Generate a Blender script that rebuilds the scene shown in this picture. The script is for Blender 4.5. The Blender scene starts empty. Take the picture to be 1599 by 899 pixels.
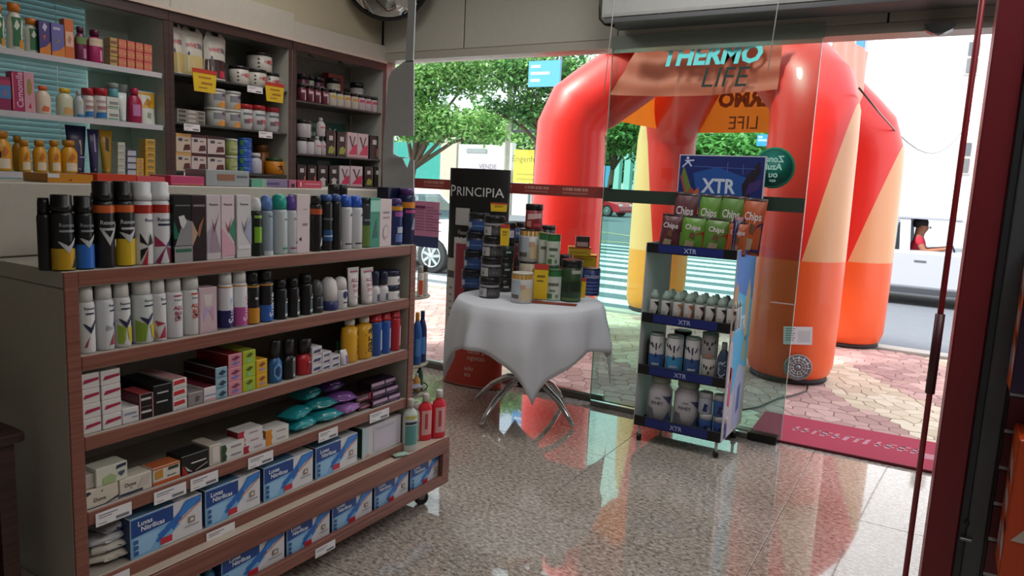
import bpy, bmesh, math, random
from mathutils import Vector, Matrix
random.seed(7)
PI = math.pi
SC = bpy.context.scene
COL = SC.collection
rad = math.radians

# ---------------------------------------------------------------- camera
FPX, YAW, PITCH, ROLL, EYE = 1139.0, rad(-30.54), rad(8.3), rad(2.71), 1.48
_w = Vector((math.sin(YAW)*math.cos(PITCH), math.cos(YAW)*math.cos(PITCH), -math.sin(PITCH)))
_r0 = Vector((math.cos(YAW), -math.sin(YAW), 0)); _u0 = _r0.cross(_w)
_r = math.cos(ROLL)*_r0 + math.sin(ROLL)*_u0
_u = -math.sin(ROLL)*_r0 + math.cos(ROLL)*_u0
EYEP = Vector((0, 0, EYE))
cam_data = bpy.data.cameras.new('camera'); cam = bpy.data.objects.new('camera', cam_data); COL.objects.link(cam)
cam_data.sensor_width = 36; cam_data.lens = 36*FPX/1599; cam_data.clip_start = .05; cam_data.clip_end = 300
M = Matrix((_r, _u, -_w)).transposed().to_4x4(); M.translation = EYEP
cam.matrix_world = M
SC.camera = cam

# ---------------------------------------------------------------- sky, sun, lamps, exposure
world = bpy.data.worlds.new('world'); SC.world = world; world.use_nodes = True
nt = world.node_tree; nt.nodes.clear()
wo = nt.nodes.new('ShaderNodeOutputWorld'); wb = nt.nodes.new('ShaderNodeBackground')
tc = nt.nodes.new('ShaderNodeTexCoord'); nz = nt.nodes.new('ShaderNodeTexNoise'); nz.inputs['Scale'].default_value = 2.2
nz.inputs['Detail'].default_value = 5
cr = nt.nodes.new('ShaderNodeValToRGB')
cr.color_ramp.elements[0].position = .38; cr.color_ramp.elements[0].color = (.62, .78, 1, 1)
cr.color_ramp.elements[1].position = .58; cr.color_ramp.elements[1].color = (1, 1, 1, 1)
nt.links.new(tc.outputs['Generated'], nz.inputs['Vector']); nt.links.new(nz.outputs['Fac'], cr.inputs['Fac'])
nt.links.new(cr.outputs['Color'], wb.inputs['Color']); nt.links.new(wb.outputs['Background'], wo.inputs['Surface'])
wb.inputs['Strength'].default_value = 2.4
def lamp(name, kind, loc, energy, col=(1, 1, 1), rot=(0, 0, 0), **k):
    d = bpy.data.lights.new(name, kind); d.energy = energy; d.color = col
    for a, b in k.items(): setattr(d, a, b)
    o = bpy.data.objects.new(name, d); COL.objects.link(o); o.location = loc; o.rotation_euler = rot
    return o
lamp('sun', 'SUN', (0, 0, 20), 7.5, (1, .97, .92), (rad(38), rad(-12), rad(-28)), angle=rad(12))
lamp('unseen_fill_light', 'AREA', (.7, 2.0, 3.1), 33, (1, .97, .93), size=1.4)  # unseen area fill, added to brighten the gondola front; no fixture is built
lamp('unseen_fill_light', 'AREA', (.9, .3, 3.1), 6.5, (1, .97, .94), size=1.0)  # unseen fill added behind the camera to lift the red side panel
lamp('unseen_fill_light', 'AREA', (-2.9, 2.9, 3.1), 13, (1, .96, .9), size=.9)  # unseen fill added to brighten the wall cabinets
lamp('unseen_fill_light', 'AREA', (-1.2, 3.2, 3.1), 20, (1, .98, .95), size=.9)  # unseen fill added for the front wall and lintel panels
SC.view_settings.view_transform = 'Standard'; SC.view_settings.look = 'None'
SC.view_settings.exposure = 0.0; SC.view_settings.gamma = 1; SC.view_settings.use_curve_mapping = False

# ---------------------------------------------------------------- measuring: where a line of sight of the photo meets a real plane
def ray(px, py): return _r*((px-799.5)/FPX) - _u*((py-449.5)/FPX) + _w
def onz(px, py, z): d = ray(px, py); return EYEP + d*((z-EYE)/d.z)
def ony(px, py, y): d = ray(px, py); return EYEP + d*(y/d.y)
def onx(px, py, x): d = ray(px, py); return EYEP + d*(x/d.x)
def row_y(px, X, Z):            # y along a shelf that runs in +Y at depth X and height Z
    k = (px-799.5)/FPX; a = _r - k*_w
    return -(X*a.x + (Z-EYE)*a.z)/a.y
def row_x(px, Y, Z):            # x along a shelf that runs in +X
    k = (px-799.5)/FPX; a = _r - k*_w
    return -(Y*a.y + (Z-EYE)*a.z)/a.x
def top_z(py, X, Y):
    k = (449.5-py)/FPX; a = _u - k*_w
    return EYE - (X*a.x + Y*a.y)/a.z

# ---------------------------------------------------------------- materials
def lin(c): return tuple(((v/12.92) if v <= .04045 else ((v+.055)/1.055)**2.4) for v in c)
def hexc(h):
    if not isinstance(h, str): return lin(h)
    return lin(tuple(int(h[i:i+2], 16)/255 for i in (0, 2, 4)))
_M = {}
def mt(h, rough=.45, metal=0., vary=.06, scale=30., bump=0., coat=0.):
    key = (h, rough, metal, vary, scale, bump, coat)
    if key in _M: return _M[key]
    m = bpy.data.materials.new('mat_%s' % (h if isinstance(h, str) else 'c')); m.use_nodes = True
    n = m.node_tree; p = n.nodes['Principled BSDF']; c = hexc(h)
    p.inputs['Roughness'].default_value = rough; p.inputs['Metallic'].default_value = metal
    p.inputs['Coat Weight'].default_value = coat
    t = n.nodes.new('ShaderNodeTexCoord'); z = n.nodes.new('ShaderNodeTexNoise'); z.inputs['Scale'].default_value = scale
    x = n.nodes.new('ShaderNodeMix'); x.data_type = 'RGBA'
    x.inputs[6].default_value = (*[v*(1-vary) for v in c], 1); x.inputs[7].default_value = (*[min(1, v*(1+vary)) for v in c], 1)
    n.links.new(t.outputs['Object'], z.inputs['Vector']); n.links.new(z.outputs['Fac'], x.inputs[0]); n.links.new(x.outputs[2], p.inputs['Base Color'])
    if bump:
        b = n.nodes.new('ShaderNodeBump'); b.inputs['Strength'].default_value = bump; b.inputs['Distance'].default_value = .01
        n.links.new(z.outputs['Fac'], b.inputs['Height']); n.links.new(b.outputs['Normal'], p.inputs['Normal'])
    _M[key] = m; return m
def glass_mat(name, col, refl=1.0, rough=0.):
    m = bpy.data.materials.new(name); m.use_nodes = True; n = m.node_tree; n.nodes.clear()
    o = n.nodes.new('ShaderNodeOutputMaterial'); x = n.nodes.new('ShaderNodeMixShader'); t = n.nodes.new('ShaderNodeBsdfTransparent')
    g = n.nodes.new('ShaderNodeBsdfGlossy'); f = n.nodes.new('ShaderNodeFresnel'); k = n.nodes.new('ShaderNodeMath'); k.operation = 'MULTIPLY'
    f.inputs['IOR'].default_value = 1.5; k.inputs[1].default_value = refl; g.inputs['Roughness'].default_value = rough
    t.inputs['Color'].default_value = (*col, 1)
    n.links.new(f.outputs[0], k.inputs[0]); n.links.new(k.outputs[0], x.inputs[0]); n.links.new(t.outputs[0], x.inputs[1]); n.links.new(g.outputs[0], x.inputs[2])
    n.links.new(x.outputs[0], o.inputs['Surface']); return m
GLASS = glass_mat('window_glass', (.93, .97, .95), .5)
GREEN_GLASS = glass_mat('green_glass', (.62, .84, .78), 1.3)
EDGE_GLASS = glass_mat('glass_edge', (.75, .93, .88), 1)
CLEAR = glass_mat('clear_plastic', (.86, .9, .9), 1.2, .1)
CAR_GLASS = glass_mat('car_glass', (.55, .62, .66), 1)
def thin(h, k=.45, rough=.6):        # thin stuff that lets light through: leaves, blind slats, tent cloth
    key = ('thin', h, k)
    if key in _M: return _M[key]
    m = bpy.data.materials.new('thin_'+h); m.use_nodes = True; n = m.node_tree; p = n.nodes['Principled BSDF']; o = n.nodes['Material Output']
    p.inputs['Base Color'].default_value = (*hexc(h), 1); p.inputs['Roughness'].default_value = rough
    t = n.nodes.new('ShaderNodeBsdfTranslucent'); t.inputs['Color'].default_value = (*hexc(h), 1); x = n.nodes.new('ShaderNodeMixShader'); x.inputs[0].default_value = k
    n.links.new(p.outputs[0], x.inputs[1]); n.links.new(t.outputs[0], x.inputs[2]); n.links.new(x.outputs[0], o.inputs['Surface'])
    _M[key] = m; return m
def ntree(name, rough=.5):
    m = bpy.data.materials.new(name); m.use_nodes = True; n = m.node_tree
    return m, n, n.nodes['Principled BSDF'], n.nodes.new('ShaderNodeTexCoord')
def granite():
    m, n, p, t = ntree('granite')
    a = n.nodes.new('ShaderNodeTexNoise'); a.inputs['Scale'].default_value = 42; a.inputs['Detail'].default_value = 8; a.inputs['Roughness'].default_value = .75
    mp = n.nodes.new('ShaderNodeMapping'); mp.inputs['Scale'].default_value = (1, 1.7, 1); mp.inputs['Rotation'].default_value = (0, 0, .5)
    g = n.nodes.new('ShaderNodeNewGeometry')
    n.links.new(g.outputs['Position'], mp.inputs[0]); n.links.new(mp.outputs[0], a.inputs['Vector'])
    r = n.nodes.new('ShaderNodeValToRGB'); e = r.color_ramp.elements
    e[0].position = .36; e[0].color = (*hexc('4a443e'), 1); e[1].position = .60; e[1].color = (*hexc('d6cec4'), 1)
    for q, c in ((.42, '90867e'), (.50, 'b0a69c')):
        k = e.new(q); k.color = (*hexc(c), 1)
    n.links.new(a.outputs['Fac'], r.inputs[0])
    b = n.nodes.new('ShaderNodeTexNoise'); b.inputs['Scale'].default_value = 1.1; b.inputs['Detail'].default_value = 4
    n.links.new(mp.outputs[0], b.inputs['Vector'])
    v = n.nodes.new('ShaderNodeTexNoise'); v.inputs['Scale'].default_value = 75; v.inputs['Detail'].default_value = 2
    n.links.new(g.outputs['Position'], v.inputs['Vector'])
    vr = n.nodes.new('ShaderNodeValToRGB'); vr.color_ramp.elements[0].position = .27; vr.color_ramp.elements[0].color = (.12, .1, .09, 1); vr.color_ramp.elements[1].position = .33
    n.links.new(v.outputs['Fac'], vr.inputs[0])
    x = n.nodes.new('ShaderNodeMix'); x.data_type = 'RGBA'; x.blend_type = 'MULTIPLY'; x.inputs[0].default_value = 1
    n.links.new(r.outputs[0], x.inputs[6]); n.links.new(vr.outputs[0], x.inputs[7])
    y = n.nodes.new('ShaderNodeMix'); y.data_type = 'RGBA'; y.blend_type = 'SOFT_LIGHT'; y.inputs[0].default_value = .7
    n.links.new(x.outputs[2], y.inputs[6]); n.links.new(b.outputs['Fac'], y.inputs[7]); n.links.new(y.outputs[2], p.inputs['Base Color'])
    p.inputs['Roughness'].default_value = .06; p.inputs['Coat Weight'].default_value = .7; p.inputs['Coat Roughness'].default_value = .015; p.inputs['Coat IOR'].default_value = 1.6
    return m
def wood(name, c0, c1, rough=.4):
    m, n, p, t = ntree(name)
    g = n.nodes.new('ShaderNodeNewGeometry'); mp = n.nodes.new('ShaderNodeMapping'); mp.inputs['Scale'].default_value = (12, 1.2, 40)
    a = n.nodes.new('ShaderNodeTexNoise'); a.inputs['Scale'].default_value = 2.5; a.inputs['Detail'].default_value = 5
    n.links.new(g.outputs['Position'], mp.inputs[0]); n.links.new(mp.outputs[0], a.inputs['Vector'])
    r = n.nodes.new('ShaderNodeValToRGB'); r.color_ramp.elements[0].position = .35; r.color_ramp.elements[1].position = .65
    r.color_ramp.elements[0].color = (*hexc(c0), 1); r.color_ramp.elements[1].color = (*hexc(c1), 1)
    n.links.new(a.outputs['Fac'], r.inputs[0]); n.links.new(r.outputs[0], p.inputs['Base Color'])
    p.inputs['Roughness'].default_value = rough; return m
WOOD = wood('reddish_wood', '74443a', '8d5a4c'); DWOOD = wood('dark_wood', '33211d', '472e27')
GRANITE = granite()
WHITE = mt('d9d6ce', .4); OFFW = mt('b9b6ab', .5); PANEL = mt('b3b2a8', .6); GREYP = mt('a9a69d', .5)
BLACK = mt('0d0d0f', .35); DARK = mt('1c1c1f', .5); CHROME = mt('d2d4d6', .16, 1.); STEEL = mt('8d9194', .35, .9)
PAPER = mt('e4e2e6', .6); INK = mt('77767e', .7)

# ---------------------------------------------------------------- mesh builder
class MB:
    def __init__(s): s.v = []; s.f = []; s.m = []; s.s = []; s.mats = []
    def mi(s, m):
        if m not in s.mats: s.mats.append(m)
        return s.mats.index(m)
    def add(s, vs, fs, m, smooth=False):
        b = len(s.v); s.v += [tuple(v) for v in vs]; k = s.mi(m)
        for f in fs: s.f.append(tuple(b+i for i in f)); s.m.append(k); s.s.append(smooth)
        return s
    def box(s, x0, x1, y0, y1, z0, z1, m, bev=0.):
        if bev <= 0:
            v = [(x, y, z) for z in (z0, z1) for x, y in ((x0, y0), (x1, y0), (x1, y1), (x0, y1))]
            return s.add(v, [(3, 2, 1, 0), (4, 5, 6, 7), (0, 1, 5, 4), (1, 2, 6, 5), (2, 3, 7, 6), (3, 0, 4, 7)], m)
        bm = bmesh.new(); bmesh.ops.create_cube(bm, size=1)
        for v in bm.verts: v.co = Vector(((x0+x1)/2+v.co.x*(x1-x0), (y0+y1)/2+v.co.y*(y1-y0), (z0+z1)/2+v.co.z*(z1-z0)))
        bmesh.ops.bevel(bm, geom=bm.edges[:], offset=min(bev, .45*min(abs(x1-x0), abs(y1-y0), abs(z1-z0))), segments=2 if bev > .004 else 1, affect='EDGES', profile=.7)
        bm.verts.index_update()
        s.add([v.co[:] for v in bm.verts], [[v.index for v in f.verts] for f in bm.faces], m); bm.free(); return s
    def prism(s, poly, h0, h1, m, axis='y', smooth=False):   # poly in the two other axes
        n = len(poly)
        def P(a, b, h): return {'y': (a, h, b), 'x': (h, a, b), 'z': (a, b, h)}[axis]
        v = [P(a, b, h0) for a, b in poly] + [P(a, b, h1) for a, b in poly]
        f = [tuple(range(n)), tuple(range(2*n-1, n-1, -1))] + [(i+n, (i+1) % n+n, (i+1) % n, i) for i in range(n)]
        return s.add(v, f, m, smooth)
    def lathe(s, prof, m, n=16, c=(0, 0, 0), sy=1., smooth=True, cap=True):
        v = []
        for r, z in prof:
            for i in range(n):
                a = 2*PI*i/n; v.append((c[0]+r*math.cos(a), c[1]+r*sy*math.sin(a), c[2]+z))
        f = [(j*n+i, j*n+(i+1) % n, (j+1)*n+(i+1) % n, (j+1)*n+i) for j in range(len(prof)-1) for i in range(n)]
        s.add(v, f, m, smooth)
        if cap:
            b = len(s.v)-len(v); k = s.mi(m)
            s.f.append(tuple(b+i for i in range(n-1, -1, -1))); s.m.append(k); s.s.append(False)
            e = b+(len(prof)-1)*n; s.f.append(tuple(e+i for i in range(n))); s.m.append(k); s.s.append(False)
        return s
    def tube(s, pts, r, m, n=8):
        pts = [Vector(p) for p in pts]; rs = r if isinstance(r, (list, tuple)) else [r]*len(pts); v = []
        for i, p in enumerate(pts):
            d = (pts[min(i+1, len(pts)-1)]-pts[max(i-1, 0)]).normalized()
            a = d.orthogonal().normalized() if i == 0 else (a0-d*a0.dot(d)).normalized()
            a0 = a; b = d.cross(a)
            v += [p+(a*math.cos(2*PI*k/n)+b*math.sin(2*PI*k/n))*rs[i] for k in range(n)]
        f = [(j*n+k, j*n+(k+1) % n, (j+1)*n+(k+1) % n, (j+1)*n+k) for j in range(len(pts)-1) for k in range(n)]
        f += [tuple(range(n-1, -1, -1)), tuple((len(pts)-1)*n+k for k in range(n))]
        return s.add(v, f, m, True)
    def sheet(s, fn, nu, nv, m, smooth=True):
        v = [fn(i/nu, j/nv) for j in range(nv+1) for i in range(nu+1)]
        return s.add(v, [(j*(nu+1)+i, j*(nu+1)+i+1, (j+1)*(nu+1)+i+1, (j+1)*(nu+1)+i) for j in range(nv) for i in range(nu)], m, smooth)
    def poly2(s, polys, mp, m):          # flat print: polygons in (u,v) laid on a surface by mp
        for q in polys: s.add([mp(a, b) for a, b in q], [tuple(range(len(q)))], m)
        return s
    def cpoly(s, q, mp, m, step):       # a polygon cut into upright strips so that it follows a curved wall
        u0, u1 = min(p[0] for p in q), max(p[0] for p in q); n = max(1, math.ceil((u1-u0)/step))
        def clip(P, x, sg):
            out = []
            for i in range(len(P)):
                a, b = P[i-1], P[i]; ia, ib = (a[0]-x)*sg >= 0, (b[0]-x)*sg >= 0
                if ia != ib: t = (x-a[0])/(b[0]-a[0]); out.append((x, a[1]+t*(b[1]-a[1])))
                if ib: out.append(b)
            return out
        for k in range(n):
            P = clip(clip(q, u0+(u1-u0)*k/n, 1), u0+(u1-u0)*(k+1)/n, -1)
            if len(P) > 2: s.add([mp(a, b) for a, b in P], [tuple(range(len(P)))], m)
        return s
    def text(s, txt, mp, m, h=.02, u=0, v=0, rot=0, bold=0., mirror=False, fit=None):
        vs, fs, w = text_mesh(txt, bold); k = h
        if fit and w*h > fit: k = fit/w
        c, d = math.cos(rot), math.sin(rot); out = []
        for a, b in vs:
            a2 = (-a if mirror else a)*k; b2 = (b-.36)*h
            out.append(mp(u+a2*c-b2*d, v+a2*d+b2*c))
        return s.add(out, fs, m)
    def mesh(s, name):
        me = bpy.data.meshes.new(name); me.from_pydata(s.v, [], s.f); me.update()
        for m in s.mats: me.materials.append(m)
        me.polygons.foreach_set('material_index', s.m); me.polygons.foreach_set('use_smooth', s.s)
        return me
    def build(s, name, parent=None, loc=(0, 0, 0), rot=(0, 0, 0)):
        o = bpy.data.objects.new(name, s.mesh(name)); COL.objects.link(o)
        if parent: o.parent = parent
        o.location = loc; o.rotation_euler = rot; return o
_T = {}
def text_mesh(txt, bold=0.):
    key = (txt, bold)
    if key in _T: return _T[key]
    c = bpy.data.curves.new('t', 'FONT'); c.body = txt; c.size = 1; c.resolution_u = 2; c.align_x = 'CENTER'; c.offset = bold
    o = bpy.data.objects.new('t', c); COL.objects.link(o)
    dg = bpy.context.evaluated_depsgraph_get(); me = bpy.data.meshes.new_from_object(o.evaluated_get(dg))
    vs = [(v.co.x, v.co.y) for v in me.vertices]; fs = [tuple(p.vertices) for p in me.polygons]
    bpy.data.objects.remove(o); bpy.data.curves.remove(c); bpy.data.meshes.remove(me)
    xs = [a for a, b in vs] or [0, 1]
    _T[key] = (vs, fs, max(xs)-min(xs)); return _T[key]
def flat(y, e=.0008): return lambda u, v: (u, y-e, v)
def wrap(r, sy=1., e=.0008): return lambda u, v: ((r+e)*math.sin(u/r), -(r+e)*math.cos(u/r)*sy, v)
def grid(u0, u1, v0, v1, n=1):
    return [[(u0+(u1-u0)*i/n, v0), (u0+(u1-u0)*(i+1)/n, v0), (u0+(u1-u0)*(i+1)/n, v1), (u0+(u1-u0)*i/n, v1)] for i in range(n)]

# ---------------------------------------------------------------- things, labels
ITEMS = []
def tag(o, label, cat, group=None, kind=None):
    if label: o['label'] = label
    if cat: o['category'] = cat
    if group: o['group'] = group
    if kind: o['kind'] = kind
    return o
def thing(name, label, cat, loc=(0, 0, 0), rotz=0., group=None):
    o = bpy.data.objects.new(name, None); COL.objects.link(o); o.empty_display_size = .05
    o.location = loc; o.rotation_euler = (0, 0, rotz); return tag(o, label, cat, group)
def struct(mb, name, parent=None, **k):
    o = mb.build(name, parent, **k)
    if not parent: o['kind'] = 'structure'
    return o
def item(name, desc, cat, where, loc, rotz=0., order=0., group=None):
    o = thing(name, None, cat, loc, rotz, group or (cat+'s '+where)); ITEMS.append((o, desc, where, order)); return o
ORD = ['first', 'second', 'third', 'fourth', 'fifth', 'sixth', 'seventh', 'eighth', 'ninth', 'tenth', 'eleventh', 'twelfth']
def finish_labels():
    d = {}
    for o, desc, where, order in ITEMS: d.setdefault((desc, where), []).append((order, o.name, o))
    for (desc, where), l in d.items():
        l.sort(key=lambda q: q[:2])
        for i, (_, _, o) in enumerate(l):
            if len(l) == 1: o['label'] = '%s %s' % (desc, where)
            elif len(l) == 2: o['label'] = '%s, %s one %s' % (desc, ('left', 'right')[i], where)
            else: o['label'] = '%s, %s from left %s' % (desc, ORD[i], where)
def dup(root, loc, rotz=None):
    r = root.copy(); COL.objects.link(r); r.location = loc
    if rotz is not None: r.rotation_euler = (0, 0, rotz)
    for ch in root.children:
        c = ch.copy(); COL.objects.link(c); c.parent = r
        for g in ch.children:
            e = g.copy(); COL.objects.link(e); e.parent = c
    return r

# ================================================================ SETTING
GY = 4.53                                   # glass front
fl = struct(MB().box(-4.25, 2.45, -1.6, 4.6, -.12, -.022, mt('4a443d', .8)), 'floor')
xs = [-1.485+.9636*k for k in range(-3, 5)]; ys = [2.76+.85*k for k in range(-5, 3)]
xs[0] = -4.25; ys[-1] = 4.6
for i in range(len(xs)-1):
    for j in range(len(ys)-1):
        cx, cy = (xs[i]+xs[i+1])/2, (ys[j]+ys[j+1])/2; hx, hy = (xs[i+1]-xs[i])/2-.0012, (ys[j+1]-ys[j])/2-.0012
        MB().box(-hx, hx, -hy, hy, -.022, 0, GRANITE, .001).build('tile', fl, (cx, cy, 0))
WALLM = mt('a3a196', .7, scale=6); CEIL = mt('c9c7c0', .8)
struct(MB().box(-4.4, 2.5, -1.7, 4.75, 3.3, 3.4, CEIL), 'ceiling')
wl = MB(); wm = mt('b5ad96', .7, scale=5)
wl.box(-4.4, -4.2, -1.7, 1.25, 0, 3.3, wm).box(-4.4, -4.2, 2.52, 4.7, 0, 3.3, wm).box(-4.4, -4.2, 1.25, 2.52, 0, 1.3, wm).box(-4.4, -4.2, 1.25, 2.52, 2.42, 3.3, wm)
struct(wl, 'wall_left')
struct(MB().box(2.4, 2.5, -1.7, 4.75, 0, 3.3, WALLM), 'wall_right')
struct(MB().box(-4.4, 2.5, -1.7, -1.6, 0, 3.3, WALLM), 'wall_back')
struct(MB().box(.62, 2.45, 4.5, 4.7, 0, 3.3, WALLM), 'wall_front')
hd = struct(MB().box(-4.2, 2.4, 4.5, 4.7, 2.385, 3.3, mt('6c6a62', .8)), 'wall_front_header')
hd['kind'] = 'structure'
for a, b in ((-3.855, -3.115), (-3.105, -1.93), (-1.925, -.4), (-.39, 2.4)):     # the panels that clad the lintel
    MB().box(a, b, 4.43, 4.499, 2.40, 3.3, PANEL, .004).build('cladding_panel', hd)
struct(MB().box(-4.0, 2.4, 4.43, 4.6, 2.345, 2.398, mt('aaa79d', .4)), 'trim_1')
struct(MB().box(-4.2, -3.872, -1.6, 4.43, 2.335, 3.3, mt('b3aa93', .7, scale=4)), 'trim_2')
# window behind the first cabinet
w = struct(MB().box(-4.33, -4.31, 1.25, 2.52, 1.3, 2.42, GLASS), 'window_3')
# glass front: fixed pane
w1 = struct(MB().box(-3.86, -1.95, GY-.005, GY+.005, .04, 2.36, GLASS), 'window_1')
struct(MB().box(-3.9, -.9, GY-.035, GY+.035, 0, .03, mt('6f6a60', .35, .6)).box(-3.9, -1.9, GY-.02, GY+.02, .03, .055, mt('9aa19d', .3, .8)), 'trim_3')
struct(MB().box(-3.92, -3.86, GY-.05, GY+.05, 0, 2.36, mt('8f9290', .4, .5)), 'trim_4')
SD = mt('8c3a35', .5); SM = mt('b9827a', .6)
sb = MB().box(-3.86, -1.95, GY-.0065, GY-.0055, 1.395, 1.47, SD)
o = sb.build('stripe_sticker', w1); o['label'] = 'dull red safety stripe with faint lettering across the glass'
b = MB(); x = -3.8
while x < -2.0:                               # faint two-line lettering repeated on the stripe
    for k in range(9):
        cw = .013+.004*((k*7) % 3); b.poly2(grid(x+k*.021, x+k*.021+cw, 1.435, 1.455), flat(GY-.0065, .001), SM)
    for k in range(14): b.poly2(grid(x+k*.0135, x+k*.0135+.009, 1.414, 1.423), flat(GY-.0065, .001), SM)
    x += .30
b.build('lettering', w1)
# sliding glass door leaf, tinted green, standing in front of the fixed glass
door = struct(MB().box(-1.96, -.712, 4.435, 4.445, .035, 2.42, GREEN_GLASS), 'door_1')
MB().box(-.7125, -.7095, 4.4345, 4.4455, .035, 2.42, mt('b8c9c0', .2)).build('glass_edge', door)
MB().box(-1.96, -1.957, 4.4345, 4.4455, .035, 2.42, mt('a5c9bc', .2)).build('glass_edge', door)
o = MB().box(-1.955, -.715, 4.4325, 4.4345, 1.38, 1.462, mt('21352b', .6)).build('stripe_sticker', door); o['label'] = 'dark green stripe sticker'
MB().box(-1.95, -.76, 4.42, 4.46, .004, .034, STEEL).build('bottom_rail', door)
o = MB().box(-.9, -.73, 4.405, 4.475, .003, .05, BLACK, .006).build('floor_clamp', door); o['label'] = 'black end clamp'
MB().lathe([(.012, 0), (.012, .02)], BLACK, 10, (-1.905, 4.425, 1.47)).build('knob', door)
MB().box(-1.96, -.70, 4.424, 4.452, 2.34, 2.42, mt('8d9a90', .5)).build('top_rail', door)
# round sticker with reversed lettering on the door
b = MB(); b.lathe([(.001, 0), (.118, 0), (.118, .0012), (.001, .0012)], mt('1f8f6a', .5), 32)
b.lathe([(.108, 0), (.108, .0016), (.104, .0016), (.104, 0)], mt('0e6155', .5), 32)
b.lathe([(.001, .0012), (.104, .0014), (.001, .0014)], mt('0f7a6e', .5), 32)
mp = lambda u, v: (u, v, .002)
for t, v, h in (('Zona', .052, .05), ('Azul', .008, .05), ('ou', -.036, .05), ('aqui', -.07, .022)):
    b.text(t, mp, mt('b5e8dc', .6), h, 0, v, bold=.03, mirror=True)
st = b.build('round_sticker', door, (ony(1208, 262, 4.43).x, 4.4325, ony(1208, 262, 4.43).z), (PI/2, 0, 0)); st['label'] = 'round green parking sticker with reversed lettering'
# air curtain over the door
ac = thing('air_curtain', 'long grey air curtain unit mounted above the glass door', 'air curtain', (-.95, 4.29, 2.44))
MB().box(-.97, 1.2, -.14, .14, .03, .42, mt('a7a9a8', .4), .02).build('housing', ac)
MB().box(-.95, 1.18, -.13, .10, 0, .03, mt('55585a', .5), .006).build('outlet_grille', ac)
MB().tube([(-.985, -.12, .5), (-.99, -.12, .1), (-.985, -.12, .03), (-.96, -.1, .0), (-.9, -.1, -.012)], .008, BLACK).build('power_cable', ac)
ms = thing('motion_sensor', 'small black motion sensor under the lintel above the doorway', 'sensor', ony(1467, 44, 4.39))
MB().prism([(-.07, .018), (.07, .018), (.06, -.012), (.025, -.03), (-.025, -.03), (-.06, -.012)], -.04, .03, mt('17151a', .3)).build('housing', ms)
MB().lathe([(.002, -.04), (.02, -.034), (.028, -.026)], mt('8a8f99', .2), 12, (0, -.01, 0)).build('lens', ms)
# convex mirror
mr = thing('security_mirror', 'round convex security mirror with black rim under the ceiling', 'mirror', (-3.60, 4.16, 2.885), rad(-35))
mr.rotation_euler = (0, 0, rad(36))
b = MB(); n = 12; b.lathe([(.002, .07)]+[(.30*math.sin(rad(4.7*k)*1.0)/math.sin(rad(4.7*n)), .07-.07*(1-math.cos(rad(4.7*k)))/(1-math.cos(rad(4.7*n)))) for k in range(1, n+1)], mt('c9cccb', .03, 1.), 40, cap=False)
dm = b.build('mirror_dome', mr, (0, -.02, 0), (rad(100), 0, 0))
b = MB(); b.lathe([(.298, -.012), (.312, -.014), (.318, 0), (.312, .014), (.298, .012)], BLACK, 40, cap=False); b.build('rim', mr, (0, -.02, 0), (rad(100), 0, 0))
MB().tube([(0, 0, 0), (.05, .15, .2), (.06, .2, .41)], .014, BLACK).build('bracket', mr)
MB().lathe([(.002, -.01), (.3, -.01), (.3, -.002), (.002, -.002)], DARK, 32).build('backing', mr, (0, -.012, 0), (rad(100), 0, 0))
# two cords hanging above the door
for (a, z0, z1, d) in (((1213, 75), 3.28, 2.12, 'longer white cord hanging over the right half of the glass door'), ((953, 120), 3.28, 2.0, 'thin white cord hanging at the left edge of the glass door')):
    p = ony(*a, 4.1); k = thing('hanging_cord', d, 'cord', (p.x, 4.1, 0), group='cords over the door')
    MB().tube([(.03, 0, z0), (.0, 0, (z0+z1)/2), (-.035, 0, z1)], .003, mt('c9c7c4', .5), 6).build('cord', k)
# red mat in the doorway
mat_ = thing('door_mat', 'red rectangular door mat with worn pale lettering in the doorway', 'mat', (.28, 4.79, .0), rad(1.5))
MB().box(-1.2, 1.2, -.28, .29, .002, .014, mt('a3324a', .95, scale=300, vary=.2), .004).build('mat', mat_)
b = MB(); b.box(-1.2, 1.2, -.285, -.272, .002, .016, mt('6d1a2c', .8)); b.build('edge', mat_)
b = MB(); mp = lambda u, v: (u, v, .0145); wc = mt('b87f8a', .9, vary=.3, scale=60)
random.seed(3); u = -.98
while u < -.3:
    wd = random.uniform(.03, .06)
    b.poly2([[(u, -.03), (u+wd*.5, -.03), (u+wd*.5+.02, .06+random.uniform(0, .03)), (u+.02, .07)]], mp, wc)
    if random.random() < .7: b.poly2([[(u, .0), (u+wd, .0), (u+wd, .018), (u, .018)]], mp, wc)
    if random.random() < .6: b.poly2([[(u+.02, .055), (u+wd+.015, .055), (u+wd+.018, .075), (u+.02, .075)]], mp, wc)
    u += wd+.012
b.poly2([[(-.27, -.08), (-.18, -.08), (-.18, .02), (-.27, .02)]], mp, wc)
b.build('worn_lettering', mat_)

# ================================================================ PAVEMENT AND STREET
sw = struct(MB().box(-9, 4, 4.62, 8.12, -.2, -.03, mt('6e5c56', .9)), 'ground')
PINK = [mt(c, .8, scale=25, vary=.12) for c in ('b9968f', 'b08c87', 'c4a29b', 'a98580')]
CREAM = [mt(c, .8, scale=25, vary=.1) for c in ('cfc0a8', 'c5b49c', 'd8cbb6')]
random.seed(11); S = .13; cells = []
nx, ny = int(9.0/S), int(3.48/(S*.866))
def hexpt(i, j, k):                      # shared, jittered corner of the hex grid
    cx = -7.6+(i+.5*(j % 2))*S; cy = 4.66+j*S*.866; a = PI/2+k*PI/3
    x, y = cx+S*.577*math.cos(a), cy+S*.577*math.sin(a)
    rr = random.Random(int(round(x*200))*7919+int(round(y*200))*31)
    return x+rr.uniform(-1, 1)*S*.2, min(8.1, max(4.63, y+rr.uniform(-1, 1)*S*.2))
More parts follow.
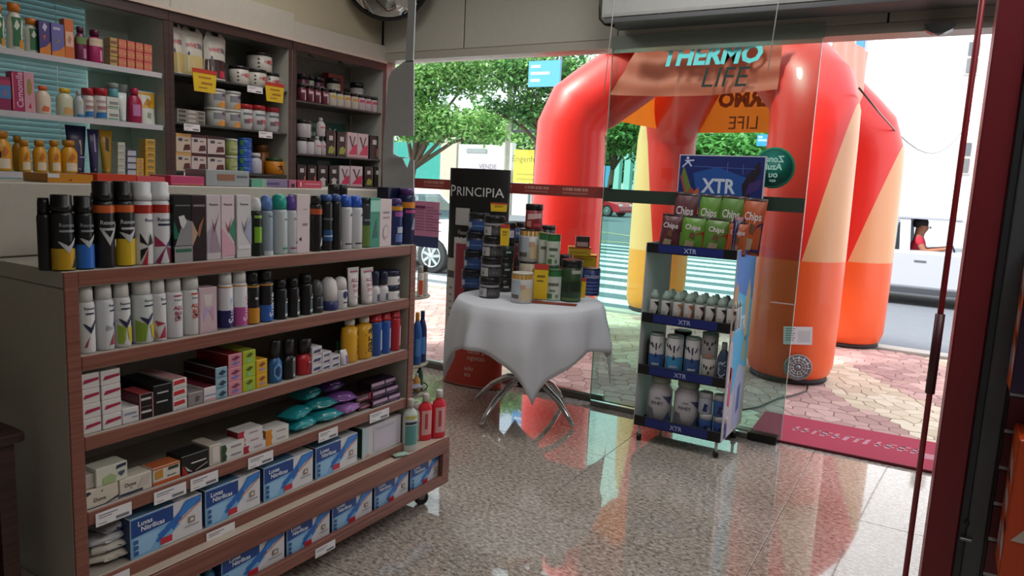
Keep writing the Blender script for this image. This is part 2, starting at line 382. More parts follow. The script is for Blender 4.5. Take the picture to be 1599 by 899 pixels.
for j in range(ny):
    for i in range(nx):
        pts = [hexpt(i, j, k) for k in range(6)]; cx = sum(p[0] for p in pts)/6; cy = sum(p[1] for p in pts)/6
        if cy > 8.05: continue
        cells.append((math.hypot(cx, cy), cx, cy, pts))
def stone(b, cx, cy, pts, ox, oy, m, z):
    q = [(cx+(x-cx)*.97-ox, cy+(y-cy)*.97-oy) for x, y in pts]; t = [(cx+(x-cx)*.91-ox, cy+(y-cy)*.91-oy) for x, y in pts]
    b.add([(x, y, -.03) for x, y in q]+[(x, y, z-.004) for x, y in q]+[(x, y, z) for x, y in t],
          [(k, (k+1) % 6, 6+(k+1) % 6, 6+k) for k in range(6)]+[(6+k, 6+(k+1) % 6, 12+(k+1) % 6, 12+k) for k in range(6)]+[tuple(range(12, 18))], m)
cells.sort(); cnt = 0; far = MB()
for d, cx, cy, pts in cells:
    e = min(abs((cx+1.0)*.83+(cy-7.1)*.56+k*1.5) for k in (-1, 0, 1, 2, 3))
    m = random.choice(CREAM if e < .3 else PINK); z = random.uniform(-.004, .0)
    if cnt < 300 and -4.2 < cx < .15 and not (cx > -.9 and cy < 5.05):
        b = MB(); stone(b, cx, cy, pts, cx, cy, m, z); b.build('stone', sw, (cx, cy, 0)); cnt += 1
    else: stone(far, cx, cy, pts, 0, 0, m, z)
o = far.build('paving_stones', sw); o['kind'] = 'stuff'
struct(MB().box(-14, 9, 8.12, 8.32, -.3, .0, mt('b8b4ac', .8), .01), 'ground_curb')['kind'] = 'structure'
RZ = -.30
struct(MB().box(-70, 40, 8.32, 120, -.5, RZ, mt('63686f', .85, scale=8, vary=.12)), 'ground_road')['kind'] = 'structure'
zm = mt('dfe3e3', .7, vary=.08, scale=12)
for k in range(12):
    y = 9.3+k*1.0
    o = tag(MB().box(-11, -2.2, y, y+.45, RZ, RZ+.006, zm).build('crosswalk_bar'), 'white painted zebra bar, %s one out from the pavement' % ORD[k], 'road marking', 'zebra crossing bars')
for n_, pts in (('solid', [(-14, 21), (-5, 22.5), (3, 22.3)]), ('turn', [(-13, 27), (-8, 24), (-4.5, 22.8)])):
    b = MB()
    for p, q in zip(pts[:-1], pts[1:]):
        b.add([(p[0], p[1], RZ+.008), (q[0], q[1], RZ+.008), (q[0], q[1]+.16, RZ+.008), (p[0], p[1]+.16, RZ+.008)], [(0, 1, 2, 3)], mt('cfc27a', .7))
    tag(b.build('yellow_road_line'), 'faded yellow line, %s, on the road beyond the crossing' % ('long and nearly straight' if n_ == 'solid' else 'slanting away'), 'road marking', 'yellow road lines')

# ================================================================ INFLATABLE TENT
def tent_mat(name, sgn, z0, a, b, red='e0261c', low='ee5a22', tan='e0a070'):
    m, n, p, t = ntree(name)
    s = n.nodes.new('ShaderNodeSeparateXYZ'); n.links.new(t.outputs['Object'], s.inputs[0])
    def math_(op, x, y):
        q = n.nodes.new('ShaderNodeMath'); q.operation = op
        for i, v in enumerate((x, y)):
            if hasattr(v, 'links'): n.links.new(v, q.inputs[i])
            else: q.inputs[i].default_value = v
        return q.outputs[0]
    z, x = s.outputs['Z'], s.outputs['X']
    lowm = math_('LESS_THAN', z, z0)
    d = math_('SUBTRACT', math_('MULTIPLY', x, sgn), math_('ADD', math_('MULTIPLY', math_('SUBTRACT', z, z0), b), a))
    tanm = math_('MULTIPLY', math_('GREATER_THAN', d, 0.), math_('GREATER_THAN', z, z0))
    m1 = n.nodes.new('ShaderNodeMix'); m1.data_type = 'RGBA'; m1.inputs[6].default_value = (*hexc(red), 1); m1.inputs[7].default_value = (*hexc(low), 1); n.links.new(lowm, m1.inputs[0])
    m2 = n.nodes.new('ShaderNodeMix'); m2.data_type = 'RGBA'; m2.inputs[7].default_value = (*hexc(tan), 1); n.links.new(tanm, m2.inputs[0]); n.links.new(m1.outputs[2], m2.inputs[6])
    n.links.new(m2.outputs[2], p.inputs['Base Color']); p.inputs['Roughness'].default_value = .42
    p.inputs['Coat Weight'].default_value = .15
    return m
RED = mt('e0261c', .42, vary=.03); FABR = thin('dc6450', .3); ORG = thin('ff6c20', .6)
tent = thing('inflatable_tent', 'large red and orange inflatable four-legged promotional tent on the pavement', 'tent', (0, 0, 0))
APX = Vector((-2.0, 7.3, 3.35))
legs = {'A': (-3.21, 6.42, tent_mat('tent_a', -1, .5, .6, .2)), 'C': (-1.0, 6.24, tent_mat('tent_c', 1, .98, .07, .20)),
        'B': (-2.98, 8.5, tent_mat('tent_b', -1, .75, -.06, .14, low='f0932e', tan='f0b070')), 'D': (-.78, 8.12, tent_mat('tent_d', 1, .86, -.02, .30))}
for k, (x, y, m) in legs.items():
    r = .335 if k in 'AC' else .345; zb = {'A': 2.12, 'C': 2.22, 'B': 2.15, 'D': 2.02}[k]
    dx, dy, dz = APX.x-x, APX.y-y, APX.z-zb-.1; pts = []; rs = []
    for z, q in ((.03, .82), (.06, .93), (.14, 1), (.5, 1.02), (1.0, 1.02), (1.5, 1.01), (zb-.3, 1), (zb-.12, .99)): pts.append((0, 0, z)); rs.append(r*q)
    for f, q in ((.05, .98), (.15, .97), (.35, .95), (.6, .93), (.85, .9), (1, .85)): pts.append((dx*f, dy*f, zb+dz*f+.02)); rs.append(r*q)
    lg = MB().tube(pts, rs, m, 28).build('leg', tent, (x, y, 0))
    MB().lathe([(r*.8, 0), (r*.9, .01), (r*.88, .045), (r*.7, .05)], mt('2a1b1e', .7), 28).build('base_skirt', lg)
    if k == 'C':
        a = rad(-99); rr = r*1.02
        fz = ony(1250, 573, 5.93).z
        b = MB(); b.lathe([(.002, 0), (.10, 0), (.105, .012), (.098, .018), (.09, .012), (.002, .012)], mt('8c8f92', .4, .6), 28)
        for q in (.03, .05, .07): b.lathe([(q, .012), (q+.004, .022), (q+.009, .012)], mt('c9cccf', .3, .8), 28, cap=False)
        b.lathe([(.002, .03), (.02, .026), (.022, .012)], STEEL, 14)
        for q in range(12):
            c, s_ = math.cos(q*PI/6), math.sin(q*PI/6); b.tube([(.02*c, .02*s_, .02), (.09*c, .09*s_, .018)], .003, mt('c9cccf', .3, .8), 5)
        f = b.build('blower_vent', lg, (.12, -.325, fz), (PI/2, 0, rad(19))); f['label'] = 'round metal blower vent'
        b = MB(); b.box(-.105, .105, 0, .002, -.07, .07, PAPER)
        for i in range(6): b.box(-.09, -.02-.01*(i % 2), -.001, 0, .05-.018*i, .056-.018*i, INK)
        b.box(.0, .09, -.001, 0, -.05, .04, mt('cfcfd4', .6))
        f = b.build('info_sheet', lg, (.10, -.338, ony(1261, 525, 5.93).z), (0, rad(-4), rad(17))); f['label'] = 'taped white notice sheet'
def vz(py, px, y): return ony(px, py, y).z
zf0, zf1 = vz(150, 1100, 6.1), vz(72, 1100, 6.1)
random.seed(5)
def valance(p, q, z0, z1, m, sag=.03, name='valance'):
    P, Q = Vector(p), Vector(q); N = Vector((-(Q-P).y, (Q-P).x, 0)).normalized()
    return MB().sheet(lambda u, v: tuple(P.lerp(Q, u)+N*(.012*math.sin(u*23+v*5))+Vector((0, 0, z0+(z1-z0)*v-(1-v)*sag*math.sin(PI*u)))), 30, 5, m).build(name, tent)
PL0, PL1 = ony(950, 150, 6.1), ony(1003, 72, 6.1)
v0 = MB().sheet(lambda u, v: ((PL0.x+(PL1.x-PL0.x)*v)*(1-u)+(-1.25)*u, 6.12-.10*u+.010*math.sin(u*23+v*5)+.007*math.sin(v*19+u*4+math.sin(u*9)), zf0+.03+(zf1+.07-zf0)*v-(1-v)*.03*math.sin(PI*u)), 40, 18, FABR).build('valance', tent)
b = MB(); c0 = ony(1140, 100, 6.03)
mpv = lambda u, v: (c0.x+u+v*.2, 5.99, c0.z+v)
b.text('THERMO', mpv, mt('7fc3cf', .6), .20, -.16, .075, bold=.04)
b.text('LIFE', mpv, mt('1c1214', .6), .22, .0, -.10)
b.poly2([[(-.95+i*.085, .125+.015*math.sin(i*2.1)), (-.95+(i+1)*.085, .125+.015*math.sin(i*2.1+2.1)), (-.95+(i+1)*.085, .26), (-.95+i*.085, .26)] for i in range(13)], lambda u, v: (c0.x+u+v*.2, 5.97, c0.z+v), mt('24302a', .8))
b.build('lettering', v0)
zr0, zr1 = vz(207, 1150, 8.3), vz(118, 1150, 8.3)
v1 = valance((-2.75, 8.42, 0), (-.95, 8.12, 0), zr0, zr1+.2, ORG, 0)
b = MB(); c1 = ony(1192, 175, 8.2); s_ = -.165
mpv = lambda u, v: (c1.x+u, 8.2+(u)*s_-.07, c1.z+v)
b.text('THERMO', mpv, mt('a8521e', .7), .22, -.05, .14, bold=.05, mirror=True)
b.text('LIFE', mpv, mt('8a4a20', .7), .20, -.19, -.11, mirror=True)
b.build('lettering', v1)
valance((-3.1, 6.75, 0), (-2.95, 8.15, 0), zr0+.02, zr1+.1, ORG, 0)
valance((-.98, 6.55, 0), (-.83, 7.8, 0), zr0+.05, zr1+.1, mt('e89a84', .6), 0)
zt = 2.75
cn = [Vector((-2.95, 6.4, zt)), Vector((-1.15, 6.2, zt)), Vector((-.95, 8.0, zt)), Vector((-2.85, 8.3, zt))]
for i in range(4):
    P, Q = cn[i], cn[(i+1) % 4]
    MB().sheet(lambda u, v: tuple(P.lerp(Q, u).lerp(APX+Vector((0, 0, -.12)), v)-Vector((0, 0, .12*math.sin(PI*u)*(1-v)))), 10, 8, RED).build('roof_panel', tent)
cb = thing('guy_wire', 'thin dark guy wire running from the tent to the white building', 'wire', (0, 0, 0))
p0, p1 = Vector((-.68, 6.05, 2.28)), ony(1515, 188, 16.9)
MB().tube([p0.lerp(p1, t)-Vector((0, 0, .55*math.sin(PI*t))) for t in [k/12 for k in range(13)]], .008, BLACK, 5).build('wire', cb)
cb = thing('floor_cable', 'thin black cable lying on the paving stones beside the tent leg', 'cable', (0, 0, 0))
MB().tube([onz(*q, .008) for q in ((1160, 640), (1185, 635), (1215, 622), (1235, 618), (1260, 610), (1262, 600))], .006, BLACK, 5).build('cable', cb)

# ================================================================ BUILDINGS, WALL, SIGNS
bw = mt('ece9e6', .7, scale=3, vary=.03)
bl = thing('white_building', 'tall white building with two small windows across the street', 'building', (4.2, 17.5, RZ))
MB().box(-6.15, 10, 0, 6, 0, 9.5, bw).build('wall', bl)
for q, d in (((1519, 90), .30), ((1506, 246), .30)):
    p = ony(*q, 17.5); l = p-Vector((4.2, 17.5, RZ))
    f = MB().box(-.13, .13, -.05, .02, -.34, .34, mt('b9aca4', .5), .01).build('window', bl, (l.x+.0, 0, l.z))
    MB().box(-.09, .09, -.065, -.05, .04, .29, mt('5d6266', .2)).box(-.09, .09, -.065, -.05, -.29, -.02, mt('6d6f70', .2)).build('pane', f)
MB().box(-6.3, -6.15, -.2, .3, 2, 9.5, mt('3f7fb0', .5)).build('blue_trim', bl)
hz = thing('distant_house', 'pale distant apartment house far up the road behind the trees', 'building', (-24, 70, RZ))
MB().box(-9, 12, 0, 8, 0, 8, mt('d9d3cc', .7)).build('wall', hz)
for i in range(6): MB().box(-7+i*3, -5.6+i*3, -.05, 0, 4.5, 6, mt('7c8a92', .3)).build('window', hz)
# gate wall on the far side
YW = 34.
def seg(px0, px1, pyt, pyb, y=YW):
    a, b_ = ony(px0, pyt, y), ony(px1, pyt, y); return a.x, b_.x, ony((px0+px1)/2, pyb, y).z, ony((px0+px1)/2, pyt, y).z
gw = thing('boundary_wall', 'pale boundary wall with pillars and green glass panel across the street', 'wall', (0, YW, RZ))
CW = mt('cfccc2', .7); 
def wpart(name, px0, px1, pyt, m, th=.2, zb=0, dy=0., lab=None):
    x0, x1, _, z1 = seg(px0, px1, pyt, 300)
    o = MB().box(x0, x1, dy-th/2, dy+th/2, zb, z1-RZ, m).build(name, gw)
    if lab: o['label'] = lab
    return o
wpart('glass_panel', 600, 692, 222, mt('2f8f83', .15), .06, .9, 0, 'teal glass panel')
wpart('low_wall', 600, 692, 279, CW, .2)
wpart('pillar', 692, 717, 214, mt('b9ad9c', .7), .4)
wpart('wall_panel', 717, 790, 226, CW, .2)
wpart('pillar', 788, 803, 223, mt('d5d3cc', .7), .4)
wpart('wall_panel', 803, 930, 268, CW, .2)
wpart('sign_band', 731, 762, 232, mt('8b8f90', .6), .06, ony(745, 239, YW).z-RZ, -.13)
x0, x1, z0, z1 = seg(728, 788, 240, 268)
o = MB().box(x0, x1, -.16, -.12, z0-RZ, z1-RZ, mt('b9aeb4', .6)).text('VENDE', lambda u, v: (x1-.95+u, -.165, (z0+z1)/2-RZ+v-.2), mt('6f6670', .7), .36).build('notice_board', gw)
fe = thing('pillar_row', 'row of pale turquoise pillars with blue panel at the end of the road', 'fence', (0, 50, RZ))
for k in range(5):
    q0, q1 = ony(962+k*17, 215+(k % 2)*22, 50), ony(972+k*17, 225, 50); MB().box(q0.x, q1.x, -.3, .3, 0, q0.z-RZ, mt('a9d2cb', .6)).build('pillar', fe)
q0, q1 = ony(925, 258, 50), ony(962, 258, 50); MB().box(q0.x, q1.x, .3, .4, 0, q0.z-RZ, mt('6aa9d8', .6)).build('blue_panel', fe)
sg = thing('yellow_sign', 'yellow shop sign board between the wall pillar and the left tent leg', 'sign', (0, YW-.8, RZ))
x0, x1, z0, z1 = seg(804, 856, 234, 286, YW-.8)
MB().box(x0, x1, -.05, .05, z0-RZ, z1-RZ, mt('dccb45', .6)).build('board', sg)
MB().text('Engenharia', lambda u, v: (x0+.9+u, -.055, z1-RZ-.45+v), mt('6d6a3a', .7), .46).poly2(grid(x0+.2, x0+1.4, z1-RZ-1.3, z1-RZ-1.2)+grid(x0+.2, x0+1.2, z1-RZ-1.55, z1-RZ-1.45), flat(-.054), mt('a79c45', .7)).build('lettering', sg)
MB().box((x0+x1)/2-.05, (x0+x1)/2+.05, -.04, .04, 0, z0-RZ, STEEL).build('post', sg)
for (px0, px1, py0, py1, y, d, lines) in ((827, 876, 96, 136, 13, 'light blue street sign hanging in the tree beside the left tent leg', 3), (1183, 1206, 210, 228, 19, 'small blue road sign seen under the orange rear valance', 2)):
    x0, x1 = ony(px0, py0, y).x, ony(px1, py0, y).x; z1 = ony(px0, py0, y).z; z0 = ony(px0, py1, y).z
    s = thing('street_sign', d, 'sign', ((x0+x1)/2, y, RZ), group='blue street signs'); w = (x1-x0)/2
    MB().box(-w, w, -.02, .02, z0-RZ, z1-RZ, mt('4f97cf', .5)).build('board', s)
    b = MB()
    for k in range(lines):
        zz = z1-RZ-(z1-z0)*(.2+.27*k); b.poly2(grid(-w*.85, -w*.85+w*(1.2 if k % 2 else .6), zz-.03, zz+.02), flat(-.021), mt('dfe9f2', .6))
    b.build('lettering', s); MB().tube([(w*.9, .03, 0), (w*.9, .03, z1-RZ+.1)], .04, STEEL).build('post', s)
lt = thing('lattice_frame', 'dark metal lattice frame beneath the tree left of the tent', 'frame', (0, 32.5, RZ))
x0, x1, z0, z1 = seg(800, 838, 205, 236, 32.5); zt_ = ony(815, 150, 32.5).z
b = MB(); dk = mt('2b2f33', .6)
for i in range(5): xx = x0+(x1-x0)*i/4; b.box(xx-.05, xx+.05, -.03, .03, 0 if i == 4 else z1-RZ, zt_-RZ, dk)
for z in (z1-RZ, zt_-RZ, (z1+zt_)/2-RZ): b.box(x0, x1, -.035, .035, z-.07, z+.07, dk)
b.build('frame_bars', lt)
pl = thing('utility_pole', 'slim grey utility pole rising through the tree crown', 'pole', (ony(792, 240, 18).x, 18, RZ))
MB().tube([(0, 0, 0), (0, 0, 9)], [.09, .06], mt('c5c2ae', .7)).build('pole', pl)
MB().box(-.12, .12, -.12, .12, 4.6, 5.1, mt('9aa7b5', .5), .02).build('meter_box', pl)

# ================================================================ TREES
def tree(name, label, base, blobs, n, greens, leaf=.17, seed=1, tr=.14, trunk='5f4f3c', droop=.5):
    R = random.Random(seed); t = thing(name, label, 'tree', base, group='trees across the street'); base = Vector(base)
    bm_ = MB(); top = sum((Vector(p) for p, r in blobs), Vector())/len(blobs)-base; fork = Vector((top.x*.3, top.y*.3, max(1.2, top.z*.55)))
    bm_.tube([(0, 0, 0), (fork.x*.4, fork.y*.4, fork.z*.5), tuple(fork)], [tr, tr*.8, tr*.6], mt(trunk, .9, bump=.5))
    bm_.build('trunk', t); bb = MB()
    for p, r in blobs:
        q = Vector(p)-base; bb.tube([tuple(fork), tuple(fork.lerp(q, .5)+Vector((0, 0, .2))), tuple(q)], [tr*.45, tr*.3, tr*.12], mt(trunk, .9, bump=.5), 6)
    bb.build('branches', t)
    f = MB(); tot = sum(r**2 for p, r in blobs); ms_ = [thin(g, .45) for g in greens]
    for p, r in blobs:
        q = Vector(p)-base
        for _ in range(int(n*r*r/tot)):
            d = Vector((R.gauss(0, 1), R.gauss(0, 1), R.gauss(0, 1))).normalized()*r*(R.random()**.45); d.z *= .75
            c = q+d; a = R.uniform(0, 2*PI); el = R.uniform(-droop-.5, .5)
            ax = Vector((math.cos(a)*math.cos(el), math.sin(a)*math.cos(el), math.sin(el))); sd = ax.cross(Vector((R.gauss(0, .5), R.gauss(0, .5), 1))).normalized()
            L = leaf*R.uniform(.6, 1.4); W = L*.22
            f.add([c, c+ax*L*.5+sd*W, c+ax*L, c+ax*L*.5-sd*W], [(0, 1, 2, 3)], R.choice(ms_))
    f.build('foliage', t)['kind'] = 'stuff'
    return t
def bl_(l): return [(ony(px, py, y), r) for px, py, y, r in l]
G1 = ['7fae5c', '6a9c52', '9cc474', '5a8a4a', 'b0d088']; G2 = ['64985a', '528550', '80b06c', '446e46']
b1 = ony(655, 300, 15.5); tree('leafy_tree', 'bright green feathery tree left of the tent, nearest to the shop', (b1.x-.6, 15.5, RZ),
    bl_([(660, 120, 15, .9), (700, 105, 15.5, .9), (650, 180, 15, .9), (690, 190, 15, .7), (740, 192, 15.2, .6), (660, 195, 15.4, .6), (735, 120, 16, .8), (620, 150, 15, 1.1), (770, 205, 15.5, .45)]), 15000, G1, .14, 1)
b1 = ony(885, 300, 17.2); tree('leafy_tree', 'darker green tree behind the blue street sign', (b1.x, 17.2, RZ),
    bl_([(780, 100, 17, .9), (820, 115, 17, .9), (860, 110, 17.5, .9), (850, 170, 17.5, .8), (815, 175, 17.6, .55), (880, 200, 18, .8), (770, 170, 17.3, .55), (900, 120, 18, .9)]), 13000, G2+['8abf60'], .14, 2)
b1 = ony(950, 290, 44); tree('street_tree', 'young tree with forked bare trunk seen through the left tent opening', (b1.x, 44, RZ),
    bl_([(945, 205, 44, 1.6), (970, 200, 44, 1.4), (985, 190, 45, 1.8), (962, 228, 44, .8), (990, 225, 45, 1.3)]), 4000, G1, .4, 3, .26, '5a4636')
b1 = ony(1120, 290, 26); tree('leafy_tree', 'wide green tree far off behind the chips display header', (b1.x, 26, RZ),
    bl_([(1085, 225, 26, 1.3), (1120, 235, 26, 1.2), (1160, 235, 26, 1.1), (1190, 245, 26, 1.2), (1220, 235, 27, 1.3), (1140, 260, 26, 1.2), (1200, 220, 27, .7), (1060, 260, 26, 1.3)]), 7000, G1+['9ac070'], .3, 4, .2)
b1 = ony(760, 300, 38); tree('leafy_tree', 'pale green distant tree above the boundary wall', (b1.x, 39, RZ),
    bl_([(700, 205, 39, 2.0), (760, 195, 39, 1.8), (800, 215, 39, 1.8), (660, 215, 39, 2.2), (730, 215, 39, 1.8), (850, 215, 39, 2.0)]), 6000, G1, .4, 5, .2)
b1 = ony(980, 300, 34); tree('leafy_tree', 'dark bushy tree at the end of the road behind the parked red cars', (b1.x, 56, RZ),
    bl_([(930, 245, 56, 3.0), (975, 250, 56, 2.6), (1010, 245, 56, 3), (1050, 250, 56, 3), (900, 240, 56, 3)]), 5000, G2, .55, 6, .3)

# ================================================================ CARS
TYRE = mt('2b2b2d', .8); ALLOY = mt('c9cdd0', .3, .8)
def wheel(par, x, y, r, s):
    w_ = MB().tube([(0, -.1, 0), (0, -.095, 0), (0, .095, 0), (0, .1, 0)], [r*.93, r, r, r*.93], TYRE, 28).build('wheel', par, (x, y, r))
    b = MB(); b.lathe([(r*.68, 0), (r*.7, .012), (r*.62, .012), (r*.6, 0)], ALLOY, 28, cap=False); b.lathe([(.002, .0), (r*.64, .0), (r*.64, .004), (.002, .004)], mt('4a4c4f', .5), 24); b.lathe([(.002, .02), (r*.16, .02), (r*.18, .0)], ALLOY, 12)
    for k in range(7):
        a = 2*PI*k/7; c, sn = math.cos(a), math.sin(a); p = lambda u, v, z: (u*c-v*sn, u*sn+v*c, z)
        b.add([p(r*.1, -r*.09, .016), p(r*.64, -r*.02, .012), p(r*.64, r*.15, .012), p(r*.1, r*.07, .016)], [(0, 1, 2, 3)], ALLOY)
    b.build('rim', w_, (0, s*.101, 0), (-s*PI/2, 0, 0))
def car(name, label, loc, rotz, color, hood=.95, belt=.95, roof=1.47, L=4.3, W=1.72, driver=False, pick=False, cat='car'):
    t = thing(name, label, cat, loc, rotz); pm = mt(color, .4, vary=.01, coat=.3); R = .32; x1 = L/2; wf, wr = x1-.85, -x1+.8
    def arch(xc): return [(xc-R*1.15*math.cos(PI*k/8), .2+R*1.12*math.sin(PI*k/8)+.1) for k in range(9)]
    low = [(-x1, .35), (-x1+.1, .25)]+arch(wr)+arch(wf)+[(x1-.08, .25), (x1, .4)]
    up = [(x1-.02, .62), (x1-.18, .78), (x1-.95, hood), (x1-1.15, belt+.02), (-x1+.9, belt), (-x1+.05, belt-.02), (-x1-.02, .7)]
    for n_, y0, y1 in (('body', -W/2+.0, W/2),): 
        o = MB().prism(low+up, y0, y1, pm).build('body', t)
        md = o.modifiers.new('bevel', 'BEVEL'); md.width = .05; md.segments = 2; md.limit_method = 'ANGLE'; md.angle_limit = rad(50)
    b = MB(); yw = W/2-.06; yr = W/2-.2
    fx0, fx1 = x1-1.15, x1-1.85        # base and top of windscreen
    rx1, rx0 = (-.95, -1.05) if pick else (-x1+.95, -x1+.35)
    def bar(p, q, w0):                 # pillar on both sides
        for s in (-1, 1):
            P0, Q0 = (p[0], s*yw, p[1]), (q[0], s*yr, q[1])
            b.add([(P0[0]-w0, P0[1], P0[2]), (P0[0]+w0, P0[1], P0[2]), (Q0[0]+w0, Q0[1], Q0[2]), (Q0[0]-w0, Q0[1], Q0[2]),
                   (P0[0]-w0, P0[1]-s*.05, P0[2]), (P0[0]+w0, P0[1]-s*.05, P0[2]), (Q0[0]+w0, Q0[1]-s*.05, Q0[2]), (Q0[0]-w0, Q0[1]-s*.05, Q0[2])],
                  [(0, 1, 2, 3), (7, 6, 5, 4), (0, 3, 7, 4), (1, 5, 6, 2), (0, 4, 5, 1), (3, 2, 6, 7)], pm)
    bar((fx0, belt-.02), (fx1, roof), .05); bar((-.1, belt-.02), (-.15, roof), .08); bar((rx0, belt-.02), (rx1, roof), .09)
    b.build('pillars', t)
    b = MB(); b.box(rx1-.1, fx1+.08, -yr-.03, yr+.03, roof-.03, roof+.04, pm, .03); b.build('roof', t)
    g = MB()
    for s in (-1, 1):
        for a0, a1, c0, c1 in ((-.1, fx0, -.15, fx1), (rx0, -.1, rx1, -.15)):
            if driver and s == -1 and a1 == fx0: continue          # driver's window is wound down
            g.add([(a0, s*(yw-.01), belt), (a1, s*(yw-.01), belt), (c1, s*(yr-.01), roof), (c0, s*(yr-.01), roof)], [(0, 1, 2, 3)], CAR_GLASS)
    for a, c in ((fx0, fx1), (rx0, rx1)): g.add([(a, -yw, belt), (a, yw, belt), (c, yr, roof), (c, -yr, roof)], [(0, 1, 2, 3)], CAR_GLASS)
    g.build('windows', t)
    MB().box(-x1+.6, x1-1.2, -W/2+.12, W/2-.12, .3, belt-.25, DARK).build('interior', t)
    for s in (-1, 1):
        for xc in (wf, wr): wheel(t, xc, s*(W/2-.1), R, s)
        for hx in (.15, -.95): MB().box(hx-.09, hx+.09, s*(W/2)-.012, s*(W/2)+.025, belt-.17, belt-.14, STEEL, .008).build('door_handle', t)
        MB().box(wr+.45, wf-.45, s*(W/2)-.02, s*(W/2)+.03, .22, .31, mt('3a3c42', .5), .01).build('sill', t)
        MB().box(x1-.4, x1-.03, s*(W/2-.25)-.16, s*(W/2-.25)+.16, .62, .74, mt('dfe6ea', .1), .03).build('headlamp', t)
        MB().box(-x1-.03, -x1+.1, s*(W/2-.2)-.12, s*(W/2-.2)+.12, .65, .85, mt('a81d1d', .2), .02).build('tail_lamp', t)
        MB().box(fx0-.2, fx0-.05, s*(W/2-.02), s*(W/2+.16), belt, belt+.12, pm, .03).build('mirror', t)
    return t, belt, W
pc, belt, W = car('pickup_truck', 'white car passing on the street with a driver in a red shirt', (-.49, 14.9, RZ), 0, 'a4a8b0', driver=True, belt=.93, roof=1.50, hood=.97, L=4.9)
car('car', 'parked white car with alloy wheels at the far left behind the glass', (onz(672, 425, RZ).x-1.25, onz(672, 425, RZ).y+.8, RZ), 0, 'eef0f0')
rp = onz(948, 338, RZ); car('car', 'bright red car parked beyond the crossing, half hidden by tent leg', (rp.x-1.2, rp.y+1, RZ), rad(-8), 'c21a30')
rp = onz(985, 334, RZ); car('car', 'darker red car parked behind the bright red one', (rp.x-.2, rp.y+3, RZ), rad(-10), 'b03a44')
# driver: one continuous skinned figure
def skin_body(name, par, pts, edges, radii, m, root=0, sub=2):
    me = bpy.data.meshes.new(name); me.from_pydata(pts, edges, []); o = bpy.data.objects.new(name, me); COL.objects.link(o)
    o.modifiers.new('skin', 'SKIN'); s = o.modifiers.new('sub', 'SUBSURF'); s.levels = s.render_levels = sub
    for i, r in enumerate(radii): me.skin_vertices[0].data[i].radius = (r, r) if not isinstance(r, tuple) else r
    me.skin_vertices[0].data[root].use_root = True
    dg = bpy.context.evaluated_depsgraph_get(); me2 = bpy.data.meshes.new_from_object(o.evaluated_get(dg))
    bpy.data.objects.remove(o); me2.materials.clear(); me2.materials.append(m)
    for p in me2.polygons: p.use_smooth = True
    o = bpy.data.objects.new(name, me2); COL.objects.link(o); o.parent = par; return o
dp = thing('person', 'driver with short black hair in a red shirt, hands on the steering wheel', 'person', (-.40, 14.9-.38, RZ+.56))
SKIN = mt('8a5a42', .6)
pts = [(0, 0, .1), (-.02, 0, .35), (-.04, 0, .58), (-.02, 0, .67), (.02, 0, .75), (.025, 0, .83),
       (-.03, -.19, .57), (.10, -.23, .36), (.36, -.17, .42), (.44, -.16, .44), (-.03, .19, .57), (.10, .23, .36), (.36, .17, .42), (.44, .16, .44),
       (.05, -.1, .08), (.42, -.12, .14), (.05, .1, .08), (.42, .12, .14)]
eg = [(0, 1), (1, 2), (2, 3), (3, 4), (4, 5), (2, 6), (6, 7), (7, 8), (8, 9), (2, 10), (10, 11), (11, 12), (12, 13), (0, 14), (14, 15), (0, 16), (16, 17)]
rd = [.14, .14, .13, .07, .115, .105, .065, .05, .034, .035, .065, .05, .034, .035, .09, .07, .09, .07]
skin_body('body', dp, pts, eg, rd, SKIN)
sp = [(0, 0, .05), (-.02, 0, .35), (-.04, 0, .60), (-.03, -.20, .57), (.05, -.22, .44), (-.03, .20, .57), (.05, .22, .44)]
skin_body('shirt', dp, sp, [(0, 1), (1, 2), (2, 3), (3, 4), (2, 5), (5, 6)], [.165, .165, .14, .085, .07, .085, .07], mt('b32035', .8))
hr = MB().lathe([(.03, .13), (.09, .1), (.118, .04), (.118, -.02), (.1, -.06), (.02, -.07)], mt('15110f', .8), 18).build('hair', dp, (-.015, 0, .825)); hr.scale = (1.02, .88, 1)
MB().lathe([(.004, .0), (.02, .01), (.012, .03)], SKIN, 8).build('nose', dp, (.125, 0, .77), (0, PI/2, 0))
for s in (-1, 1):
    MB().lathe([(.004, 0), (.012, .003), (.004, .006)], BLACK, 8).build('eye', dp, (.112, s*.035, .80), (0, PI/2, 0))
    MB().lathe([(.006, -.008), (.022, 0), (.006, .008)], SKIN, 8).build('ear', dp, (.01, s*.095, .785), (PI/2, 0, 0))
    for f in range(4): MB().tube([(.44, s*(.15+.008*f), .45-.012*f), (.475, s*.155, .46-.014*f), (.47, s*.14, .44-.014*f)], [.009, .008, .007], SKIN, 6).build('finger', dp)
    MB().tube([(.43, s*.14, .46), (.46, s*.12, .47)], [.01, .008], SKIN, 6).build('thumb', dp)
st = MB(); st.lathe([(.17, -.012), (.185, 0), (.17, .012), (.158, 0), (.17, -.012)], BLACK, 28, cap=False)
st.build('steering_wheel', pc, (.62, -.38, .52+.45), (0, rad(65), 0))
MB().box(-.26, -.08, -.62, -.14, .55, 1.40, DARK, .05).build('seat', pc)

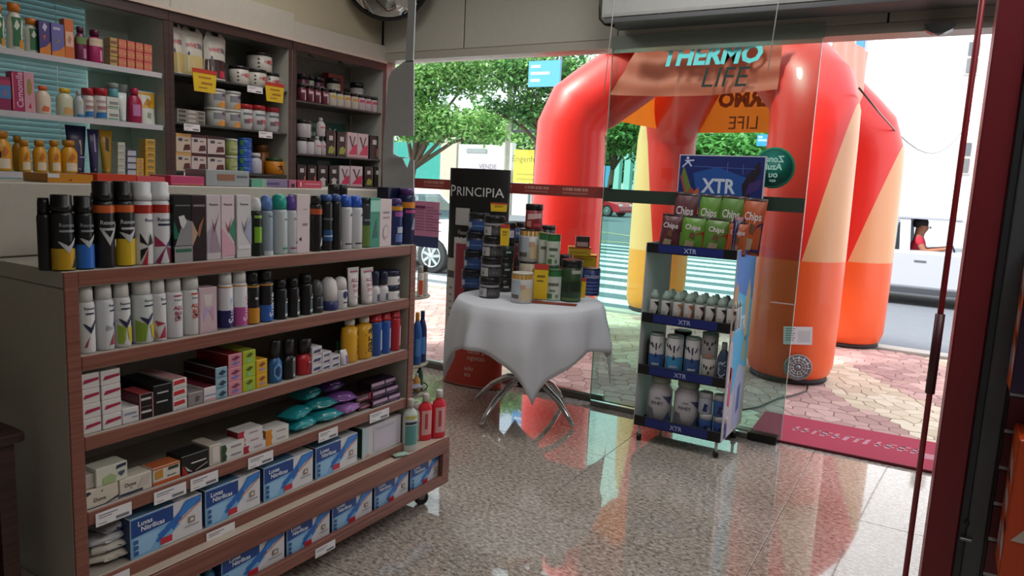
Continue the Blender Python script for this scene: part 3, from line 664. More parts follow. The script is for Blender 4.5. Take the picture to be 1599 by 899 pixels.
# ================================================================ PRODUCT BUILDERS (front faces local -Y, base at z 0)
def M_(c): return mt(c, .35, vary=.03) if isinstance(c, str) else c
def decals(par, mp, w, h, art, name='label_print', curved=True):
    """art: list of ('r',u0,u1,v0,v1,col) / ('p',[(u,v)..],col) / ('t',text,u,v,size,col[,rot,fit]) with u in -1..1 of half width, v 0..1 of height"""
    if not art: return
    b = MB(); e = [0]
    for a in art:
        e[0] += 1; q = e[0]*.00025
        mq = (lambda q: lambda u, v: (lambda p: (p[0], p[1]-q, p[2]))(mp(u, v)))(q)
        if a[0] == 'r':
            n = 6 if abs(a[2]-a[1]) > .8 else 3
            b.poly2(grid(a[1]*w, a[2]*w, a[3]*h, a[4]*h, n), mq, M_(a[5]))
        elif a[0] == 'p': b.cpoly([(u*w, v*h) for u, v in a[1]], mq, M_(a[2]), w*.3 if curved else 9)
        elif a[0] == 't':
            b.text(a[1], mq, M_(a[5]), a[4]*h, a[2]*w, a[3]*h, rot=a[6] if len(a) > 6 else 0, bold=.02, fit=(a[7] if len(a) > 7 else 1.6)*w if not (len(a) > 6 and a[6]) else None)
    b.build(name, par)
def vee(c, v0, v1, t=.12, c2=None, w=.75):
    l = [('p', [(-w, v1), (-w+.18, v1), (.02, v0+t), (0, v0)], c), ('p', [(0, v0), (0, v0+t), (w-.15, v1+.06), (w, v1+.06)], c)]
    return l
def aerosol(o, r, h, body, cap, art=(), low=None, band=None, capk=.22, dome=False, top=None):
    hb = h*(1-capk)
    b = MB(); pr = [(r*.94, 0), (r, .004), (r, hb*.93), (r*.93, hb*.98), (r*.8, hb)]
    b.lathe(pr, M_(body), 16)
    if low: b.lathe([(r+.0004, .003), (r+.0004, low[1]*hb)], M_(low[0]), 16, cap=False)
    if band: b.lathe([(r+.0005, band[1]*hb), (r+.0005, band[2]*hb)], M_(band[0]), 16, cap=False)
    b.build('can', o)
    c = MB()
    if dome: c.lathe([(r*.9, 0), (r*.9, (h-hb)*.5), (r*.75, (h-hb)*.85), (r*.35, h-hb)], M_(cap), 16)
    elif top: c.lathe([(r*.99, 0), (r*.99, (h-hb)*.35), (r*.9, (h-hb)*.4), (r*.9, (h-hb)*.95), (r*.8, h-hb)], M_(cap), 16)
    else: c.lathe([(r*.86, 0), (r*.82, (h-hb)*.7), (r*.74, h-hb)], M_(cap), 16)
    c.build('cap', o, (0, 0, hb))
    decals(o, wrap(r), r*1.2, hb, art)
def cart(o, w, d, h, col, art=(), side=None, topc=None):
    b = MB(); b.box(-w/2, w/2, -d/2, d/2, 0, h, M_(col), .0015 if h > .03 else 0)
    if side: b.box(-w/2-.0004, -w/2+.001, -d/2+.002, d/2-.002, .002, h-.002, M_(side))
    if topc: b.box(-w/2+.002, w/2-.002, -d/2+.002, d/2-.002, h-.001, h+.0004, M_(topc))
    b.build('carton', o); decals(o, flat(-d/2), w/2, h, art, curved=False)
def jar(o, r, h, body, lid, art=(), lidh=.22, lk=1.02, neck=False, n=18):
    hb = h*(1-lidh); b = MB()
    b.lathe([(r*.93, 0), (r, .004), (r, hb*.82), (r*.75, hb*.95), (r*.72, hb)] if neck else [(r*.95, 0), (r, .003), (r, hb-.003), (r*.94, hb)], M_(body), n); b.build('jar', o)
    k = lk*(.8 if neck else 1); MB().lathe([(r*k, 0), (r*k, (h-hb)*.85), (r*k*.94, h-hb)], M_(lid), n).build('lid', o, (0, 0, hb))
    decals(o, wrap(r), r*1.25, hb, art)
def bottle(o, r, h, body, cap, art=(), capk=.18, waist=0, sy=.62, capr=.45, shoulder=.82):
    hb = h*(1-capk); b = MB()
    b.lathe([(r*.9, 0), (r, .006), (r*(1-waist), hb*.45), (r, hb*.72), (r*.9, hb*shoulder), (r*.6, hb*.95), (r*.42, hb)], M_(body), 18, sy=sy); b.build('bottle', o)
    MB().lathe([(r*capr, 0), (r*capr, (h-hb)*.9), (r*capr*.85, h-hb)], M_(cap), 14, sy=1 if capr < .6 else sy).build('cap', o, (0, 0, hb))
    decals(o, wrap(r, sy), r*1.1, hb, art)
def squeeze(o, w, h, body, cap, art=(), capk=.12):
    hc = h*capk; b = MB(); n = 12; v = []
    for j, (q, t) in enumerate(((.62, 1), (.75, .8), (.9, .45), (1, .05))):
        for i in range(n):
            a = 2*PI*i/n; v.append((w/2*q*math.cos(a), w*.3*t*math.sin(a), hc+(h-hc)*j/3))
    b.add(v, [(j*n+i, j*n+(i+1) % n, (j+1)*n+(i+1) % n, (j+1)*n+i) for j in range(3) for i in range(n)]+[tuple(range(3*n, 4*n))], M_(body), True); b.build('tube', o)
    MB().lathe([(w*.3, 0), (w*.3, hc)], M_(cap), 14).build('cap', o); decals(o, lambda u, v: (u, -w*.3*(1-max(0, (v-hc)/(h-hc))*.95)-.002, v), w*.42, h, art)
def pouch(o, w, h, d, col, art=(), chips=False, arch=0.):
    b = MB()
    def side(s):
        return lambda u, v: ((u-.5)*w*(1-.05*math.sin(PI*v)), s*d/2*(math.sin(PI*u)**.6)*((math.sin(PI*min(1, v*1.0))**.5) if chips else (1-v)**.6), v*h*(1-arch*v*abs(2*u-1)**3-(arch*.5*v if abs(u-.5) < .13 and v > .99 else 0)))
    b.sheet(side(-1), 8, 8, M_(col)); b.sheet(side(1), 8, 8, M_(col)); b.build('pouch', o)
    f = side(-1)
    decals(o, lambda u, v: (lambda p: (p[0], p[1]-.001, p[2]))(f(min(1, max(0, .5+u/w)), min(1, max(0, v/h)))), w/2, h, art)
def pillow(o, w, d, h, col, art=(), jit=0.):       # soft pack lying flat, crimped ends left and right
    b = MB(); n = 10; v = []
    prof = [(-.5, .12, 1.0), (-.44, .1, .9), (-.38, .75, .9), (0, 1, 1), (.38, .75, .9), (.44, .1, .9), (.5, .12, 1.0)]
    for x, t, q in prof:
        for i in range(n):
            a = 2*PI*i/n; v.append((x*w+jit*random.uniform(-1, 1), d/2*q*math.cos(a)+jit*random.uniform(-1, 1), h/2+h/2*t*math.sin(a)+jit*random.uniform(0, .6)))
    b.add(v, [(j*n+(i+1) % n, j*n+i, (j+1)*n+i, (j+1)*n+(i+1) % n) for j in range(len(prof)-1) for i in range(n)]+[tuple(range(n)), tuple(range(len(v)-1, len(v)-n-1, -1))], M_(col), True)
    b.build('wrapper', o)
    decals(o, lambda u, v: (u, -d/2*math.cos((v/h-.35)*1.7)-.001, h*.35+v*.6), w/2, h, art)

# gondola placement ------------------------------------------------
GX = -1.90
def on_row(px0, px1, z, X=GX-.03, bottompy=None): 
    a, c = row_y(px0, X, z), row_y(px1, X, z); return (a+c)/2, abs(c-a)
def gput(kind, name, desc, cat, where, px0, px1, pt, z, depth=None, X=GX-.012, group=None, rz=0, **k):
    y, w = on_row(px0, px1, z, X)
    if kind is not cart: y, w = on_row(px0, px1, z, X-w/2)
    h = top_z(pt, X-w/2 if kind not in (cart,) else X, y)-z
    if kind is cart:
        d = depth or w; o = item(name, desc, cat, where, (X-d/2, y, z+.0006), PI/2+rz, y, group); cart(o, w*.97, d, h, **k)
    elif kind in (pouch, squeeze): o = item(name, desc, cat, where, (X-(depth or .05)/2, y, z+.0006), PI/2+rz, y, group); (pouch(o, w, h, depth or .05, **k) if kind is pouch else squeeze(o, w, h, **k))
    elif kind is bottle: o = item(name, desc, cat, where, (X-w*.35, y, z+.0006), PI/2+rz, y, group); bottle(o, w/2*.97, h, **k)
    else: o = item(name, desc, cat, where, (X-w/2, y, z+.0006), PI/2+rz, y, group); kind(o, w/2*.97, h, **k)
    return o

# ================================================================ GONDOLA
Z1, Z2, Z3, Z4, Z5 = 1.20, .976, .757, .545, .347
gon = thing('display_gondola', 'long white and reddish wood display gondola on castors in the left foreground', 'shelf unit', (0, 0, 0))
Y0, Y1, XB = .99, 2.415, -2.27
def gpart(name, *b, bev=.003, m=WHITE, edge=None):
    q = MB().box(*b, m, bev)
    if edge: q.box(*edge, WOOD, .002)
    return q.build(name, gon)
WG = mt('b6b3a8', .5)
for ya, yb in ((Y0, Y0+.036), (Y1-.036, Y1)): gpart('side_panel', XB, GX-.004, ya, yb, .31, Z1-.0445, m=WG, edge=(GX-.004, GX+.003, ya, yb, .31, Z1-.001))
gpart('back_panel', XB-.02, XB, Y0, Y1, .31, Z1-.045, m=mt('a2978d', .6))
for z in (Z1, Z2, Z3, Z4, Z5):
    a, c = (Y0, Y1) if z == Z1 else (Y0+.037, Y1-.037)
    gpart('shelf', XB, GX-.004, a, c, z-.043, z, m=WG if z == Z1 else mt('a8a198', .5), edge=(GX-.004, GX+.002, a if z != Z1 else Y0+.036, c if z != Z1 else Y1-.036, z-.04, z-.001))
ZR = onx(340, 291, -2.28).z; YR = onx(602, 292, -2.28).y
gpart('riser', -2.62, -2.272, Y0+.02, YR, Z1+.0008, ZR, m=mt('bfbab0', .5), bev=.004)
gpart('rear_body', -2.62, XB-.021, Y0, Y1, .31, Z1, m=WG)
# plinth
bs = MB(); xa, xb_, ya, yb = -2.64, -1.85, .95, 2.64
bs.box(xa, xb_, ya, yb, .09, .118, WOOD, .003); bs.box(xa, xb_-.012, ya, yb, .297, .309, mt('c4b5a6', .5), .002)
bs.box(xb_-.02, xb_, ya, yb, .118, .135, WOOD, .002).box(xb_-.02, xb_, ya, yb, .24, .3075, WOOD, .003).box(xb_-.02, xb_, yb-.05, yb, .135, .24, WOOD).box(xb_-.02, xb_, ya, ya+.05, .135, .24, WOOD)
bs.box(xa, xb_-.02, yb-.02, yb, .118, .297, WOOD, .002).box(xa, xb_-.02, ya, ya+.02, .118, .297, WG).box(-2.2, -2.18, ya+.02, yb-.02, .118, .297, WG)
bs.build('plinth', gon)
for x, y in ((-1.93, 2.53), (-1.93, 1.05), (-2.55, 2.53), (-2.55, 1.05)):
    c = MB().box(-.02, .02, -.03, .03, .07, .0895, STEEL, .003).prism([(-.022, .07), (.03, .07), (.012, .03), (-.008, .03)], -.022, -.019, STEEL).prism([(-.022, .07), (.03, .07), (.012, .03), (-.008, .03)], .019, .022, STEEL).build('caster', gon, (x, y, 0), (0, 0, rad(60)))
    MB().tube([(0, -.015, 0), (0, -.012, 0), (0, .012, 0), (0, .015, 0)], [.027, .033, .033, .027], BLACK, 18).build('wheel', c, (.006, 0, .0335))
def price_tag(px0, px1, z, h=.042, X=GX+.003, par=None, drop=.006):
    y0, y1 = row_y(px0, X, z-.03), row_y(px1, X, z-.03)
    b = MB().box(X, X+.002, y0, y1, z-drop-h, z-drop, PAPER); w = y1-y0
    for a, c, v0, v1 in ((.08, .6, .75, .82), (.08, .45, .58, .64), (.55, .92, .12, .34), (.08, .3, .15, .2)): b.box(X+.002, X+.0024, y0+w*a, y0+w*c, z-drop-h+h*v0, z-drop-h+h*v1, INK)
    return b.build('price_tag', par or gon)
for p0, p1, z in ((149, 205, Z4), (240, 290, Z4), (297, 340, Z4), (387, 426, Z4), (497, 527, Z4), (577, 607, Z4), (322, 366, Z5), (150, 202, Z5), (492, 523, .135)): price_tag(p0, p1, z, .038 if z > .2 else .034, X=GX+.003 if z > .2 else -1.849, drop=.012 if z > .2 else .02)

# top row
W = 'on the gondola top'
REX = lambda c, c2=None, z=.78: [('t', 'Rexona', 0, z, .085, c, 0, 1.3), ('r', -.6, .6, z-.12, z-.085, c2 or c)]
SIL = 'b9bcc0'; GR = 'deodorants on the gondola top'
def can(px0, px1, pt, z, desc, body, cap, art=(), name='deodorant_can', where=W, group=GR, cat='deodorant', **k): return gput(aerosol, name, desc, cat, where, px0, px1, pt, z, body=body, cap=cap, art=list(art), group=group, **k)
can(61, 83, 309, Z1, 'slim all-black deodorant can with a thin silver side stripe', '101214', '0c0c0d', [('r', .5, .56, .1, .6, SIL)], X=GX-.045)
can(82, 117, 304, Z1, 'black deodorant can with gold lower part and silver V', '111315', '0b0b0c', REX('8d9196')+[('p', [(.2, .05), (.6, .05), (.6, .22)], '15151a')]+vee(SIL, .3, .5), low=('c39a1d', .38), top=1)
can(118, 147, 306, Z1, 'black deodorant can with bright blue lower part', '101318', '0b0b0c', REX('8d9196')+vee(SIL, .38, .55), low=('2a6bc8', .44), top=1)
can(147, 180, 283, Z1, 'tall black deodorant with orange band and silver V', '15141a', '0c0c0e', REX('b9bcc0', None, .68)+vee(SIL, .33, .6)+[('p', [(.5, .3), (.62, .34), (.62, .42), (.5, .42)], 'e0e0e0')], band=('c8602a', .82, .93), top=1)
can(179, 210, 283, Z1, 'tall black deodorant with orange band and yellow lower part', '131518', '0c0c0e', REX('b9bcc0', None, .68)+vee(SIL, .36, .52), low=('cfae22', .42), band=('c8602a', .82, .93), top=1)
can(207, 238, 284, Z1, 'tall white deodorant with red band and black rays', 'd5d7da', 'd7dade', [('t', 'Rexona', .35, .7, .07, '3b4660'), ('p', [(-.6, .5), (0, .3), (-.6, .36)], '15151a'), ('p', [(-.6, .24), (0, .28), (-.6, .06)], '15151a'), ('p', [(0, .27), (-.5, .0), (-.1, .0)], 'b52a35'), ('p', [(0, .3), (.2, .5), (.5, .34)], '15151a')], band=('a82a1f', .8, .93), top=1)
can(236, 265, 284, Z1, 'tall white deodorant with red band and magenta rays', 'dcdce2', 'd7dade', [('t', 'Rexona', 0, .7, .08, '3b4660'), ('r', -.6, .6, .6, .635, '2b3350'), ('p', [(-.9, .45), (0, .28), (-.9, .27)], 'a3275a'), ('p', [(.9, .5), (0, .28), (.9, .27)], '2b2348'), ('p', [(0, .28), (-.9, .02), (-.5, .0)], '8a2560'), ('p', [(0, .28), (.9, .2), (.8, .0), (.45, .0)], '7a1f3c')], band=('a82a1f', .8, .93), top=1)
def bx(px0, px1, pt, z, desc, col, art=(), depth=.045, where=W, cat='box', name='carton_box', group=None, **k): return gput(cart, name, desc, cat, where, px0, px1, pt, z, depth=depth, col=col, art=list(art), group=group or ('cartons '+where), **k)
XV = lambda a, b_, c: [('p', [(-1, .12), (-1, .42), (-.1, .55), (-.75, .12)], a), ('p', [(-.75, .12), (0, .58), (.95, .12)], b_), ('p', [(-.35, .66), (0, .5), (.7, .72), (0, .42)], c)]
bx(272, 301, 304, Z1, 'dark green deodorant carton with grey triangle', '16191b', [('r', -.8, .8, .83, .85, '6d7478'), ('p', [(-1, .35), (-1, .62), (-.3, .35)], '0f6b50'), ('p', [(-.9, .25), (.1, .65), (1, .6), (1, .25)], '8e8c92'), ('p', [(-.5, .68), (.1, .7), (.4, .6), (0, .5), (-.3, .55)], 'cfcfcf'), ('r', -1, 1, .0, .24, '9a9a9c'), ('r', -.9, .9, .15, .2, '2f6b58')], side='12302a')
bx(300, 323, 305, Z1, 'dark brown deodorant carton with tan V', '2a1d20', [('r', -.8, .8, .83, .86, '8a8288'), ('p', [(-1, .22), (-1, .62), (-.2, .42)], 'b89a86'), ('p', [(-.3, .42), (0, .55), (.7, .68), (0, .36)], '9a6a4a')])
bx(323, 346, 305, Z1, 'pale lilac deodorant carton with brown V', 'cdc3cb', [('t', 'Rexona', 0, .86, .05, '4b4450', 0, 1.5)]+XV('a99bb0', 'a08f9c', '6a2f38'))
bx(346, 367, 305, Z1, 'pale pink deodorant carton with green corner', 'd8c6ce', [('t', 'Rexona', 0, .86, .05, '4b4450', 0, 1.5), ('p', [(.1, .45), (1, .65), (1, .25)], '2f8d72'), ('p', [(-1, .05), (-1, .5), (1, .2), (1, .05)], 'd7a5b8'), ('p', [(-.5, .6), (0, .48), (.6, .68), (0, .4)], 'a23b45')])
bx(370, 393, 305, Z1, 'grey-white deodorant carton with blue-grey corner', 'cfcdd2', [('t', 'Rexona', 0, .86, .05, '4b4450', 0, 1.5), ('p', [(0, .4), (1, .68), (1, .2)], 'a9aec8'), ('p', [(-.4, .6), (0, .48), (.6, .68), (0, .4)], '6d6a70'), ('r', -.9, .9, .14, .2, 'dcdce0')])
can(393, 407, 309, Z1, 'slim black and lime deodorant with white cap', '0f1a12', 'd9dcdf', [('r', -.8, .8, .3, .65, '7bb32a'), ('r', -.8, .8, .84, .9, '8fb84a')], dome=True)
can(407, 424, 305, Z1, 'blue-grey deodorant with pale blue cap', '8f9fae', '5f86c4', [('t', 'Dove', .1, .88, .06, '3d4a66'), ('r', -.8, .8, .0, .1, 'c8d0d6')], dome=True, capk=.25)
can(425, 446, 303, Z1, 'white deodorant with teal domed cap and green foot stripe', 'b9c4c8', '1fa392', [('t', 'Dove', .3, .78, .06, '3d4a66'), ('r', -.2, .9, .11, .15, '1f8a6d')], dome=True, capk=.25)
can(446, 463, 305, Z1, 'white deodorant with purple domed cap', 'c8ccd4', '6a4aa8', [('t', 'Dove', .1, .8, .06, '3d4a66'), ('r', -.7, .7, .11, .14, 'b0408a'), ('p', [(0, .24), (.4, .2), (.4, .34), (.2, .3)], '4a2a78')], dome=True, capk=.25)
bx(463, 484, 304, Z1, 'tall cream carton with a small black eye mark', 'd3c5c8', [('r', -.1, .6, .47, .51, '8a7f86'), ('p', [(-.7, .24), (-.3, .28), (-.3, .2)], '2a2226'), ('r', -.1, .5, .74, .76, 'b0a5a8')])
can(485, 500, 306, Z1, 'black deodorant with orange band and white splash', '161416', '1a1a1c', [('p', [(.0, .1), (.5, .14), (.6, .3), (.2, .26)], 'd0d0d0')], band=('b8532a', .78, .9), capk=.14)
can(500, 516, 303, Z1, 'black deodorant with dark blue belly and blue domed cap', '1a1c20', '33589a', [('r', -.9, .9, .2, .42, '1f4f86'), ('r', -.8, .8, .28, .31, 'a9b9c9'), ('r', -.9, .9, .62, .66, '5a6068')], dome=True, capk=.12)
can(516, 530, 303, Z1, 'plain black deodorant with blue domed cap', '16171b', '33589a', [('p', [(.2, .1), (.7, .12), (.4, .22)], 'c9c9c9')], dome=True, capk=.12)
can(530, 546, 304, Z1, 'white deodorant with bright blue domed cap', 'c9cacf', '2a5fc4', [('r', -.6, .6, .11, .14, '2b2f45'), ('p', [(0, .8), (.4, .86), (.4, .78)], '3a3f48')], dome=True)
can(546, 562, 305, Z1, 'white deodorant with bright blue domed cap', 'c9cacf', '2a5fc4', [('r', -.6, .6, .11, .14, '2b2f45'), ('p', [(0, .8), (.4, .86), (.4, .78)], '3a3f48')], dome=True)
can(562, 577, 309, Z1, 'grey deodorant with olive green lower half', '3a3c44', '2f3138', [('r', -.8, .8, .6, .64, '8a8d92')], low=('6f8a45', .5), capk=.1)
bx(577, 593, 309, Z1, 'narrow green and teal carton', '2a8a74', [('r', -1, 1, .72, .95, '8fd0c0'), ('p', [(-.5, .2), (.3, .6), (.5, .2)], '1a5f4e')], side='1f5044')
bx(592, 611, 311, Z1, 'pale pink carton with a grey ring', 'd3c3c6', [('r', -.5, .6, .7, .74, '8c7c80'), ('r', -.5, .6, .6, .63, 'a08c92'), ('p', [(-.5, .25), (-.2, .14), (.4, .2), (.5, .38), (.1, .48), (-.4, .4)], 'b8a4ac'), ('p', [(-.35, .27), (-.1, .19), (.3, .23), (.38, .37), (.05, .44), (-.28, .38)], 'd3c3c6')])
can(610, 624, 310, Z1, 'small dark blue deodorant with amber band and pink neck', '26336b', '5a4a8a', [('r', -.8, .8, .7, .82, 'a85aa8'), ('r', -.5, .6, .3, .45, 'b9c4d8'), ('r', -.7, .7, .08, .28, '6a86c4')], band=('d99a2a', .85, .95), capk=.12)
can(624, 642, 294, Z1, 'taller dark blue deodorant with amber band and pink neck', '1d2650', '5a3a7a', [('r', -.8, .8, .64, .7, 'c04a8a'), ('p', [(-.2, .3), (.1, .55), (.5, .5), (.3, .3)], '8d9aa8')], band=('d98a2a', .74, .86), capk=.12)
bx(604, 626, 293, Z1, 'tall navy carton behind the dark blue deodorants', '121a3a', [], X=GX-.075, depth=.06)
# things lying on the riser
ZRR = ZR; WR = 'lying on the gondola riser'
for px0, px1, h, d, desc, c, side in ((74, 146, .026, .14, 'long amber flat carton', 'd08a26', None), (152, 214, .03, .12, 'orange-red flat carton', 'd4482e', None), (214, 258, .027, .12, 'coral pink flat carton', 'd85a62', None), (266, 320, .032, .12, 'bright pink flat carton', 'cf4a7a', None),
        (321, 390, .058, .12, 'translucent grey box with orange blur', 'a5abad', '7a5a4a'), (392, 450, .031, .12, 'flat carton fading from green to purple', '8a7aa0', None), (451, 463, .031, .1, 'tiny pink carton end with dark dot', 'b56a8a', None), (464, 503, .03, .12, 'red flat carton with white line', 'c02f4c', None)):
    y, w = on_row(px0, px1, ZRR, -2.30); o = item('flat_carton', desc, 'box', WR, (-2.30-d/2, y, ZRR+.0008), PI/2, y, 'flat cartons on the riser')
    art = {'translucent grey box with orange blur': [('r', -.5, .3, .35, .75, '9a6a50'), ('r', .4, .9, .55, .7, '6a6a72')], 'flat carton fading from green to purple': [('r', -1, -.45, 0, 1, '5fb08a'), ('r', -.45, -.2, 0, 1, '8fb5a5'), ('r', -.2, .5, .3, .6, '5a4a80')],
           'red flat carton with white line': [('r', -.4, .8, .5, .6, 'e0a0a8'), ('r', -.8, -.7, .2, .8, 'e8c8cc')], 'long amber flat carton': [('p', [(-.1, .3), (0, .2), (.06, .4)], '3a2a10'), ('r', -1, -.5, .55, 1, 'e0e0e0')], 'tiny pink carton end with dark dot': [('r', -.4, .5, .1, .5, '3a1f35')]}.get(desc, [('r', -.95, .95, .1, .16, 'e8a060')])
    cart(o, w*.98, d, h, c, art)
for i, px in enumerate((512, 524)):
    y = row_y(px, -2.2, Z1); o = item('black_jar', 'plain black screw-top bottle', 'bottle', 'behind gondola-top deodorants', (-2.17, y, Z1+.0006), PI/2, y, 'black bottles on the gondola'); bottle(o, .03, .235, '1d1f22', '26282b', sy=1, capr=.8)

# second row
W = 'on the upper inner shelf'; GR = 'deodorants on the upper inner shelf'
NV = '232a4a'
def wcan(px0, px1, pt, desc, body, art, **k): return can(px0, px1, pt, Z2, desc, body, k.pop('cap', 'dcdcda'), art, where=W, group=GR, **k)
LG = lambda u=0: [('t', 'Rexona', u, .88, .07, '3f4654', 0, 1.3), ('r', u-.45, u+.45, .76, .79, NV)]
wcan(124, 149, 448, 'white deodorant with navy V and small red wedge', 'dadadc', LG()+vee(NV, .38, .58)+[('p', [(-.7, .12), (-.1, .34), (-.4, .12)], 'a8434c')])
wcan(149, 178, 444, 'silvery white deodorant turned aside with red wedge', 'cfd2d8', LG(.55)+[('p', [(.5, .5), (.8, .38), (.8, .6)], NV), ('p', [(0, .1), (.5, .34), (.5, .1)], 'a8434c'), ('p', [(-.2, .5), (.5, .42), (-.3, .38)], '9fa2a8')])
wcan(178, 204, 441, 'white deodorant with navy V and green and yellow facets', 'd6d8d8', LG()+[('p', [(-.85, .08), (-.85, .46), (0, .4), (-.2, .08)], '8fa83a'), ('p', [(.85, .08), (.85, .4), (.05, .4), (.3, .08)], 'cdb83a'), ('p', [(-.35, .06), (0, .22), (.35, .06)], 'cfd3d8')]+vee(NV, .38, .58))
wcan(206, 238, 437, 'pale grey-green deodorant with large green facets', 'c9cfd0', LG(.2)+[('p', [(-.9, .05), (-.95, .5), (0, .38), (-.2, .05)], '7d9c35'), ('p', [(.85, .1), (.85, .4), (.2, .38), (.4, .1)], 'd0ba3c')]+vee(NV, .38, .55, w=.6))
wcan(237, 259, 436, 'white deodorant with crimson and pink facets', 'd8d8dc', LG(.4)+[('p', [(-.85, .44), (.4, .36), (-.6, .32)], 'a83a4a'), ('p', [(-.4, .06), (.3, .34), (.4, .06)], 'b02c4c'), ('p', [(-.85, .05), (-.85, .28), (-.4, .05)], 'b58a70')])
AD = lambda c, v: [('r', -.4, .4, .9, .93, c), ('t', 'Rexona', 0, .83, .055, '4a5260'), ('t', 'ALL', 0, .66, .125, c), ('t', 'BO', 0, .54, .12, c), ('t', 'DY', 0, .42, .125, c), ('p', [(-.2, .52), (0, .38), (.25, .55), (.05, .46)], v)]
wcan(258, 284, 434, 'white deodorant with big magenta capitals', 'd9d9de', AD('a32a52', '4a1c34'))
wcan(284, 311, 431, 'white deodorant with big orange capitals', 'd9d9dc', AD('c8452f', '5a1e1e'))
bx(311, 340, 449, Z2, 'lilac twin-pack carton with pale V', 'cdb0bd', [('r', -.9, .9, .05, .95, 'c9b0b8'), ('p', [(-.5, .85), (.5, .85), (.3, .6), (-.3, .6)], 'd5cccc'), ('p', [(-.6, .25), (0, .5), (-.5, .6)], 'b8a0d0'), ('p', [(.6, .25), (0, .5), (.6, .6)], 'c59ac0')], where=W, side='5d4a86')
SU = lambda c: [('t', 'Suave', .25, .42, .26, c, PI/2)]
wcan(342, 362, 424, 'white deodorant with navy lower half and gold ring', 'dfe0e6', SU('c8cfe8'), low=('25235e', .42), band=('c08a35', .93, .96))
wcan(363, 384, 422, 'white deodorant with pink lower half and gold ring', 'dfe0e6', SU('e8c0dc'), low=('b5539a', .45), band=('c08a35', .93, .96))
wcan(384, 403, 423, 'black deodorant with amber lower part and gold ring', '14161a', [('r', -.2, .2, .6, .66, 'c0c0c0')], low=('c98a26', .4), band=('c08a35', .9, .94), cap='0e0f12')
wcan(403, 424, 420, 'black deodorant with royal blue lower part and gold ring', '15171c', SU('d0d6e0'), low=('2f60b8', .42), band=('c08a35', .9, .94), cap='0e0f12')
for px0, px1, pt, desc, c2 in ((428, 446, 436, 'slim black deodorant with silver tag', 'b0b4b8'), (448, 465, 434, 'black deodorant with red dot and blue-grey print', 'c0606a'), (467, 485, 428, 'taller black deodorant with teal-grey print', '9ab5b0')):
    wcan(px0, px1, pt, desc, '141417', [('r', 0, .6, .05, .5, '50606a'), ('r', .1, .6, .52, .58, 'c9ccd0'), ('r', 0, .6, .1, .18, 'c9ccd0'), ('r', .2, .5, .62, .66, c2)], cap='101012')
gput(aerosol, 'roll_on', 'dark grey roll-on with domed cap', 'deodorant', W, 486, 502, 437, Z2, body='2c3034', cap='55585c', dome=True, capk=.5, art=[('r', -.5, .5, .3, .4, '7a8084')], group='roll-ons on the upper inner shelf')
gput(aerosol, 'roll_on', 'white roll-on standing on a navy base', 'deodorant', W, 502, 524, 433, Z2, body='2a3068', cap='dcd8da', dome=True, capk=.72, art=[], group='roll-ons on the upper inner shelf')
gput(aerosol, 'roll_on', 'white roll-on with round navy badge', 'deodorant', W, 523, 539, 432, Z2, body='d8d8dc', cap='dcd8da', dome=True, capk=.4, art=[('p', [(-.3, .65), (0, .5), (.4, .65), (.4, .85), (0, .95), (-.3, .85)], '1f2c66'), ('r', -.3, .4, .3, .36, '2b3560')], group='roll-ons on the upper inner shelf')
for px0, px1 in ((538, 556), (557, 577)):
    gput(squeeze, 'cream_tube', 'white squeeze tube with big magenta capitals', 'tube', W, px0, px1, 417, Z2, depth=.04, body='ded8da', cap='b8b2b0', art=[('r', -.7, .7, .88, .92, 'a83550'), ('t', 'ALL', 0, .68, .14, 'a02c4c'), ('t', 'BO', 0, .54, .12, 'a02c4c'), ('t', 'DY', 0, .41, .12, 'a02c4c'), ('r', -.5, .5, .25, .27, '9a9298')], group='cream tubes on the upper inner shelf')
for px0, px1 in ((576, 588), (588, 601)): gput(bottle, 'small_bottle', 'small white bottle with navy cap', 'bottle', W, px0, px1, 423, Z2, body='d5d2d6', cap='1c2440', capk=.42, capr=.85, sy=1, art=[('r', -.2, .4, .1, .5, '3a4468'), ], group='small bottles on the upper inner shelf')
y, w = on_row(601, 623, Z2); hh = (top_z(421, GX-.05, y)-Z2)/2-.001
for k, nm in enumerate(('lower', 'upper')):
    o = item('cream_jar', '%s white cream jar with navy lid of the two-high stack' % nm, 'jar', W, (GX-.05, y, Z2+.0006+k*(hh+.001)), PI/2, y, 'stacked cream jars'); jar(o, w/2, hh, 'd9d5d8', '1b2340', [('r', -.8, .8, .1, .8, 'e0dcde'), ('r', .1, .5, .3, .7, '8a9088')], .35)

# third row
W = 'on the middle shelf'
def stack(px0, px1, ptop, z, n, desc, col, art=(), depth=.12, where='', X=GX-.012, name='carton_box', cat='box', **k):
    y, w = on_row(px0, px1, z, X); h = (top_z(ptop, X, y)-z)/n
    nm = {1: [''], 2: ['bottom one', 'top one'], 3: ['bottom one', 'middle one', 'top one'], 4: ['bottom one', 'second up', 'third up', 'top one']}[n]
    for i in range(n):
        o = item(name, (desc+', '+nm[i]) if nm[i] else desc, cat, where, (X-depth/2, y, z+.0006+i*h), PI/2+random.uniform(-.012, .012), y, desc+' stacks'); cart(o, w*.96, depth, h-.0008, col, list(art), **k)
random.seed(2)
stack(129, 159, 583, Z3, 4, 'crimson-striped white carton, outer left stack', 'd5d0cf', [('p', [(-.8, .35), (.9, .5), (.9, .68), (-.6, .62)], 'a32448')], where=W, depth=.15)
stack(160, 191, 577, Z3, 4, 'crimson-striped white carton, inner left stack', 'd8d3d2', [('p', [(-.8, .35), (.9, .5), (.9, .68), (-.6, .62)], 'a32448')], where=W, depth=.15)
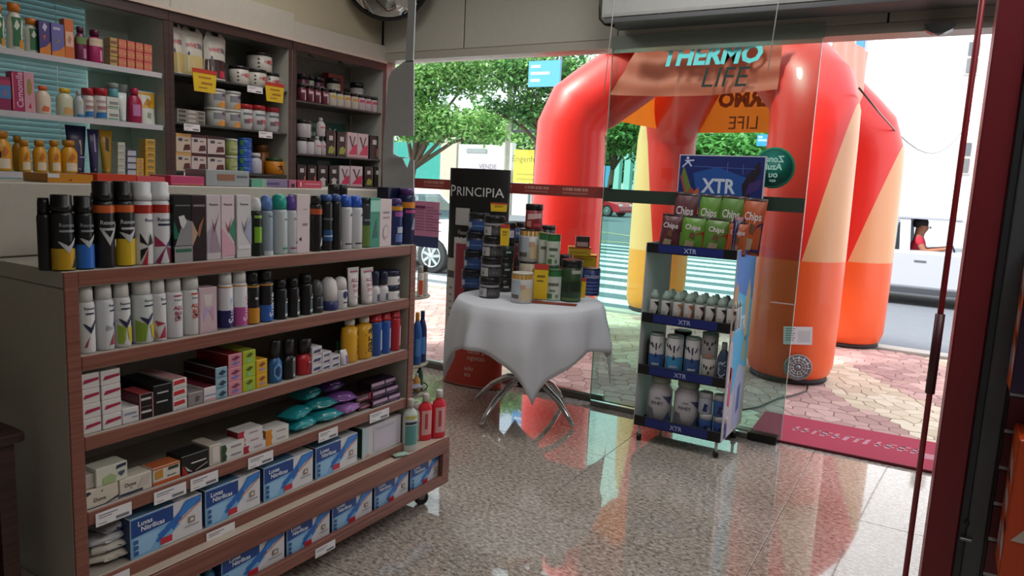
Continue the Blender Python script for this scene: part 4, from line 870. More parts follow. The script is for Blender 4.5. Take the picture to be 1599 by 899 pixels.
stack(191, 218, 636, Z3, 1, 'low white carton with blue-grey print', 'd5d2d4', [('r', -.8, .7, .55, .7, '8a94a8'), ('r', .1, .8, .3, .4, '8a94a8')], where=W, depth=.1)
stack(218, 240, 614, Z3, 2, 'black and rosy carton', '1a1518', [('r', -1, -.85, 0, 1, 'c08090'), ('r', .85, 1, 0, 1, 'c08090'), ('r', -.8, .7, .5, .68, 'c9c3c5')], where=W, depth=.09, topc='a8434a', side='6a2f38')
stack(240, 270, 600, Z3, 1, 'large black carton with two silver script lines', '101214', [('r', -.6, .6, .72, .77, 'b5b8ba'), ('r', -.7, .5, .42, .47, 'b5b8ba')], where=W, depth=.17)
stack(270, 293, 591, Z3, 3, 'white carton with scarlet blot', 'd8d4d4', [('p', [(-.9, .45), (.7, .55), (.6, .95), (-.8, .85)], 'c02a30'), ('r', -.7, .7, .15, .2, '8fb5b0')], where=W, depth=.17, topc='d0a0a2')
stack(293, 318, 612, Z3, 1, 'grey carton with round embossed end', '8a8484', [('p', [(0, .25), (.4, .3), (.5, .6), (.2, .75), (-.1, .55)], '5f5a5c')], where=W, depth=.14)
stack(318, 338, 604, Z3, 1, 'white carton with maroon top flap and blue line', 'd8d2d6', [('r', -.9, .9, .42, .48, '4a5f9a'), ('r', -.9, .9, .1, .2, 'c88f9c')], where=W, depth=.14, topc='7a3040')
stack(337, 356, 573, Z3, 3, 'small blue and grey carton', '8fb0c0', [('p', [(-.6, .4), (.1, .2), (.8, .5), (.1, .75)], '2a4258'), ('r', -.8, .6, .05, .15, '5a8aa8')], where=W, depth=.16, topc='2a1214', side='4a1418')
stack(357, 379, 552, Z3, 3, 'small pink carton with lilac oval', 'd58a9a', [('p', [(-.7, .6), (0, .5), (.7, .7), (.1, .85)], '7a3a5a'), ('p', [(-.7, .25), (0, .15), (.7, .35), (0, .45)], '7a7ab8')], where=W, depth=.16, side='8a1f22', topc='7a2024')
stack(379, 400, 547, Z3, 3, 'small lime carton with green oval', 'a5b82a', [('p', [(-.6, .6), (0, .5), (.6, .72), (.1, .85)], '4a5f28'), ('p', [(-.5, .25), (0, .15), (.5, .3), (0, .45)], '7fc08a')], where=W, depth=.16, side='c0a020', topc='a8b040')
stack(400, 418, 561, Z3, 2, 'small yellow carton with violet oval', 'd9a520', [('p', [(-.6, .62), (0, .5), (.7, .7), (.1, .82)], '8a4a3a'), ('p', [(-.6, .28), (0, .18), (.6, .32), (0, .45)], '9a90b0')], where=W, depth=.14, side='c89a18')
G3 = 'bottles on the middle shelf'
gput(bottle, 'shower_gel', 'blue bottle with wide black cap', 'bottle', W, 417, 437, 530, Z3, body='2a5f94', cap='0d0e10', capk=.4, capr=.8, art=[('p', [(-.6, .3), (0, .1), (.6, .3), (.6, .6), (0, .8), (-.6, .6)], '6aa0d0'), ('p', [(-.4, .35), (0, .2), (.4, .35), (.4, .55), (0, .68), (-.4, .55)], '183a64')], group=G3)
gput(bottle, 'shower_gel', 'black bottle with silver upright panel', 'bottle', W, 438, 458, 528, Z3, body='121214', cap='0d0e10', capk=.4, capr=.8, art=[('r', .1, .6, .05, .9, '5a5d60'), ('r', .15, .5, .75, .85, 'b0b3b6'), ('r', .15, .5, .1, .2, 'b0b3b6')], group=G3)
gput(bottle, 'shower_gel', 'red bottle with wide black cap', 'bottle', W, 459, 484, 527, Z3, body='b3202c', cap='0d0e10', capk=.4, capr=.8, art=[('p', [(-.2, .2), (.5, .2), (.6, .7), (-.2, .6)], '8a1520'), ('r', 0, .5, .55, .62, 'd8a0a4')], group=G3)
for px0, px1, pt, n, k in ((487, 503, 541, 3, 'left'), (503, 517, 549, 3, 'middle'), (517, 531, 554, 2, 'right')): stack(px0, px1, pt, Z3, n, 'tiny white-navy carton, %s column' % k, 'cfcbd2', [('p', [(-.8, .3), (.6, .35), (.8, .7), (-.6, .6)], '3a4268'), ('r', .2, .8, .1, .25, 'c98a9a')], where=W, depth=.07)
gput(squeeze, 'small_tube', 'white and purple tube beside the yellow bottles', 'tube', W, 528, 541, 545, Z3, depth=.03, body='d8d5dc', cap='d8d8dc', art=[('r', .0, .6, .1, .6, '7a5aa0')], group='small tubes on the middle shelf')
MBt = gput(bottle, 'small_bottle', 'tiny bottle with dark green cap', 'bottle', W, 520, 533, 531, Z3, body='d5d8d2', cap='0e5a44', capk=.45, capr=.6, X=GX-.07, group=G3)
for px0, px1, pt, d in ((530, 553, 497, 'yellow talc bottle turned to show black letters at its edge'), (553, 575, 493, 'yellow talc bottle with bold black upright lettering')):
    t = 'baria' if px0 == 530 else 'barla'
    gput(bottle, 'talc_bottle', d, 'bottle', W, px0, px1, pt, Z3, body='d8a020', cap='d6d0c4', capk=.14, capr=.5, sy=.7, shoulder=.93, art=[('t', 'barla', .55 if px0 == 530 else .05, .5, .36, '1a1612', PI/2)], group='talc bottles on the middle shelf')
for px0, px1, pt, c, d in ((575, 592, 490, '23509a', 'nearer blue spray can with red cap and white lettering'), (592, 606, 488, '2456a8', 'further blue spray can with red cap'), (606, 621, 484, 'b01f30', 'red spray can with red cap beside the right side panel')):
    can(px0, px1, pt, Z3, d, c, 'b3182c', [('r', .1, .5, .15, .75, 'b9c6dc' if c != 'b01f30' else 'e0b0b4')], where=W, group='spray cans on the middle shelf', cat='spray can', capk=.17, name='spray_can', top=1)

# fourth row
W = 'on the lower shelf'
def lay(px0, px1, z, h, d, desc, col, art=(), back=0., cat='box', name='soap_box', group=None, rz=0, **k):
    y, w = on_row(px0, px1, z, GX-.012-back); o = item(name, desc, cat, W, (GX-.012-back-d/2, y, z+.0006), PI/2+rz, y, group or (cat+'es on the lower shelf')); cart(o, w*.98, d, h, col, list(art), **k); return o
Z4b = Z4-.002
NVY = '2a3450'
lay(128, 186, Z4, .052, .06, 'cream soap box with navy foot beside the end panel', 'cfc6b8', [('t', 'Dove', -.05, .4, .3, '4a4540'), ('p', [(-1, .05), (.2, .05), (1, .3), (1, .16), (.2, 0), (-1, 0)], NVY), ('p', [(-1, .75), (-.8, .7), (-.5, .82), (-.6, .95), (-1, .95)], NVY), ('p', [(0, .8), (.15, .86), (.1, .76)], '3a3a3a')], group='cream soap boxes')
lay(187, 238, Z4, .052, .06, 'cream soap box with dark script and navy band', 'd2c9bc', [('t', 'Dove', -.35, .62, .3, '4a4540'), ('r', -1, .4, .06, .2, NVY), ('p', [(.1, .3), (.8, .4), (.9, .9), (.4, .8)], 'c3b9b2'), ('p', [(-.4, .4), (-.25, .46), (-.3, .36)], '3a3a3a')], group='cream soap boxes')
lay(150, 200, Z4+.0535, .052, .06, 'pale green soap box stacked on the cream ones', 'cfcfc0', [('p', [(-.6, .05), (.2, .05), (.3, .35), (-.1, .55), (-.6, .4)], '9fb580'), ('p', [(.25, .7), (.9, .78), (.9, .95), (.3, .9)], NVY), ('p', [(.4, .4), (.6, .25), (.8, .42), (.8, .55), (.4, .52)], '4a5270')], back=.0)
lay(128, 150, Z4+.0535, .04, .05, 'small grey-white soap box resting behind the end panel', 'b5b0aa', [], back=.01)
lay(239, 282, Z4, .053, .055, 'orange and white soap box with green badge', 'd8d2c8', [('r', -1, 1, 0, .2, 'c05a28'), ('r', -1, 1, .9, 1, 'c05a28'), ('p', [(-.85, .35), (-.3, .35), (-.3, .85), (-.85, .8)], 'c08a35'), ('r', .1, .85, .68, .86, '2a4230'), ('t', 'fenxofre', .35, .38, .16, '3a302c', 0, 1.0)], topc='c0683a')
lay(283, 326, Z4, .06, .075, 'glossy black soap carton with red corner and white swirl', '121214', [('p', [(-.95, 0), (-.5, 0), (-.9, .5), (-.95, .6)], 'a32a28'), ('p', [(-.8, .5), (-.6, .2), (-.2, .06), (-.3, .14), (-.6, .35)], 'c8c0bc'), ('r', -.3, .8, .5, .57, 'd8d8d8'), ('p', [(0, .08), (.9, .3), (.9, .36), (0, .12)], 'b8a8a0')], topc='222224')
lay(327, 345, Z4, .066, .09, 'narrow cream carton standing beside the black one', 'c8beb2', [('r', -.5, .6, .15, .9, 'd8d2cc')])
y, w = on_row(346, 382, Z4)
for k, nm in enumerate(('lower', 'upper')):
    lay(346, 382, Z4+k*.0275, .027, .05, '%s white toothpaste box with dark green end' % nm, 'd8d6d4', [('p', [(-1, 0), (-.65, 0), (-.55, .5), (-.7, 1), (-1, 1)], '1f4a2c'), ('r', -.2, .7, .35, .6, '9a8a9c')], name='toothpaste_box', group='toothpaste boxes on the lower shelf')
for k, (a, c) in enumerate(((380, 416), (374, 411), (372, 410))):
    lay(a, c, Z4+k*.0255, .025, .06, '%s white toothpaste box with red end' % ('bottom', 'middle', 'top')[k], 'd8d4d4', [('p', [(-1, 0), (-.5, 0), (-.6, .5), (-.5, 1), (-1, 1)], 'b02338'), ('r', -.1, .6, .4, .6, 'b08aa0')], name='toothpaste_box', group='toothpaste boxes on the lower shelf', side='8a1a20', back=.004*k)
for k in range(2): lay(415, 451, Z4+k*.0275, .027, .06, '%s white toothpaste box with orange end' % ('lower', 'upper')[k], 'd9d6d2', [('p', [(-1, 0), (-.45, 0), (-.55, .5), (-.45, 1), (-1, 1)], 'd58420'), ('r', -.1, .7, .4, .6, 'a09aa0')], name='toothpaste_box', group='toothpaste boxes on the lower shelf', side='c07a20')
def soft(px, py_z, w, h, back, desc, col, art, grp, rz=0):
    y = row_y(px, GX-.06-back, Z4+py_z); o = item('wipes_pack', desc, 'pack', W, (GX-.06-back, y, Z4+py_z), PI/2+rz, y, grp); pillow(o, w, .09, h, col, art, jit=.003)
TW = [('p', [(-.5, .2), (.4, .1), (.5, .8), (-.4, .9)], 'c5dcd8')]
for px, z, bk, d, rz in ((467, .001, 0, 'teal wipes pack at the front left of its heap', .1), (505, .001, 0, 'teal wipes pack at the front right of its heap', -.1), (461, .042, .01, 'teal wipes pack in the upper left of its heap', .35), (497, .04, .03, 'teal wipes pack in the upper middle of its heap', -.15), (478, .082, .06, 'teal wipes pack on top of its heap', .3)):
    soft(px, z, .13, .04, bk, d, '1f8f98', TW, 'teal wipes packs', rz)
for px, z, bk, d, c, rz in ((540, .001, .0, 'lilac pack with white spots at the foot of the purple heap', '9a6ab0', .2), (530, .042, .02, 'lilac and purple pack second up in the purple heap', '7a4a98', -.3), (512, .085, .06, 'purple pack with pink panel on the purple heap', '4a2870', .1), (487, .105, .1, 'dark purple pack with white ring far left of the purple heap', '3a2450', .2)):
    soft(px, z, .12, .042, bk, d, c, [('p', [(-.4, .2), (.4, .1), (.5, .8), (-.4, .9)], 'c89ad0')], 'purple packs', rz)
for k, d in enumerate(('lower', 'upper')):
    y = row_y(568, GX-.05, Z4); o = item('pink_tube', '%s dark tube with hot pink end' % d, 'tube', W, (GX-.04-k*.01, y-.003*k, Z4+.002+k*.031), PI/2, y, 'pink ended tubes'); cart(o, .115, .03, .028, '3a1c24', [('p', [(.3, 0), (.9, 0), (1, .5), (.9, 1), (.3, 1)], 'd84a72'), ('r', -.8, .2, .3, .6, 'b06a80')])
for a, c, lv, d in ((581, 606, 0, 'bottom left'), (581, 602, 1, 'middle left'), (579, 601, 2, 'top left'), (606, 625, 0, 'bottom right'), (602, 622, 1, 'middle right'), (601, 618, 2, 'top right')):
    lay(a, c, Z4+lv*.031, .029, .08, 'plum carton with pale edge, %s of its block' % d, '3a1f44' if 'right' in d else '2c1a28', [('r', -.9, .9, .5, .95, 'b89ab8'), ('r', -.6, .4, .1, .3, '6a4a70')], back=.015*lv, name='plum_carton', group='plum cartons')
# glove boxes
def glovebox(o, w, d, h):
    b = MB(); b.box(-w/2, w/2, -d/2, d/2, 0, h, mt('dcdce2', .4), .0015)
    b.box(-w/2-.0004, -w/2+.001, -d/2+.002, d/2-.002, .002, h-.002, M_('22406e')); b.box(-w/2+.003, w*.12, -d/2+.003, d/2-.003, h-.001, h+.0005, M_('5d86a6'))
    b.lathe([(.001, 0), (.022, 0), (.022, .0006), (.001, .0006)], M_('8c8884'), 14, (w*.3, 0, h-.0002))
    b.build('carton', o)
    art = [('p', [(-1, 0), (-.25, 0), (.35, .42), (.1, .55), (-.1, 1), (-1, 1)], '7fb4e0'), ('p', [(-.9, .06), (-.5, .06), (-.2, .5), (-.9, .5)], '98c6ea'),
           ('p', [(-.98, .52), (.15, .6), (.15, .97), (-.98, .97)], '1d4690'),
           ('p', [(-.35, .22), (-.28, .17), (.1, .4), (.14, .32), (.25, .42), (.35, .5), (.42, .62), (.95, .82), (.97, .99), (.5, .96), (.33, .75), (.2, .66), (-.05, .52), (-.1, .46), (-.3, .36), (-.26, .32)], '2a6cc0'),
           ('p', [(.3, .62), (.45, .6), (.95, .9), (.9, .97), (.5, .93)], '3d86d8'),
           ('p', [(.25, .42), (.98, .8), (.98, .83), (.3, .5)], 'd88a70'),
           ('t', 'Luvas', -.62, .84, .17, 'e8eef8', 0, .6), ('t', 'Nitrílicas', -.42, .69, .17, 'e8eef8', 0, 1.05),
           ('r', -.22, .1, .08, .24, 'c8303e'), ('r', .58, .76, .34, .5, '8f7f6c'), ('r', .62, .72, .38, .46, 'd8d4d4'), ('r', .45, .88, .25, .29, 'a9a4a8'),
           ('r', -.93, -.82, .36, .46, '2c5a94'), ('r', -.93, -.82, .22, .32, '2c5a94'), ('r', -.93, -.82, .08, .18, '2c5a94')]
    decals(o, flat(-d/2), w/2, h, art)
gp = None; k = 0
for px0, px1, z, X, wh in ((203, 318, Z5, GX-.01, 'shelf'), (320, 408, Z5, GX-.01, 'shelf'), (411, 490, Z5, GX-.01, 'shelf'), (492, 559, Z5, GX-.01, 'shelf'),
                           (345, 446, .119, -1.878, 'plinth'), (447, 516, .119, -1.878, 'plinth'), (518, 582, .119, -1.878, 'plinth'), (584, 638, .119, -1.878, 'plinth'), (640, 688, .119, -1.878, 'plinth')):
    y, w = on_row(px0, px1, z, X); whr = 'on the bottom shelf' if wh == 'shelf' else 'in the open plinth'
    o = item('glove_box', 'blue and white nitrile glove carton', 'box', whr, (X-.06, y, z+.0006), PI/2, y, 'glove cartons '+whr); glovebox(o, w*.97, .118, .122 if wh == 'shelf' else .118)
    if wh == 'shelf': print('glove w', round(w, 3))
y, w = on_row(560, 622, Z5); o = item('glove_box', 'plain white and lilac carton with dark green side', 'box', 'on the bottom shelf', (GX-.08, y, Z5+.0006), PI/2, y)
cart(o, w*.97, .13, .125, 'd3cfd6', [('r', -1, -.7, 0, 1, 'b9ccd4'), ('r', -.45, .85, .1, .88, 'c9c2d0'), ('p', [(-.9, .0), (-.6, 0), (-.75, .12)], 'd59a88'), ('r', -.3, .6, .78, .84, 'a8b0bc')], side='1f4438')
# crinkled bags at the left end of the bottom shelf
R_ = random.Random(4)
for k in range(5):
    y = row_y(168, GX-.08, Z5)+R_.uniform(-.012, .012); o = item('clear_bag', 'crinkled clear bag, %s of the pile' % ('bottom', 'second', 'third', 'fourth', 'top')[k], 'bag', 'at the bottom shelf\'s left end', (GX-.085-.004*k, y, Z5+.002+k*.026), PI/2+R_.uniform(-.3, .3), k, 'clear bags pile')
    pillow(o, .125-.008*k, .12, .034, ('cfc8bb', 'd8d4cc', 'c0c2c8', 'b8b8c0', '7d8088')[k], [('p', [(-.3, .2), (.3, .0), (.5, .6), (-.2, .8)], ('c8c2b8', '3a3c58', 'e0dcdc', '3c4468', '8a8c94')[k])], jit=.006)
for k, px in enumerate((311, 330, 350)):
    y = row_y(px, -1.90, .119); o = item('blue_bottle', 'small sky-blue bottle with white cap', 'bottle', 'in the open plinth', (-1.91, y, .1196), PI/2, y, 'blue bottles in the plinth'); bottle(o, .019, .105, '4a90c0', 'dfe5ea', sy=.8, capk=.2)

# ================================================================ END OF GONDOLA: spinner rack, bottles on the plinth
sp = thing('spinner_rack', 'small round-shelved rack with tall grey header sheet at the gondola end', 'rack', (-2.06, 2.535, .309))
b = MB().tube([(0, 0, 0), (0, 0, 1.1)], .011, STEEL); b.build('pole', sp)
MB().lathe([(.002, 0), (.05, 0), (.05, .012), (.002, .012)], STEEL, 20).build('base', sp)
for z in (.958, .650, .512):
    q = MB(); q.lathe([(.002, 0), (.118, 0), (.122, .004), (.118, .008), (.002, .008)], mt('8d8578', .35), 28)
    q.build('shelf', sp, (.0, 0, z-.309-.008))

q = MB()
for k in range(24):
    a0, a1 = 2*PI*k/24, 2*PI*(k+1)/24; q.tube([(.122*math.cos(a0), .122*math.sin(a0), 0), (.122*math.cos(a1), .122*math.sin(a1), 0)], .003, DARK, 5)
q.build('wire_rim', sp, (0, 0, .512-.309+.02))
PZ = lambda px, py: ony(px, py, 2.63)
pts = [PZ(*q) for q in ((599, 310), (599, 215), (606, 125), (611, 112), (630, 96), (646, 95), (647, 247), (647, 310))]
org = Vector((-2.06, 2.535, .309)); GS = mt('c2c8cd', .45)
def slab(b, l, m, y0=2.629, y1=2.635): b.prism([(p.x-org.x, p.z-org.z) for p in l], y0-org.y, y1-org.y, m)
b = MB(); W4 = [PZ(*q) for q in ((614, 212), (645, 212), (645, 247), (614, 240))]
P_ = [PZ(*q) for q in ((597, 310), (603, 150), (606, 125), (611, 112), (631, 96), (646, 94), (646, 212), (600, 212))]
slab(b, [PZ(600, 212), PZ(606, 125), PZ(611, 112), PZ(631, 96), PZ(646, 94), PZ(646, 212)], GS)
slab(b, [PZ(600, 212), PZ(614, 212), PZ(614, 240), PZ(598, 240)], GS)
slab(b, [PZ(598, 240), PZ(614, 240), PZ(628, 247), PZ(636, 262), PZ(640, 250), PZ(646, 250), PZ(646, 312), PZ(597, 312)], GS)
slab(b, [PZ(633, 97), PZ(637, 20), PZ(636, -70), PZ(652, -70), PZ(648, 20), PZ(645, 96)], GS)
o = b.build('header_sheet', sp); o['label'] = 'tall bent grey sheet with cut-out window'
MB().box(PZ(614, 246).x-org.x, PZ(640, 246).x-org.x, .06, .098, PZ(628, 247).z-org.z, PZ(628, 247).z-org.z+.004, GS).build('folded_flap', sp)
# leaflet holder
p0, p1 = ony(645, 313, 2.56), ony(684, 388, 2.56)
lf = thing('pink_leaflet', 'pink information leaflet with blue foot beyond the gondola top', 'leaflet', ((p0.x+p1.x)/2, 2.56, .0)); lw = (p1.x-p0.x)/2
b = MB().box(-lw, lw, 0, .002, p1.z, p0.z, thin('e4b4cc', .6)).box(-lw, lw, -.0008, 0, p1.z, p1.z+(p0.z-p1.z)*.24, thin('7888c8', .5)); hh = p0.z-p1.z
b.build('sheet', lf)
b = MB()
for i in range(9): b.poly2(grid(-lw*.8, -lw*.1, p0.z-hh*(.14+.062*i), p0.z-hh*(.115+.062*i))+grid(.02*lw, lw*(.6+.03*(i % 3)*10), p0.z-hh*(.14+.062*i), p0.z-hh*(.115+.062*i)), flat(-.001), mt('b98aa6', .7))
b.poly2(grid(-lw*.8, -.02*lw, p0.z-hh*.16, p0.z-hh*.1), flat(-.0014), mt('8a4a78', .6)); b.build('print', lf)
MB().box(-.09, -lw+.01, .001, .003, p1.z+.03, p1.z+.05, STEEL).build('holder_clip', lf)
# things on the spinner shelves
W = 'on the rack at the gondola end'
def spin(kind, name, desc, cat, x, y, z, r, h, **k):
    o = item(name, desc, cat, W, (-2.06+x, 2.535+y, z+.0006), rad(55), y, cat+'s on the end rack'); kind(o, r, h, **k); return o
for x, y, c, d in ((.095, .0, 'd8562f', 'white tube with orange-red stripe nearest the aisle'), (.085, .045, 'c9c4c0', 'white tube with dark cap further back'), (.08, -.045, 'c8452c', 'reddish tube half hidden by the gondola')):
    spin(aerosol, 'sun_cream_tube', d, 'tube', x, y, .958, .014, .135, body='dcd6d2', cap='2a2426' if c == 'c9c4c0' else 'b8b0a8', art=[('r', -.6, .6, .1, .7, c)])
for x, y, c, d in ((.085, .0, 'd9962a', 'blue spray bottle with amber cap'), (.075, .05, '16306e', 'navy spray bottle beside the amber-capped one'), (.08, -.045, '2a4f94', 'blue spray bottle half hidden by the gondola')):
    spin(bottle, 'spray_bottle', d, 'bottle', x, y, .650, .021, .235, body='2456a0' if c == 'd9962a' else '14285c', cap=c, art=[('r', -.5, .5, .2, .6, '4a80c0')], capk=.16, sy=.9)
spin(bottle, 'small_bottle', 'small amber bottle on the lowest rack shelf', 'bottle', .075, .02, .512, .016, .09, body='d99a4a', cap='e0dcd4', sy=1)
spin(bottle, 'small_bottle', 'small dark green bottle on the lowest rack shelf', 'bottle', .06, .06, .512, .016, .12, body='1f4a3c', cap='14302a', sy=1)
for k, (x, y, rz) in enumerate(((.07, -.03, .4), (.09, .0, 1.2))):
    o = item('silver_sachet', 'crumpled silver and purple sachet', 'sachet', W, (-2.06+x, 2.535+y-.02, .513+k*.026), rz, y, 'sachets on the end rack'); pillow(o, .08, .05, .024, '9a9aa8', [('p', [(-.3, .1), (.3, .1), (.3, .8), (-.3, .8)], '4a3a68')])
W = 'on the plinth end'
def mouth(px, pt, dx, desc, body, cap, lab, clear=False):
    X = -1.89-dx; y = row_y(px, X, .31); h = top_z(pt, X, y)-.31
    o = item('mouthwash_bottle', desc, 'bottle', W, (X, y, .3098), rad(62), y, 'mouthwash bottles on the plinth')
    b = MB(); r = .034; hb = h*.84
    b.lathe([(r*.9, 0), (r, .006), (r, hb*.8), (r*.85, hb*.9), (r*.45, hb*.97), (r*.42, hb)], body if clear else M_(body), 20, sy=.62); b.build('bottle', o)
    MB().lathe([(r*.46, 0), (r*.44, h*.14), (r*.36, h*.16)], M_(cap), 14).build('cap', o, (0, 0, hb))
    decals(o, wrap(r, .62), r, hb, lab)
LB = [('r', -.75, .75, .15, .78, 'e0a8a8'), ('r', -.3, .1, .3, .7, 'b84a50')]
mouth(663, 614, .03, 'red mouthwash bottle with white cap, nearer the gondola body', 'd82a38', 'cfc9c4', LB)
mouth(684, 608, .0, 'red mouthwash bottle with white cap, nearest the plinth corner', 'e02c40', 'd6d2d0', LB)
mouth(639, 622, .0, 'clear mouthwash bottle with teal label and pale cap, in front', 'cfd8d4', 'c8c2bc', [('r', -.9, .9, .15, .6, '5f9a9a'), ('r', -.9, .9, .62, .68, '2a3a48'), ('r', -.9, .9, .75, .82, 'c9c06a')])
mouth(648, 628, .06, 'clear mouthwash bottle with pale cap behind the teal-labelled one', 'b8c4c0', 'c8c0bc', [('r', -.8, .8, .2, .6, '9ab0a8')])
o = item('clear_sachet', 'small clear green-tinted sachet lying flat', 'sachet', W, (-1.875, row_y(627, -1.87, .31), .3105), rad(70), 0); pillow(o, .07, .035, .015, 'a8c8b8', [('p', [(-.1, .2), (.2, .2), (.1, .8)], 'd8e8e0')])

# ================================================================ WALL CABINETS
CX = -3.84
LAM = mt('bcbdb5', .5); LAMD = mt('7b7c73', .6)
for k, (ya, yb, zs, lab, back) in enumerate(((1.70, 2.59, (1.985, 1.70, 1.415), 'left wall shelf cabinet with toiletries in front of a window blind', None),
                               (2.65, 3.485, (2.0, 1.727, 1.450), 'middle wall shelf cabinet with supplement tubs and pouches', LAMD),
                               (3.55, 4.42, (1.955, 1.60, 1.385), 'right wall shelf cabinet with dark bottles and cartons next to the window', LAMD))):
    c = thing('shelf_cabinet', lab, 'cabinet', (0, 0, 0), group='wall shelf cabinets')
    for nm, y0, y1 in (('side_panel', ya-.03, ya), ('side_panel', yb, yb+.03)):
        MB().box(-4.17, CX-.004, y0, y1, 0, 2.33, LAM, .001).box(CX-.004, CX, y0, y1, 0, 2.33, DWOOD, .001).build(nm, c)
    MB().box(CX-.02, CX+.004, ya-.03, yb+.03, 2.272, 2.325, DWOOD, .002).build('top_rail', c)
    MB().box(-4.17, CX-.021, ya, yb, 2.30, 2.325, mt('b9bab4', .5)).build('top_panel', c)
    zt = (2.52, 2.50, 2.455)[k]
    MB().box(CX-.029, CX+.018 if k < 2 else CX+.008, ya-.03, yb+.03, 2.328, zt, mt('b8b3a9', .4), .004).build('header_panel', c)
    MB().box(CX-.022, CX+.02 if k < 2 else CX+.012, ya-.03, yb+.03, 2.326, 2.345, mt('c4b3a8', .4)).build('light_strip', c)
    MB().box(-4.17, CX-.005, ya, yb, 0, 1.15, LAM).build('cupboard', c)
    for q in range(2): d = MB().box(CX-.004, CX+.012, ya+(yb-ya)*q/2+.003, ya+(yb-ya)*(q+1)/2-.003, .08, 1.14, OFFW, .003).build('door', c); MB().box(CX+.0125, CX+.03, ya+(yb-ya)/2+(-.04 if q == 0 else .03), ya+(yb-ya)/2+(-.03 if q == 0 else .04), .5, .65, STEEL).build('handle', d)
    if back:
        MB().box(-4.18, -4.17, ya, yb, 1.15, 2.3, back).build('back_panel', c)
    else: MB().box(-4.18, -4.17, 2.35, yb, 1.15, 2.3, mt('c3d2ca', .6)).build('back_panel', c)
    for z in zs:
        s = MB().box(-4.165, CX-.012, ya+.002, yb-.002, z-.012, z, mt('3a3c3a', .3) if k else mt('9fb5b0', .3), .002).build('shelf', c)
        if not k: MB().box(CX-.0115, CX-.009, ya+.004, yb-.01, z-.028, z-.001, mt('c3c0c8', .4)).build('price_rail', s)
    for z in (2.18,) if k == 2 else (): 
        for y in (3.85, 4.15): MB().lathe([(.03, 0), (.035, .012), (.0, .012)], STEEL, 14, (-4.0, y, 2.287)).build('spot_lamp', c)
cb2 = [o for o in COL.objects if o.name.startswith('shelf_cabinet')]
for p0, p1, z, c in ((287, 312, 1.727, 1), (287, 312, 1.45, 1), (404, 425, 1.727, 1), (386, 410, 2.0, 1)): price_tag(p0, p1, z, .04, X=CX-.008, par=cb2[c], drop=.004)
# blind behind the first cabinet
bd = thing('window_blind', 'pale blue-green slatted blind behind the left wall cabinet', 'blind', (-4.24, 0, 0))
for k in range(38):
    z = 1.32+k*.0285; s = MB().add([(-.007, 1.28, .0155), (.007, 1.28, -.0155), (.007, 2.42, -.0155), (-.007, 2.42, .0155), (-.006, 1.28, .0162), (.008, 1.28, -.0148), (.008, 2.42, -.0148), (-.006, 2.42, .0162)], [(0, 1, 2, 3), (7, 6, 5, 4), (0, 4, 5, 1), (2, 6, 7, 3), (1, 5, 6, 2)], thin('b3c8ca', .33)) if k == 0 else s
    if k == 0: so = s.build('slat', bd, (0, 0, z))
    else: e = so.copy(); COL.objects.link(e); e.parent = bd; e.location = (0, 0, z)
for y in (1.85, 2.22): MB().tube([(.014, y, 1.3), (.014, y, 2.4)], .002, WHITE, 5).build('ladder_cord', bd)
ch = thing('bead_chain', 'hanging white bead chain in front of the blind', 'chain', (-4.215, 2.05, 0))
b = MB()
for k in range(44): b.lathe([(.001, -.004), (.0045, 0), (.001, .004)], WHITE, 6, (0, 0, 1.5+k*.0185), cap=False)
b.build('beads', ch)

# poster behind third cabinet
pz = thing('dark_poster', 'dark green poster with pale X inside the right wall cabinet', 'poster', (-4.16, 0, 0))
y0, y1 = row_y(465, -4.15, 1.75), row_y(540, -4.15, 1.75)
MB().box(0, .004, y0-.02, y1, 1.46, 1.86, mt('2f5a4a', .5)).build('board', pz)
b = MB(); mp = lambda u, v: (.0045, u, v); b.text('X', mp, mt('c8dcd4', .6), .11, row_y(520, -4.15, 1.75), 1.78, bold=.02)
for z in (1.83, 1.765):
    for i in range(9): b.poly2(grid(y0+.01+i*.03, y0+.03+i*.03, z-.018, z+.012), mp, mt('a9c8bc', .6))
for z, h_ in ((1.56, .008), (1.53, .02), (1.49, .008)): b.poly2(grid(y0+.2, y0+.33, z-h_, z+h_), mp, mt('9ab0a8', .6))
b.build('lettering', pz)

def cput(kind, name, desc, cat, where, px0, px1, pt, z, pb=None, back=.0, depth=None, group=None, lift=0., fz=None, **k):
    X = CX-.03-back; y, w = on_row(px0, px1, z+lift, X)
    if kind not in (cart, pouch): y, w = on_row(px0, px1, z+lift, X-w/2)
    h = top_z(pt, X-(.0 if kind is cart else w/2), y)-z-lift if fz is None else fz
    if kind is cart: d = depth or min(w, .12); o = item(name, desc, cat, where, (X-d/2, y, z+lift+.0006), PI/2, y, group); cart(o, w*.97, d, h, **k)
    elif kind is pouch: o = item(name, desc, cat, where, (X-.05, y, z+lift+.0006), PI/2, y, group); pouch(o, w, h, depth or .07, **k)
    elif kind is squeeze: o = item(name, desc, cat, where, (X-w/2, y, z+lift+.0006), PI/2, y, group); squeeze(o, w, h, **k)
    else: o = item(name, desc, cat, where, (X-w/2, y, z+lift+.0006), PI/2, y, group); kind(o, w/2*.97, h, **k)
    return h
A_, B_, C_ = 1.985, 1.70, 1.415
W = 'on left cabinet\'s top shelf'
GL = [('p', [(-.45, .1), (-.36, .5), (-.5, .85), (.6, .85), (.42, .5), (.5, .1)], '1f6a3c'), ('p', [(-.3, .6), (.0, .8), (.35, .65), (.0, .52)], 'cfd8cf'), ('p', [(.2, .06), (.75, .06), (.7, .3), (.2, .25)], 'd88a2a')]
cput(bottle, 'shampoo_bottle', 'green label bottle with orange cap, cut by the frame', 'bottle', W, -14, 9, 6, A_, body='d5d8cc', cap='d07a22', art=GL, waist=.15, capr=.7, group='green label bottles')
